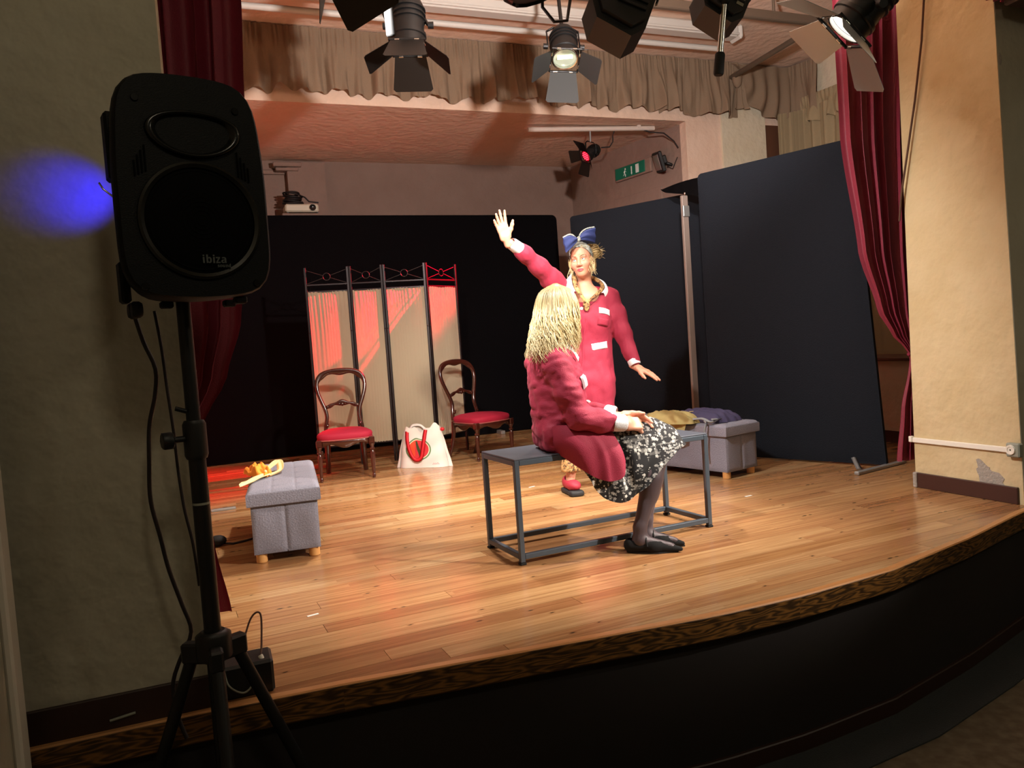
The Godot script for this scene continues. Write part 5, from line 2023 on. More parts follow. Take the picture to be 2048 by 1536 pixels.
func build_speaker() -> void:
	var o := thing("loudspeaker", "black plastic loudspeaker on a stand at the left, horn above a round grille", "loudspeaker", Vector3(-0.006, 1.16, -2.05), 0.24)
	# local: x across, y up from the bottom, z towards the hall
	var W := 0.172
	var H := 0.53
	var rows := []
	for k in [[-0.19, 0.46, 0.90], [-0.18, 0.58, 0.955], [-0.10, 0.80, 0.985], [-0.02, 0.96, 1.0], [0.03, 1.02, 1.0], [0.047, 1.0, 0.995], [0.055, 0.965, 0.985]]:
		var ring := PackedVector3Array()
		for i in 72:
			var a := TAU * i / 72.0
			var e := pow(pow(absf(cos(a)), 7.0) + pow(absf(sin(a)), 7.0), -1.0 / 7.0)
			var x: float = cos(a) * e * W * k[1]
			var y: float = sin(a) * e * H / 2 * k[2]
			# top edge rounded down at the sides, bottom edge bowed
			if y > 0.0:
				y -= 0.022 * pow(absf(x) / W, 2.5) * smoothstep(0.1, 0.25, y)
				x *= 1.0 - 0.07 * smoothstep(0.0, 0.25, y)
			else:
				y += 0.02 * pow(absf(x) / W, 2.0) * smoothstep(0.1, 0.25, -y)
			ring.append(Vector3(x, y + H / 2, k[0]))
		rows.append(ring)
	part("cabinet", MB.new().grid(rows, true, true), MT.speaker_black, o)
	# horn: raised oval lip and flared throat
	var hc := Vector3(0.008, 0.392, 0.058)
	rows = []
	for k in [[1.12, -0.006], [1.10, 0.006], [1.02, 0.010], [0.94, 0.006], [0.72, -0.018], [0.45, -0.05], [0.25, -0.075]]:
		var ring := PackedVector3Array()
		for i in 48:
			var a := TAU * i / 48.0
			ring.append(hc + Vector3(cos(a) * 0.098 * k[0], sin(a) * 0.050 * k[0] + 0.004 * cos(a * 2.0), k[1]))
		rows.append(ring)
	part("horn", MB.new().grid(rows, true, true), MT.speaker_gloss, o)
	# woofer ring and grille
	var wt := Transform3D(Basis(Vector3(1, 0, 0), Vector3(0, 0, 1), Vector3(0, -1, 0)), Vector3(0.008, 0.185, 0.052))
	part("woofer_ring", MB.new().at(wt).lathe([Vector2(0.142, 0.0), Vector2(0.140, 0.009), Vector2(0.134, 0.012), Vector2(0.126, 0.008), Vector2(0.124, 0.002)], 56), MT.speaker_gloss, o)
	var gr := part("grille", MB.new().at(wt).lathe([Vector2(0.0, 0.016), Vector2(0.06, 0.014), Vector2(0.10, 0.010), Vector2(0.125, 0.003)], 56), MT.speaker_dark, o)
	# pressed rings of the grille
	var mesh := MB.new().at(wt)
	for k in 11:
		var r := 0.012 + k * 0.0105
		var y := 0.0165 - 0.012 * pow(r / 0.125, 2.0)
		mesh.lathe([Vector2(r - 0.002, y), Vector2(r, y + 0.0008), Vector2(r + 0.002, y)], 48)
	part("grille_rings", mesh, MT.speaker_dark, gr).set_meta("kind", "stuff")
	# port slots beside the horn
	for sx in [-1.0, 1.0]:
		for k in 4:
			part("port_slot", MB.new().box(Vector3(sx * (0.105 + k * 0.008), 0.325 - k * 0.008, 0.0565), Vector3(0.004, 0.06 - k * 0.008, 0.006), 0.001), MT.speaker_dark, o)
	for q in [[-0.115, 0.462], [0.11, 0.455], [-0.128, 0.03], [0.128, 0.035]]:
		part("corner_screw", MB.new().at(Transform3D(Basis(Vector3(1, 0, 0), Vector3(0, 0, 1), Vector3(0, -1, 0)), Vector3(q[0], q[1], 0.056))).lathe([Vector2(0.0, 0.003), Vector2(0.008, 0.003), Vector2(0.009, 0.0)], 12), MT.speaker_gloss, o)
	logo("ibiza", 0.026, Vector3(0.028, 0.092, 0.0665), o)
	logo("sound", 0.011, Vector3(0.050, 0.077, 0.0655), o)
	# handle on top, back trolley, wheels and runners below
	part("top_handle", MB.new().tube([Vector3(-0.08, 0.512, -0.02), Vector3(-0.075, 0.521, -0.02), Vector3(-0.04, 0.523, -0.02), Vector3(-0.032, 0.512, -0.02)], 0.011, 8), MT.rubber, o)
	part("trolley_rail", MB.new().box(Vector3(-0.158, 0.37, -0.05), Vector3(0.024, 0.16, 0.05), 0.006), MT.speaker_black, o)
	part("trolley_rail", MB.new().box(Vector3(-0.156, 0.05, -0.05), Vector3(0.022, 0.10, 0.05), 0.006), MT.speaker_black, o)
	for z in [-0.13, -0.175]:
		part("wheel", MB.new().at(Transform3D(Basis(Vector3(0, 0, 1), PI / 2), Vector3(-0.135, -0.016, z + 0.09))).lathe([Vector2(0.0, -0.012), Vector2(0.016, -0.012), Vector2(0.020, -0.006), Vector2(0.020, 0.006), Vector2(0.016, 0.012), Vector2(0.0, 0.012)], 18), MT.rubber, o)
	for q in [[-0.055, -0.10], [0.10, -0.10], [0.10, 0.0]]:
		part("rubber_foot", MB.new().box(Vector3(q[0], -0.002, q[1]), Vector3(0.03, 0.018, 0.03), 0.004), MT.rubber, o)
	part("aerial", MB.new().tube([Vector3(-0.155, 0.252, -0.06), Vector3(-0.178, 0.275, -0.07), Vector3(-0.186, 0.29, -0.07)], 0.0025, 6), MT.chrome, o)
	part("status_lamp", MB.new().ball(Vector3(-0.110, 0.318, -0.205), Vector3(0.006, 0.006, 0.006), 10), MT.led_blue, o)
	# tripod
	var s := thing("speaker_stand", "black tripod stand under the loudspeaker, its legs spread before the stage front", "stand", Vector3(-0.045, -0.6, -2.15))
	part("upper_pole", MB.new().tube([Vector3(-0.045, 1.19, -2.15), Vector3(-0.045, 0.74, -2.15)], 0.0175, 16), MT.black_metal, s, true)
	part("lower_pole", MB.new().tube([Vector3(-0.045, 0.80, -2.15), Vector3(-0.045, -0.42, -2.15)], 0.0215, 16), MT.black_metal, s, true)
	part("clamp_collar", MB.new().tube([Vector3(-0.045, 0.86, -2.15), Vector3(-0.045, 0.85, -2.15), Vector3(-0.045, 0.77, -2.15), Vector3(-0.045, 0.76, -2.15)], [0.024, 0.029, 0.029, 0.025], 16), MT.black_plastic, s, true)
	var kb := MB.new().tube([Vector3(-0.07, 0.815, -2.14), Vector3(-0.10, 0.815, -2.13)], 0.008, 8)
	kb.tube([Vector3(-0.095, 0.815, -2.131), Vector3(-0.099, 0.815, -2.13), Vector3(-0.12, 0.815, -2.125), Vector3(-0.123, 0.815, -2.124)], [0.016, 0.024, 0.024, 0.017], 6)
	part("clamp_knob", kb, MT.black_plastic, s, true)
	part("locking_pin", MB.new().tube([Vector3(-0.06, 0.885, -2.135), Vector3(-0.085, 0.895, -2.13)], 0.006, 8), MT.black_metal, s, true)
	part("label_ring", MB.new().tube([Vector3(-0.045, 0.646, -2.15), Vector3(-0.045, 0.640, -2.15)], 0.0219, 16, false), MT.grey_plastic, s, true)
	part("leg_hub", MB.new().tube([Vector3(-0.045, 0.305, -2.15), Vector3(-0.045, 0.295, -2.15), Vector3(-0.045, 0.235, -2.15), Vector3(-0.045, 0.225, -2.15)], [0.03, 0.045, 0.045, 0.03], 16), MT.black_plastic, s, true)
	part("lower_hub", MB.new().tube([Vector3(-0.045, -0.26, -2.15), Vector3(-0.045, -0.32, -2.15)], 0.035, 16), MT.black_plastic, s, true)
	for k in 3:
		var dir := Vector3([sin(2.06), sin(-2.06), 0.06][k], 0, [cos(2.06), cos(-2.06), 1.0][k])
		var top := Vector3(-0.045, 0.255, -2.15)
		var foot := Vector3(-0.045, -0.588, -2.15) + dir * 0.40
		var lg := part("leg", MB.new().tube([top + dir * 0.055, foot], 0.0165, 12), MT.black_metal, s, true)
		part("hinge_block", MB.new().box(Vector3.ZERO, Vector3(0.035, 0.055, 0.075), 0.006, Transform3D(Basis.looking_at(dir, Vector3.UP), top + dir * 0.05 - Vector3(0, 0.008, 0))), MT.black_plastic, lg, true)
		part("rubber_tip", MB.new().tube([foot + Vector3(0, 0.03, 0) - dir * 0.016, foot - Vector3(0, 0.004, 0)], 0.02, 12), MT.rubber, lg, true)
		part("strut", MB.new().tube([Vector3(-0.045, -0.29, -2.15) + dir * 0.03, (top + dir * 0.055).lerp(foot, 0.5)], 0.008, 8), MT.black_metal, s, true)
	# two leads hang from the loudspeaker
	lead("thick dark lead hanging in waves from the loudspeaker wheels down to the tripod", [[-0.168, 1.15, -2.24], [-0.15, 1.07, -2.23], [-0.128, 1.0, -2.23], [-0.135, 0.93, -2.24], [-0.156, 0.85, -2.25], [-0.165, 0.75, -2.25], [-0.170, 0.65, -2.25], [-0.155, 0.55, -2.25], [-0.142, 0.46, -2.25], [-0.118, 0.36, -2.25], [-0.101, 0.28, -2.25], [-0.135, 0.21, -2.25], [-0.158, 0.145, -2.25], [-0.152, 0.06, -2.24], [-0.135, 0.0, -2.23]], 0.0055)
	lead("thinner dark lead hanging straight beside the stand pole", [[-0.117, 1.15, -2.22], [-0.108, 1.05, -2.22], [-0.104, 0.95, -2.22], [-0.098, 0.84, -2.22], [-0.095, 0.72, -2.22], [-0.088, 0.62, -2.21], [-0.075, 0.53, -2.20], [-0.068, 0.42, -2.18]], 0.004)


func lead(label: String, pts: Array, r: float) -> void:
	var c := Curve3D.new()
	for i in pts.size():
		var a := Vector3(pts[maxi(i - 1, 0)][0], pts[maxi(i - 1, 0)][1], pts[maxi(i - 1, 0)][2])
		var b := Vector3(pts[mini(i + 1, pts.size() - 1)][0], pts[mini(i + 1, pts.size() - 1)][1], pts[mini(i + 1, pts.size() - 1)][2])
		c.add_point(Vector3(pts[i][0], pts[i][1], pts[i][2]), -(b - a) / 6.0, (b - a) / 6.0)
	var path := []
	for i in 61:
		path.append(c.sample_baked(c.get_baked_length() * i / 60.0, true))
	tag(part("hanging_lead", MB.new().tube(path, r, 8), MT.cable), label, "cable")


func logo(txt: String, size: float, at: Vector3, o: Node3D) -> void:
	var f := SystemFont.new()
	f.font_names = PackedStringArray(["Droid Sans"])
	f.font_weight = 700
	var t := TextMesh.new()
	t.text = txt
	t.font = f
	t.font_size = 32
	t.pixel_size = size / 32.0
	t.depth = 0.002
	var m := MeshInstance3D.new()
	m.name = "logo"
	m.mesh = t
	m.material_override = MT.logo_grey
	o.add_child(m, true)
	renumber(m, "logo")
	m.position = at


# ---------------------------------------------------------------- people

const SKIN := "cc957b"


func lin(hex: String) -> Color:
	return Color(hex).srgb_to_linear()


func curve(pts: Array) -> Curve3D:
	var c := Curve3D.new()
	for i in pts.size():
		var t: Vector3 = (pts[mini(i + 1, pts.size() - 1)] - pts[maxi(i - 1, 0)]) / 6.0
		c.add_point(pts[i], -t, t)
	return c


func along(pts: Array, k: float) -> Vector3:
	var n := pts.size() - 1
	var x := clampf(k, 0.0, 1.0) * n
	var i := mini(int(x), n - 1)
	var f := x - i
	return (pts[i] as Vector3).cubic_interpolate(pts[i + 1], pts[maxi(i - 1, 0)], pts[mini(i + 2, n)], f)


# sheet through several runs of points, top to bottom
func draped_sheet(runs: Array, cols: int, rows_n: int, push: Callable) -> MB:
	var rows := []
	for j in rows_n + 1:
		var v := float(j) / rows_n
		var row := PackedVector3Array()
		for i in cols + 1:
			var u := float(i) / cols
			var col := []
			for r in runs:
				col.append(along(r, u))
			row.append(along(col, v) + push.call(u, v))
		rows.append(row)
	return MB.new().grid(rows)


# a hand: wrist, way of the fingers, thumb side, palm facing; curl of the four fingers in radians
func hand(S: SDF, w: Vector3, d: Vector3, t: Vector3, n: Vector3, s: float, curls: Array, spread := 0.10, thumb := Vector3(0.62, 0.74, 0.22)) -> void:
	d = d.normalized()
	t = (t - d * t.dot(d)).normalized()
	n = n.normalized()
	var b := Basis(t, d, n)
	S.rbox(w + d * 0.047 * s + t * 0.001, Vector3(0.037, 0.046, 0.0125) * s, 0.0115 * s, 0.010, b)
	S.cap(w - d * 0.035 * s, w + d * 0.02 * s, 0.023 * s, 0.024 * s, 0.02)
	var kx := [0.0285, 0.0095, -0.0095, -0.0275]
	var ky := [0.089, 0.092, 0.088, 0.079]
	var ln := [[0.040, 0.025, 0.021], [0.044, 0.028, 0.022], [0.041, 0.026, 0.021], [0.032, 0.020, 0.018]]
	for f in 4:
		var p: Vector3 = w + (t * kx[f] + d * ky[f]) * s
		var a: float = curls[f] * 0.6
		var out: float = spread * (1.5 - f)
		var pts := [p - d * 0.016 * s, p]
		for k in 3:
			var dir: Vector3 = (d * cos(a) + n * sin(a) + t * out * cos(a)).normalized()
			p += dir * ln[f][k] * s
			pts.append(p)
			a += curls[f] * 0.75
		S.chain(pts, [0.0098 * s, 0.0098 * s, 0.0088 * s, 0.0080 * s, 0.0066 * s], 0.004)
	var dirs := (d * thumb.x + t * thumb.y + n * thumb.z).normalized()
	var q := w + (d * 0.022 + t * 0.022) * s
	var q1 := q + dirs * 0.040 * s
	var d2 := (dirs + d * 0.35).normalized()
	var q2 := q1 + d2 * 0.031 * s
	var q3 := q2 + (d2 + d * 0.2).normalized() * 0.024 * s
	S.chain([q, q1, q2, q3], [0.015 * s, 0.0115 * s, 0.0098 * s, 0.0075 * s], 0.010)


func head_shape(S: SDF, o: Vector3, b: Basis, s: float) -> void:
	var g := func(x: float, y: float, z: float) -> Vector3: return o + b * (Vector3(x, y, z) * s)
	S.ell(g.call(0, 0.045, -0.012), Vector3(0.073, 0.094, 0.092) * s, 0.02, b)
	S.ell(g.call(0, -0.030, 0.022), Vector3(0.060, 0.078, 0.066) * s, 0.03, b)
	S.ell(g.call(0, -0.086, 0.056), Vector3(0.024, 0.018, 0.022) * s, 0.022, b)
	for x in [-1.0, 1.0]:
		S.ell(g.call(x * 0.040, -0.018, 0.058), Vector3(0.024, 0.022, 0.022) * s, 0.025, b)
		S.cap(g.call(x * 0.012, 0.034, 0.080), g.call(x * 0.042, 0.033, 0.070), 0.010 * s, 0.009 * s, 0.014)
		S.ell(g.call(x * 0.031, 0.012, 0.092), Vector3(0.017, 0.012, 0.016) * s, 0.012, b, -1)
		S.ell(g.call(x * 0.031, 0.011, 0.0715), Vector3(0.0135, 0.0115, 0.0135) * s, 0.003, b)
		S.ell(g.call(x * 0.074, 0.000, -0.006), Vector3(0.009, 0.030, 0.019) * s, 0.008, b)
		S.ell(g.call(x * 0.0125, -0.026, 0.092), Vector3(0.0095, 0.0075, 0.010) * s, 0.006, b)
	S.cap(g.call(0, 0.022, 0.082), g.call(0, -0.020, 0.102), 0.0075 * s, 0.0115 * s, 0.010)
	S.cap(g.call(-0.018, -0.0525, 0.080), g.call(0.018, -0.0525, 0.080), 0.0055 * s, 0.0055 * s, 0.006)
	S.ell(g.call(0, -0.0515, 0.0835), Vector3(0.018, 0.0055, 0.009) * s, 0.004, b)
	S.ell(g.call(0, -0.0625, 0.0820), Vector3(0.017, 0.0065, 0.009) * s, 0.004, b)
	S.cap(g.call(-0.024, -0.0570, 0.086), g.call(0.024, -0.0570, 0.086), 0.0016 * s, 0.0016 * s, 0.003, -1)


func face_paint(o: Vector3, b: Basis, s: float) -> Callable:
	var inv := b.transposed()
	var skin := lin(SKIN)
	var lip := lin("b5545c")
	var cheek := lin("d68a78")
	return func(p: Vector3) -> Color:
		var q := (inv * (p - o)) / s
		var c := skin
		if q.z > 0.03:
			var ch := exp(-(pow((absf(q.x) - 0.042) / 0.02, 2.0) + pow((q.y + 0.025) / 0.02, 2.0)))
			c = c.lerp(cheek, 0.55 * ch)
			var lp := pow(q.x / 0.0245, 2.0) + pow((q.y + 0.057) / 0.0125, 2.0)
			if lp < 1.0:
				c = c.lerp(lip, clampf((1.0 - lp) * 3.0, 0.0, 1.0))
			var eye := pow((absf(q.x) - 0.031) / 0.020, 2.0) + pow((q.y - 0.018) / 0.010, 2.0)
			c = c.lerp(lin("b97f68"), 0.5 * exp(-eye * 1.5))
		return c


func face_parts(par: Node3D, o: Vector3, b: Basis, s: float, look: Vector3) -> void:
	var g := func(x: float, y: float, z: float) -> Vector3: return o + b * (Vector3(x, y, z) * s)
	for x in [-1.0, 1.0]:
		var c: Vector3 = g.call(x * 0.031, 0.011, 0.0735)
		var e := part("eye", MB.new().ball(c, Vector3(0.0128, 0.0098, 0.0125) * s, 16, b), MT.eye_white, par, true)
		var d := (b.z + look).normalized()
		part("iris", MB.new().ball(c + d * 0.0088 * s, Vector3(0.0058, 0.0058, 0.0045) * s, 12, b), MT.iris, e, true)
		# upper lid with lashes
		var lid := []
		for i in 9:
			var a := lerpf(-1.0, 1.0, i / 8.0)
			lid.append(g.call(x * 0.031 + a * 0.0145, 0.011 + 0.0088 * (1.0 - a * a * 0.9), 0.0735 + 0.0105 * (1.0 - 0.55 * a * a)))
		part("eyelash", MB.new().tube(lid, 0.0013 * s, 6), MT.brow, par, true)
		var br := []
		for i in 9:
			var a := i / 8.0
			br.append(g.call(x * lerpf(0.014, 0.050, a), 0.034 + 0.007 * sin(a * 2.3), 0.0915 - 0.020 * a * a))
		part("eyebrow", MB.new().tube(br, [0.0028 * s, 0.0032 * s, 0.0032 * s, 0.003 * s, 0.003 * s, 0.0027 * s, 0.0024 * s, 0.002 * s, 0.0012 * s], 6, true, 0.6), MT.brow, par, true)


# small flat thing laid on a soft body: where a line meets it
func lay(S: SDF, from: Vector3, dir: Vector3) -> Transform3D:
	var p := S.hit(from, dir)
	var n := S.grad(p)
	var x := Vector3.UP.cross(n).normalized()
	return Transform3D(Basis(x, n.cross(x), n), p)


func cloth_noise(S: SDF, amount: float, scale: Vector3, seed_: int) -> void:
	var n := FastNoiseLite.new()
	n.seed = seed_
	n.frequency = 1.0
	n.fractal_type = FastNoiseLite.FRACTAL_RIDGED
	n.fractal_octaves = 2
	S.noise = n
	S.nscale = scale
	S.wrinkle = amount


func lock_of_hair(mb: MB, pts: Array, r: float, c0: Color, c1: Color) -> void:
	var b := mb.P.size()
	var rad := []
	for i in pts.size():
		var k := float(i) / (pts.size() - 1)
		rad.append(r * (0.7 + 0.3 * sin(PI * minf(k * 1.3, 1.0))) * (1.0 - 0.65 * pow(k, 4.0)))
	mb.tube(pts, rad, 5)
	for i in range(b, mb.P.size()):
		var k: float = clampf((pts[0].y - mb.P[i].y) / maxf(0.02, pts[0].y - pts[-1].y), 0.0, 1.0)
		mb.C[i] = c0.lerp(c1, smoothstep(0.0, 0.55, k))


func build_standing() -> void:
	var o := thing("person", "standing woman in a red smock with a blue bow on her head, one arm raised", "person", Vector3(2.33, 0, -4.53))
	var F := Vector3(-0.5, 0, 0.866)
	var L := Vector3(0.866, 0, 0.5)
	var TB := Basis(L, Vector3.UP, F)
	var ho := Vector3(2.315, 1.497, -4.50)
	var hz := Vector3(-0.66, -0.02, 0.75).normalized()
	var hx := Vector3(-0.10, 0.99, -0.03).cross(hz).normalized()
	var HB := Basis(hx, hz.cross(hx), hz)
	# body: one skin surface, head and hands on finer grids
	var body := MB.new()
	body.colored = true
	body.col = lin(SKIN)
	var hs := SDF.new()
	head_shape(hs, ho, HB, 0.93)
	hs.cap(Vector3(2.338, 1.30, -4.535), ho + HB * Vector3(0, -0.02, -0.025), 0.050, 0.046, 0.035)
	hs.ell(Vector3(2.338, 1.255, -4.52), Vector3(0.13, 0.085, 0.085), 0.05, TB)
	hs.nets(body, Vector3(2.17, 1.16, -4.68), Vector3(2.48, 1.66, -4.36), 0.0036, face_paint(ho, HB, 0.93))
	var bs := SDF.new()
	bs.ell(Vector3(2.35, 1.16, -4.53), Vector3(0.13, 0.16, 0.09), 0.05, TB)
	bs.ell(Vector3(2.35, 0.93, -4.53), Vector3(0.115, 0.17, 0.09), 0.06, TB)
	bs.ell(Vector3(2.35, 0.77, -4.53), Vector3(0.135, 0.12, 0.10), 0.06, TB)
	bs.chain([Vector3(2.215, 1.325, -4.58), Vector3(2.008, 1.481, -4.50), Vector3(1.775, 1.628, -4.424)], [0.045, 0.036, 0.025])
	bs.chain([Vector3(2.49, 1.265, -4.47), Vector3(2.546, 1.023, -4.43), Vector3(2.583, 0.81, -4.365)], [0.045, 0.036, 0.025])
	bs.chain([Vector3(2.28, 0.75, -4.56), Vector3(2.20, 0.42, -4.52), Vector3(2.135, 0.07, -4.52)], [0.075, 0.050, 0.030], 0.02)
	bs.chain([Vector3(2.39, 0.72, -4.52), Vector3(2.425, 0.42, -4.50), Vector3(2.49, 0.07, -4.49)], [0.07, 0.050, 0.030], 0.02)
	bs.nets(body, Vector3(1.74, 0.02, -4.72), Vector3(2.66, 1.70, -4.26), 0.016)
	var h1 := SDF.new()
	hand(h1, Vector3(1.765, 1.640, -4.42), Vector3(-0.36, 0.88, 0.24), Vector3(0.9, 0.38, 0.12), Vector3(0.02, -0.25, 0.95), 0.98, [0.10, 0.06, 0.14, 0.22], 0.13, Vector3(0.72, 0.62, 0.25))
	h1.nets(body, Vector3(1.60, 1.58, -4.50), Vector3(1.86, 1.86, -4.30), 0.0032)
	var h2 := SDF.new()
	hand(h2, Vector3(2.590, 0.792, -4.358), Vector3(0.56, -0.42, 0.62), Vector3(-0.62, -0.15, 0.62), Vector3(-0.2, -0.85, -0.35), 0.95, [0.12, 0.10, 0.16, 0.22], 0.08, Vector3(0.75, 0.55, 0.3))
	h2.nets(body, Vector3(2.50, 0.66, -4.44), Vector3(2.72, 0.85, -4.20), 0.0032)
	part("body", body, MT.skin, o, true)
	face_parts(o, ho, HB, 0.93, Vector3(-0.25, 0.25, 0.1))
	# smock
	var S := SDF.new()
	S.ell(Vector3(2.352, 1.13, -4.53), Vector3(0.158, 0.20, 0.118), 0.05, TB)
	S.ell(Vector3(2.29, 1.13, -4.47), Vector3(0.055, 0.06, 0.05), 0.06, TB)
	S.ell(Vector3(2.385, 1.11, -4.43), Vector3(0.055, 0.06, 0.05), 0.06, TB)
	S.cap(Vector3(2.24, 1.285, -4.59), Vector3(2.455, 1.265, -4.48), 0.065, 0.062, 0.06)
	S.ell(Vector3(2.350, 0.92, -4.53), Vector3(0.142, 0.22, 0.112), 0.07, TB)
	S.ell(Vector3(2.345, 0.74, -4.53), Vector3(0.150, 0.22, 0.125), 0.06, TB)
	S.rbox(Vector3(2.34, 0.60, -4.53), Vector3(0.145, 0.17, 0.120), 0.06, 0.06, TB)
	S.chain([Vector3(2.22, 1.315, -4.58), Vector3(2.10, 1.40, -4.535), Vector3(2.008, 1.478, -4.50), Vector3(1.90, 1.556, -4.463), Vector3(1.835, 1.598, -4.443)], [0.072, 0.062, 0.055, 0.046, 0.040], 0.05)
	S.chain([Vector3(2.482, 1.262, -4.47), Vector3(2.52, 1.14, -4.45), Vector3(2.546, 1.023, -4.43), Vector3(2.568, 0.90, -4.40), Vector3(2.580, 0.835, -4.375)], [0.066, 0.058, 0.054, 0.045, 0.042], 0.04)
	# open neck
	S.ell(Vector3(2.325, 1.355, -4.47), Vector3(0.062, 0.10, 0.075), 0.015, TB, -1)
	S.cap(Vector3(2.305, 1.33, -4.42), Vector3(2.255, 1.225, -4.36), 0.045, 0.010, 0.012, -1)
	cloth_noise(S, 0.006, Vector3(8, 5, 8), 71)
	var sm := MB.new()
	S.nets(sm, Vector3(1.78, 0.42, -4.72), Vector3(2.66, 1.66, -4.30), 0.0095)
	var smock := part("smock", sm, MT.smock, o, true)
	smock.set_meta("label", "crimson smock with white patches and buttons")
	# front placket, buttons, white patches, dark breast pocket
	var back := -F
	var pl := []
	for y: float in [1.20, 1.12, 1.04, 0.96, 0.88, 0.80, 0.72, 0.64, 0.56, 0.48]:
		var k := (1.20 - y) / 0.72
		var t := lay(S, Vector3(2.262 - 0.075 * k, y, -4.20), Vector3(0.10, 0, -1).normalized())
		if S.d(t.origin) < 0.01:
			pl.append(t.origin)
	part("placket", MB.new().tube(pl, 0.004, 6), MT.smock, smock, true)
	for y in [1.194, 1.091, 0.988, 0.885, 0.78, 0.68]:
		var t := lay(S, Vector3(2.252 - 0.022 * (1.194 - y) / 0.103, y, -4.1), Vector3(0.02, 0, -1).normalized())
		if S.d(t.origin) > 0.01:
			continue
		var bt := MB.new().at(t * Transform3D(Basis(Vector3(1, 0, 0), Vector3(0, 0, 1), Vector3(0, -1, 0)), Vector3.ZERO))
		bt.lathe([Vector2(0.0, 0.005), Vector2(0.008, 0.005), Vector2(0.011, 0.0035), Vector2(0.011, -0.002)], 16)
		part("button", bt, MT.pearl, smock, true)
	for q in [[2.389, 1.169, 0.080, 0.042, -0.32], [2.347, 0.947, 0.108, 0.044, 0.10]]:
		patch(S, Vector3(q[0], q[1], -4.1), Vector3(0.04, 0, -1).normalized(), q[2], q[3], q[4], "white_patch", MT.white_cotton, smock)
	patch(S, Vector3(2.368, 1.098, -4.1), Vector3(0.04, 0, -1).normalized(), 0.075, 0.05, -0.25, "breast_pocket", MT.smock, smock)
	# cuffs
	part("cuff", MB.new().tube([Vector3(1.865, 1.580, -4.452), Vector3(1.855, 1.586, -4.449), Vector3(1.808, 1.614, -4.433), Vector3(1.795, 1.622, -4.428)], [0.043, 0.047, 0.043, 0.036], 24, false, 0.85), MT.white_cotton, o, true)
	part("cuff", MB.new().tube([Vector3(2.578, 0.845, -4.378), Vector3(2.580, 0.838, -4.375), Vector3(2.584, 0.812, -4.366), Vector3(2.585, 0.806, -4.363)], [0.045, 0.047, 0.044, 0.038], 24, false, 0.85), MT.white_cotton, o, true)
	# leopard blouse collar and white smock collar
	part("blouse_collar", MB.new().tube(resample([Vector3(2.335, 1.415, -4.60), Vector3(2.285, 1.405, -4.57), Vector3(2.252, 1.380, -4.50), Vector3(2.232, 1.331, -4.44), Vector3(2.242, 1.282, -4.408), Vector3(2.268, 1.232, -4.395)], 24), taper_list(24, 0.022, 0.012), 12, true, 0.75), MT.leopard, o, true)
	part("blouse_collar", MB.new().tube(resample([Vector3(2.335, 1.415, -4.60), Vector3(2.405, 1.400, -4.56), Vector3(2.424, 1.364, -4.48), Vector3(2.415, 1.325, -4.43), Vector3(2.358, 1.280, -4.402), Vector3(2.290, 1.236, -4.395)], 24), taper_list(24, 0.022, 0.012), 12, true, 0.75), MT.leopard, o, true)
	part("blouse_front", MB.new().ball(Vector3(2.278, 1.215, -4.405), Vector3(0.022, 0.04, 0.012), 14, TB), MT.leopard, o, true)
	part("collar", ribbon_between([Vector3(2.275, 1.432, -4.575), Vector3(2.236, 1.398, -4.51), Vector3(2.215, 1.345, -4.455), Vector3(2.222, 1.300, -4.425)], [Vector3(2.250, 1.395, -4.60), Vector3(2.198, 1.372, -4.53), Vector3(2.186, 1.312, -4.47), Vector3(2.200, 1.290, -4.435)]), MT.white_cotton, o, true)
	part("collar", ribbon_between([Vector3(2.425, 1.402, -4.56), Vector3(2.444, 1.366, -4.49), Vector3(2.432, 1.322, -4.428), Vector3(2.390, 1.285, -4.405)], [Vector3(2.452, 1.378, -4.57), Vector3(2.474, 1.338, -4.49), Vector3(2.460, 1.280, -4.425), Vector3(2.418, 1.262, -4.410)]), MT.white_cotton, o, true)
	# trousers and shoes
	var tr := SDF.new()
	tr.chain([Vector3(2.30, 0.58, -4.55), Vector3(2.215, 0.42, -4.52), Vector3(2.140, 0.155, -4.515)], [0.085, 0.072, 0.066], 0.03)
	tr.chain([Vector3(2.39, 0.58, -4.52), Vector3(2.415, 0.40, -4.51), Vector3(2.475, 0.155, -4.49)], [0.065, 0.062, 0.064], 0.03)
	tr.rbox(Vector3(2.31, 0.055, -4.51), Vector3(0.4, 0.085, 0.2), 0.01, 0.004, Basis(), -1)
	cloth_noise(tr, 0.010, Vector3(18, 9, 18), 5)
	var tm := MB.new()
	tr.nets(tm, Vector3(2.02, 0.12, -4.66), Vector3(2.62, 0.70, -4.34), 0.010)
	part("trousers", tm, MT.leopard, o, true)
	for q in [[Vector3(2.135, 0, -4.53), Vector3(-0.10, 0, 0.99)], [Vector3(2.50, 0, -4.50), Vector3(0.2, 0, 0.98)]]:
		var d: Vector3 = (q[1] as Vector3).normalized()
		var sd := Vector3.UP.cross(d)
		var sb := Basis(sd, Vector3.UP, d)
		var sh := SDF.new()
		sh.ell(q[0] + Vector3(0, 0.062, 0) + d * 0.07, Vector3(0.046, 0.036, 0.075), 0.03, sb)
		sh.ell(q[0] + Vector3(0, 0.070, 0) - d * 0.015, Vector3(0.042, 0.050, 0.055), 0.03, sb)
		sh.rbox(q[0] + Vector3(0, 0.0, 0), Vector3(0.2, 0.032, 0.3), 0.005, 0.004, sb, -1)
		sh.ell(q[0] + Vector3(0, 0.13, 0) + d * 0.012, Vector3(0.036, 0.06, 0.052), 0.01, sb, -1)
		var mm := MB.new()
		sh.nets(mm, q[0] - Vector3(0.16, 0.01, 0.16), q[0] + Vector3(0.16, 0.16, 0.2), 0.006)
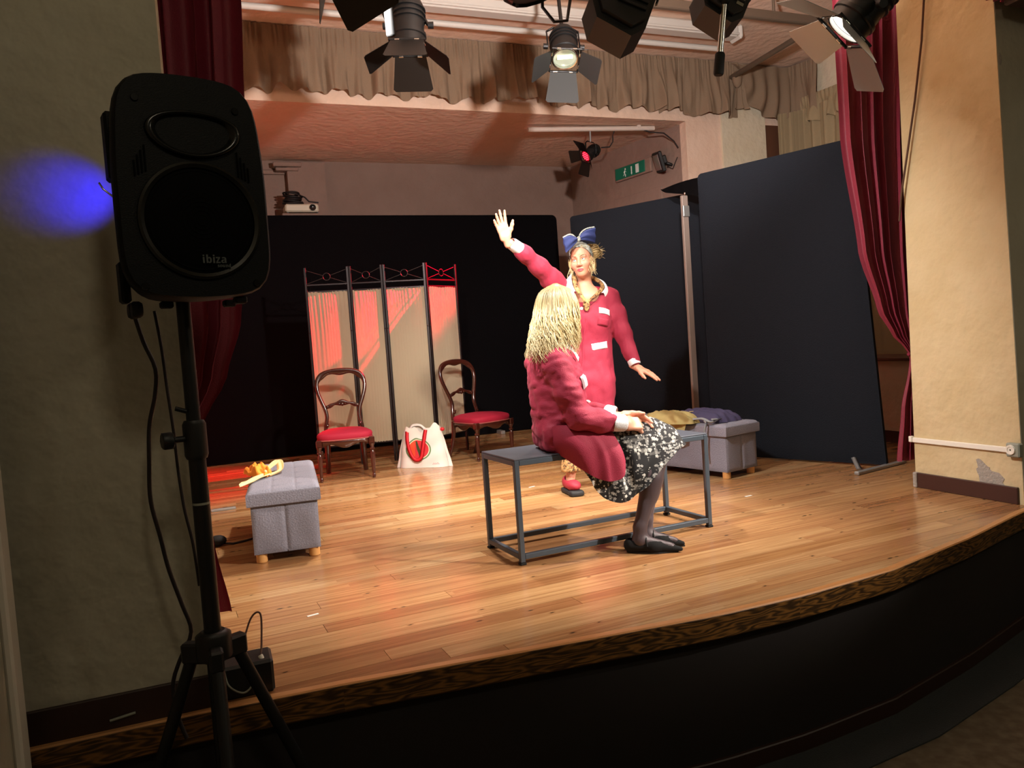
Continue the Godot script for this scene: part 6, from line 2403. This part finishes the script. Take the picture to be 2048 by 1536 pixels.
		var shoe := part("shoe", mm, MT.shoe_red, o, true)
		var so := SDF.new()
		so.rbox(q[0] + Vector3(0, 0.017, 0) + d * 0.045, Vector3(0.044, 0.017, 0.105), 0.012, 0.01, sb)
		so.ell(q[0] + Vector3(0, 0.017, 0) + d * 0.12, Vector3(0.044, 0.018, 0.035), 0.02, sb)
		for k in 5:
			so.rbox(q[0] + Vector3(0, 0.0, 0) + d * (-0.04 + k * 0.042), Vector3(0.06, 0.006, 0.005), 0.002, 0.003, sb, -1)
		var ms := MB.new()
		so.nets(ms, q[0] - Vector3(0.17, 0.01, 0.16), q[0] + Vector3(0.17, 0.05, 0.22), 0.005)
		part("sole", ms, MT.sole_black, shoe, true)
	# hair pulled back under a scarf
	var hb := SDF.new()
	var g := func(x: float, y: float, z: float) -> Vector3: return ho + HB * (Vector3(x, y, z) * 0.93)
	hb.ell(g.call(0, 0.046, -0.030), Vector3(0.076, 0.096, 0.090) * 0.93, 0.02, HB)
	hb.ell(g.call(0.058, 0.060, -0.085), Vector3(0.048, 0.042, 0.042), 0.02, HB)
	hb.ell(g.call(0.04, -0.02, -0.075), Vector3(0.04, 0.05, 0.03), 0.03, HB)
	hb.rbox(g.call(0, 0.0, 0.062), Vector3(0.09, 0.2, 0.055), 0.01, 0.01, HB, -1)
	var hm := MB.new()
	hm.colored = true
	hm.col = lin("c2a878")
	hb.nets(hm, ho - Vector3(0.16, 0.14, 0.16), ho + Vector3(0.2, 0.18, 0.16), 0.0055)
	var rng := RandomNumberGenerator.new()
	rng.seed = 8
	var inv := HB.transposed()
	for k in 130:
		# over the bun and the sides, and wisps beside the face
		var a := rng.randf() * TAU
		var pts := []
		if k < 70:
			var c0: Vector3 = g.call(rng.randf_range(0.02, 0.075), rng.randf_range(0.0, 0.12), -0.03)
			var c1: Vector3 = g.call(0.075 + 0.04 * cos(a), 0.06 + 0.04 * sin(a), -0.115 + rng.randf_range(-0.02, 0.02))
			var c2: Vector3 = c1 + HB * Vector3(rng.randf_range(0.0, 0.035), rng.randf_range(-0.03, 0.03), rng.randf_range(-0.03, 0.015))
			for i in 9:
				pts.append(along([c0, c0.lerp(c1, 0.5) + HB * Vector3(0.022, 0.01, -0.01), c1, c2], i / 8.0))
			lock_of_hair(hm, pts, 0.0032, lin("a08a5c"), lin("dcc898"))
		else:
			var sx := -1.0 if k < 98 else 1.0
			var st: Vector3 = g.call(sx * rng.randf_range(0.060, 0.076), rng.randf_range(0.01, 0.035), rng.randf_range(-0.02, 0.035))
			var en: Vector3 = st + Vector3(sx * rng.randf_range(-0.01, 0.028), -rng.randf_range(0.06, 0.125), rng.randf_range(-0.02, 0.03))
			for i in 9:
				var u := i / 8.0
				pts.append(st.lerp(en, u) + Vector3(sx * 0.012 * sin(u * 5.0 + a), 0, 0.008 * sin(u * 6.0 + a * 2.0)))
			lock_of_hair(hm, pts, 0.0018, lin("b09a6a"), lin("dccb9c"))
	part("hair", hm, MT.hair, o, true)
	# scarf band round the head
	var rows := []
	var A := Vector3(0, 0.80, 0.60)
	var Bn := Vector3(1, 0, 0).cross(A).normalized()
	for j in 7:
		var row := PackedVector3Array()
		var v := (j / 6.0 - 0.5)
		for i in 64:
			var th := TAU * i / 64.0
			var dir := A * cos(th) + Vector3(1, 0, 0) * sin(th)
			var r := Vector3(0.0805, 0.103, 0.101)
			var w := 0.066 * (0.78 + 0.22 * cos(th))
			var off := dir + Bn * v * w / 0.095
			off = off.normalized()
			var p := off * r * (1.0 + 0.02 * cos(v * 5.0)) + Vector3(0, 0.045, -0.014)
			p += off * 0.003 * sin(th * 17.0 + v * 9.0)
			row.append(g.call(p.x, p.y, p.z))
		rows.append(row)
	part("head_scarf", MB.new().grid(rows, true), MT.scarf, o, true)
	# bow of two stuffed loops and a knot
	var K := Vector3(2.258, 1.637, -4.435)
	part("bow_loop", bow_loop(K, [Vector3(2.204, 1.660, -4.43), Vector3(2.158, 1.647, -4.44)], [Vector3(2.214, 1.585, -4.43), Vector3(2.177, 1.553, -4.44)]), MT.navy_cloth, o, true)
	part("bow_loop", bow_loop(K + Vector3(0.012, 0.001, 0), [Vector3(2.316, 1.690, -4.44), Vector3(2.398, 1.712, -4.45)], [Vector3(2.322, 1.622, -4.43), Vector3(2.388, 1.612, -4.44)]), MT.navy_cloth, o, true)
	part("bow_edge", MB.new().tube(resample([K + Vector3(-0.01, 0.012, -0.004), Vector3(2.225, 1.665, -4.437), Vector3(2.200, 1.667, -4.44), Vector3(2.162, 1.650, -4.445)], 12), 0.005, 6), MT.scarf, o, true)
	part("bow_edge", MB.new().tube(resample([K + Vector3(0.015, 0.014, -0.004), Vector3(2.30, 1.685, -4.447), Vector3(2.34, 1.706, -4.45), Vector3(2.396, 1.716, -4.455)], 12), 0.005, 6), MT.scarf, o, true)
	part("bow_knot", MB.new().ball(K + Vector3(0.004, -0.002, 0.012), Vector3(0.014, 0.018, 0.014), 12), MT.scarf, o, true)
	part("ear_ring", MB.new().ball(g.call(0.078, -0.036, 0.004), Vector3(0.006, 0.007, 0.006), 10), MT.pearl, o, true)


func resample(pts: Array, n: int) -> Array:
	var out := []
	for i in n:
		out.append(along(pts, i / float(n - 1)))
	return out


func taper_list(n: int, a: float, b: float) -> Array:
	var out := []
	for i in n:
		var k := i / float(n - 1)
		out.append(lerpf(a, b, pow(k, 2.0)) * (0.75 + 0.25 * sin(PI * minf(1.0, k * 2.0 + 0.2))))
	return out


func ribbon_between(a: Array, b: Array) -> MB:
	var rows := []
	for j in 9:
		var v := j / 8.0
		var row := PackedVector3Array()
		for i in 25:
			var u := i / 24.0
			row.append(along(a, u).lerp(along(b, u), v) + Vector3(0, 0.012, 0.008) * sin(PI * v))
		rows.append(row)
	return MB.new().grid(rows)


# rectangular patch of cloth that follows the body
func patch(S: SDF, from: Vector3, dir: Vector3, w: float, h: float, roll: float, called: String, m: Material, par: Node3D) -> void:
	var keep := S.wrinkle
	S.wrinkle = 0.0
	var t := lay(S, from, dir)
	if S.d(t.origin) > 0.01:
		S.wrinkle = keep
		return
	var b := t.basis * Basis(Vector3(0, 0, 1), roll)
	var rows := []
	for j in 9:
		var row := PackedVector3Array()
		for i in 9:
			var p := t.origin + b * Vector3((i / 8.0 - 0.5) * w, (0.5 - j / 8.0) * h, 0.04)
			p = S.hit(p, -t.basis.z)
			if p.distance_to(t.origin) > 0.15:
				p = t.origin
			var rim := 0.0035 + keep * 0.75 if (i % 8 != 0 and j % 8 != 0) else 0.0005
			row.append(p + t.basis.z * rim)
		rows.append(row)
	S.wrinkle = keep
	part(called, MB.new().grid(rows), m, par, true)


func bow_loop(k: Vector3, top: Array, bot: Array) -> MB:
	var rows := []
	var tp := [k + Vector3(0, 0.010, 0)] + top
	var bt := [k - Vector3(0, 0.010, 0)] + bot
	for j in 17:
		var u := j / 16.0
		var a := along(tp, u)
		var b := along(bt, u)
		var ring := PackedVector3Array()
		for i in 28:
			var an := TAU * i / 28.0
			var c := cos(an)
			var p := a.lerp(b, 0.5 - 0.5 * c)
			var fat := (0.008 + 0.022 * sin(PI * pow(u, 0.8))) * sin(an)
			p.z += fat + 0.005 * sin(c * 6.0 + u * 3.0)
			ring.append(p)
		rows.append(ring)
	return MB.new().grid(rows, true, true)


func build_seated() -> void:
	var o := thing("person", "blonde woman in red smock and flowered skirt sitting on the metal bench", "person", Vector3(1.70, 0, -3.2))
	var F := Vector3(0.985, 0, 0.17)
	var R := Vector3(-0.17, 0, 0.985)
	var TB := Basis(-R, Vector3.UP, F)
	var body := MB.new()
	body.colored = true
	body.col = lin(SKIN)
	# head turned away, towards the standing woman
	var hz := Vector3(0.80, 0.08, -0.60).normalized()
	var hx := Vector3(0.03, 1, 0.0).cross(hz).normalized()
	var HB := Basis(hx, hz.cross(hx), hz)
	var ho := Vector3(1.572, 1.128, -3.345)
	var hs := SDF.new()
	head_shape(hs, ho, HB, 0.93)
	hs.cap(Vector3(1.53, 0.93, -3.345), ho + HB * Vector3(0, -0.02, -0.025), 0.052, 0.046, 0.03)
	hs.nets(body, Vector3(1.42, 0.90, -3.50), Vector3(1.72, 1.28, -3.20), 0.005, face_paint(ho, HB, 0.93))
	var bs := SDF.new()
	bs.ell(Vector3(1.53, 0.80, -3.35), Vector3(0.145, 0.18, 0.095), 0.05, TB)
	bs.ell(Vector3(1.53, 0.61, -3.35), Vector3(0.15, 0.12, 0.10), 0.05, TB)
	bs.chain([Vector3(1.50, 0.91, -3.21), Vector3(1.545, 0.645, -3.145), Vector3(1.735, 0.603, -3.105)], [0.045, 0.036, 0.025])
	bs.chain([Vector3(1.53, 0.91, -3.49), Vector3(1.60, 0.665, -3.44), Vector3(1.755, 0.638, -3.215)], [0.045, 0.036, 0.025])
	bs.nets(body, Vector3(1.36, 0.46, -3.58), Vector3(1.80, 1.02, -3.05), 0.014)
	var h1 := SDF.new()
	hand(h1, Vector3(1.758, 0.600, -3.10), Vector3(0.93, -0.18, -0.14), Vector3(0.22, 0.72, -0.62), Vector3(-0.10, -0.66, -0.74), 1.0, [0.85, 0.95, 1.0, 1.05], 0.02, Vector3(0.85, 0.35, 0.35))
	hand(h1, Vector3(1.785, 0.622, -3.19), Vector3(0.80, -0.22, 0.30), Vector3(0.10, 0.80, 0.35), Vector3(0.15, -0.55, 0.80), 0.95, [0.8, 0.85, 0.9, 0.95], 0.02, Vector3(0.85, 0.35, 0.2))
	h1.nets(body, Vector3(1.70, 0.50, -3.28), Vector3(1.97, 0.70, -3.02), 0.0034)
	part("body", body, MT.skin, o, true)
	face_parts(o, ho, HB, 0.93, Vector3.ZERO)
	# legs in dark tights, one surface with the thighs under the skirt
	var lg := SDF.new()
	lg.chain([Vector3(1.60, 0.545, -3.27), Vector3(1.955, 0.488, -3.10), Vector3(1.880, 0.335, -3.080), Vector3(1.790, 0.115, -3.068), Vector3(1.785, 0.06, -3.065)], [0.058, 0.046, 0.047, 0.029, 0.030], 0.02)
	lg.ell(Vector3(1.862, 0.315, -3.078), Vector3(0.044, 0.10, 0.046), 0.03)
	lg.chain([Vector3(1.60, 0.545, -3.40), Vector3(1.975, 0.490, -3.20), Vector3(1.925, 0.335, -3.165), Vector3(1.865, 0.125, -3.135), Vector3(1.86, 0.06, -3.13)], [0.058, 0.046, 0.046, 0.029, 0.030], 0.02)
	for q in [[Vector3(1.785, 0.05, -3.065), Vector3(1.90, 0.026, -2.985)], [Vector3(1.86, 0.05, -3.13), Vector3(1.965, 0.026, -3.055)]]:
		lg.cap(q[0], q[1], 0.032, 0.018, 0.03)
	var lm := MB.new()
	lg.nets(lm, Vector3(1.50, 0.0, -3.50), Vector3(2.10, 0.64, -2.94), 0.009)
	part("tights", lm, MT.stocking, o, true)
	# pointed flat shoes with a strap
	for q in [[Vector3(1.752, 0.0, -3.09), Vector3(1.938, 0.0, -2.955)], [Vector3(1.832, 0.0, -3.155), Vector3(2.0, 0.0, -3.03)]]:
		var a: Vector3 = q[0]
		var b: Vector3 = q[1]
		var d := (b - a).normalized()
		var sd := Vector3.UP.cross(d)
		var sb := Basis(sd, Vector3.UP, d)
		var sh := SDF.new()
		sh.cap(a + Vector3(0, 0.034, 0), a + Vector3(0, 0.030, 0) + d * 0.10, 0.036, 0.036, 0.02)
		sh.cap(a + Vector3(0, 0.028, 0) + d * 0.10, b + Vector3(0, 0.014, 0) - d * 0.008, 0.036, 0.011, 0.02)
		sh.ell(a + Vector3(0, 0.072, 0) + d * 0.062, Vector3(0.029, 0.040, 0.082), 0.006, sb, -1)
		sh.rbox(a + Vector3(0, -0.05, 0) + d * 0.1, Vector3(0.1, 0.055, 0.3), 0.004, 0.004, sb, -1)
		var mm := MB.new()
		sh.nets(mm, a.min(b) - Vector3(0.07, 0.01, 0.07), a.max(b) + Vector3(0.07, 0.09, 0.07), 0.0055)
		var shoe := part("shoe", mm, MT.suede_black, o, true)
		var so := PackedVector2Array()
		for i in 24:
			var an := TAU * i / 24.0
			var z := sin(an)
			var wd := 0.034 if z < 0.2 else lerpf(0.034, 0.008, (z - 0.2) / 0.8)
			so.append(Vector2(cos(an) * wd, 0.094 + z * 0.118))
		var sm2 := MB.new().at(Transform3D(Basis(sd, d, -Vector3.UP), a))
		sm2.prism(so, -0.007, 0.0)
		part("sole", sm2, MT.sole_black, shoe, true)
		part("strap", MB.new().tube(resample([a + d * 0.075 + sd * 0.037 + Vector3(0, 0.035, 0), a + d * 0.070 + sd * 0.026 + Vector3(0, 0.066, 0), a + d * 0.068 + Vector3(0, 0.083, 0), a + d * 0.070 - sd * 0.026 + Vector3(0, 0.066, 0), a + d * 0.075 - sd * 0.037 + Vector3(0, 0.035, 0)], 14), 0.0045, 6), MT.suede_black, shoe, true)
		part("strap_button", MB.new().ball(a + d * 0.078 + sd * 0.038 + Vector3(0, 0.036, 0), Vector3(0.008, 0.008, 0.006), 10), MT.suede_black, shoe, true)
	# skirt: far hem, over the thighs, near hem
	var ridge := [Vector3(1.56, 0.605, -3.20), Vector3(1.684, 0.605, -3.19), Vector3(1.767, 0.603, -3.17), Vector3(1.864, 0.600, -3.15), Vector3(1.948, 0.592, -3.12), Vector3(2.012, 0.555, -3.085), Vector3(2.030, 0.495, -3.055)]
	var hem := [Vector3(1.540, 0.445, -3.15), Vector3(1.570, 0.360, -3.125), Vector3(1.611, 0.290, -3.10), Vector3(1.662, 0.251, -3.08), Vector3(1.728, 0.245, -3.06), Vector3(1.798, 0.288, -3.04), Vector3(1.879, 0.372, -3.02), Vector3(1.958, 0.460, -3.02)]
	var far := []
	var farhem := []
	for i in 8:
		var k := i / 7.0
		far.append(along(ridge, k) + Vector3(0.03, -0.006, -0.21))
		farhem.append(along(hem, k) + Vector3(0.09, lerpf(0.05, 0.03, k), -0.25 + 0.04 * k))
	var m1 := []
	var m2 := []
	for i in 8:
		var k := i / 7.0
		m1.append(along(ridge, k).lerp(along(hem, k), 0.30) + Vector3(0.015 * k, 0.0, 0.040))
		m2.append(along(ridge, k).lerp(along(hem, k), 0.68) + Vector3(0.01 * k, 0.0, 0.034))
	var mid := []
	for i in 8:
		mid.append(along(ridge, i / 7.0).lerp(far[i], 0.5) + Vector3(0, 0.004, 0))
	var runs := [farhem, far, mid, ridge, m1, m2, hem]
	var sk := draped_sheet(runs, 90, 70, func(u: float, v: float) -> Vector3:
		var h := smoothstep(0.55, 1.0, v)
		var fold := sin(u * 19.0 + v * 5.0) * 0.010 + sin(u * 41.0 + 2.0 * v) * 0.004
		var tuck := -0.028 * exp(-pow((u - 0.30 - (v - 0.62) * 0.9) / 0.05, 2.0)) * smoothstep(0.55, 0.68, v) * (1.0 - smoothstep(0.85, 0.98, v))
		return Vector3(0.1, 0.0, 1.0) * (fold * h + tuck) + Vector3(0, 0.004 * sin(u * 23.0) * (1.0 - h), 0))
	# close the front over the knees
	var capr := []
	for j in 6:
		var row := PackedVector3Array()
		var t := j / 5.0
		for i in 71:
			var v := i / 70.0
			var col := []
			for r in runs:
				col.append(along(r, 1.0))
			var p := along(col, v)
			row.append(p.lerp(Vector3(1.99, 0.50, -3.14), t) + Vector3(0.012, 0, 0.0) * sin(PI * t))
		capr.append(row)
	sk.grid(capr)
	part("skirt", sk, MT.floral, o, true)
	# smock
	var S := SDF.new()
	S.ell(Vector3(1.535, 0.80, -3.35), Vector3(0.165, 0.185, 0.128), 0.05, TB)
	S.ell(Vector3(1.60, 0.79, -3.33), Vector3(0.11, 0.09, 0.075), 0.06, TB)
	S.cap(Vector3(1.495, 0.905, -3.225), Vector3(1.52, 0.905, -3.47), 0.068, 0.068, 0.06)
	S.ell(Vector3(1.55, 0.635, -3.345), Vector3(0.17, 0.15, 0.135), 0.06, TB)
	S.rbox(Vector3(1.545, 0.545, -3.34), Vector3(0.15, 0.065, 0.115), 0.04, 0.05, TB)
	S.chain([Vector3(1.49, 0.895, -3.205), Vector3(1.515, 0.76, -3.165), Vector3(1.555, 0.645, -3.140), Vector3(1.64, 0.622, -3.12), Vector3(1.715, 0.606, -3.108)], [0.068, 0.060, 0.056, 0.050, 0.042], 0.035)
	S.chain([Vector3(1.52, 0.895, -3.49), Vector3(1.60, 0.67, -3.44), Vector3(1.70, 0.645, -3.28), Vector3(1.742, 0.642, -3.225)], [0.066, 0.055, 0.046, 0.040], 0.03)
	S.ell(Vector3(1.560, 1.005, -3.345), Vector3(0.075, 0.085, 0.075), 0.012, TB, -1)
	S.rbox(Vector3(1.55, 0.43, -3.34), Vector3(0.4, 0.056, 0.4), 0.005, 0.004, Basis(), -1)
	cloth_noise(S, 0.008, Vector3(6, 15, 8), 13)
	var sm := MB.new()
	S.nets(sm, Vector3(1.33, 0.46, -3.62), Vector3(1.84, 1.02, -3.02), 0.0085)
	# the tail of the smock hangs over the bench
	var top := [Vector3(1.421, 0.575, -3.30), Vector3(1.450, 0.61, -3.20), Vector3(1.507, 0.612, -3.165), Vector3(1.598, 0.604, -3.150), Vector3(1.700, 0.592, -3.145)]
	var tmid := [Vector3(1.430, 0.520, -3.29), Vector3(1.452, 0.537, -3.18), Vector3(1.511, 0.524, -3.125), Vector3(1.601, 0.505, -3.095), Vector3(1.668, 0.490, -3.075), Vector3(1.722, 0.495, -3.075)]
	var themp := [Vector3(1.450, 0.486, -3.28), Vector3(1.478, 0.466, -3.185), Vector3(1.538, 0.409, -3.135), Vector3(1.596, 0.366, -3.095), Vector3(1.654, 0.348, -3.065), Vector3(1.712, 0.366, -3.055), Vector3(1.737, 0.432, -3.060)]
	var tail := draped_sheet([top, tmid, themp], 60, 30, func(u: float, v: float) -> Vector3:
		return Vector3(0, 0, 1) * (0.010 * sin(u * 15.0 + v * 2.0) * v + 0.018 * exp(-pow((u - 0.72 + 0.1 * v) / 0.06, 2.0)) * v))
	sm.join(tail)
	var smock := part("smock", sm, MT.smock, o, true)
	patch(S, Vector3(1.675, 0.800, -2.9), Vector3(-0.15, 0, -1).normalized(), 0.04, 0.065, 0.3, "white_patch", MT.white_cotton, smock)
	var bt := lay(S, Vector3(1.69, 0.70, -2.9), Vector3(-0.05, 0, -1).normalized())
	part("button", MB.new().at(bt * Transform3D(Basis(Vector3(1, 0, 0), Vector3(0, 0, 1), Vector3(0, -1, 0)), Vector3.ZERO)).lathe([Vector2(0.0, 0.005), Vector2(0.008, 0.005), Vector2(0.011, 0.0035), Vector2(0.011, -0.002)], 16), MT.pearl, smock, true)
	part("cuff", MB.new().tube([Vector3(1.708, 0.608, -3.110), Vector3(1.714, 0.607, -3.108), Vector3(1.758, 0.600, -3.102), Vector3(1.766, 0.599, -3.101)], [0.044, 0.047, 0.044, 0.037], 24, false, 0.9), MT.white_cotton, o, true)
	part("cuff", MB.new().tube([Vector3(1.738, 0.643, -3.230), Vector3(1.742, 0.642, -3.225), Vector3(1.772, 0.636, -3.205), Vector3(1.778, 0.635, -3.20)], [0.041, 0.044, 0.040, 0.034], 24, false, 0.9), MT.white_cotton, o, true)
	part("collar", ribbon_between([Vector3(1.475, 0.990, -3.30), Vector3(1.530, 0.995, -3.265), Vector3(1.575, 0.972, -3.252), Vector3(1.622, 0.910, -3.250)], [Vector3(1.462, 0.958, -3.28), Vector3(1.525, 0.968, -3.225), Vector3(1.578, 0.945, -3.222), Vector3(1.612, 0.895, -3.235)]), MT.white_cotton, o, true)
	# long wavy hair
	var hb := SDF.new()
	hb.ell(Vector3(1.562, 1.152, -3.335), Vector3(0.094, 0.116, 0.100), 0.03)
	hb.ell(Vector3(1.535, 1.045, -3.31), Vector3(0.098, 0.11, 0.085), 0.05)
	hb.ell(ho + HB * Vector3(0, 0.0, 0.10), Vector3(0.05, 0.09, 0.06), 0.02, HB, -1)
	var hm := MB.new()
	hm.colored = true
	hm.col = lin("8a7850")
	hb.nets(hm, Vector3(1.40, 0.90, -3.48), Vector3(1.70, 1.29, -3.18), 0.008)
	var rng := RandomNumberGenerator.new()
	rng.seed = 21
	var fa := atan2(-0.60, 0.80)
	for k in 620:
		var a := fa + rng.randf_range(0.75, TAU - 0.75)
		var yend := rng.randf_range(0.885, 0.99) + 0.04 * absf(sin(a - fa))
		var ph := a * 3.0 + rng.randf_range(-1.5, 1.5)
		var wn := rng.randf_range(32.0, 50.0)
		var big := rng.randf_range(0.7, 1.35)
		var lay_r := rng.randf_range(0.95, 1.05)
		var pts := []
		for i in 19:
			var u := i / 18.0
			var y := lerpf(1.270, yend, pow(u, 1.05))
			var rr := 0.100 * sqrt(maxf(0.02, 1.0 - pow((y - 1.152) / 0.122, 2.0))) if y > 1.152 else lerpf(0.100, 0.116, clampf((1.152 - y) / 0.2, 0.0, 1.0))
			var cx := 1.566 - 0.062 * clampf((1.16 - y) / 0.22, 0.0, 1.0)
			var cz := -3.335 + 0.055 * clampf((1.16 - y) / 0.22, 0.0, 1.0)
			var wv := smoothstep(0.2, 0.8, u) * big * 1.35
			var aa := a + 0.11 * wv * sin(y * wn + ph)
			rr = rr * lay_r + 0.009 * wv * cos(y * wn + ph)
			if u < 0.12:
				rr *= 0.35 + 0.65 * u / 0.12
			pts.append(Vector3(cx + cos(aa) * rr, y, cz + sin(aa) * rr * 0.94))
		var shade := pow(rng.randf(), 1.3)
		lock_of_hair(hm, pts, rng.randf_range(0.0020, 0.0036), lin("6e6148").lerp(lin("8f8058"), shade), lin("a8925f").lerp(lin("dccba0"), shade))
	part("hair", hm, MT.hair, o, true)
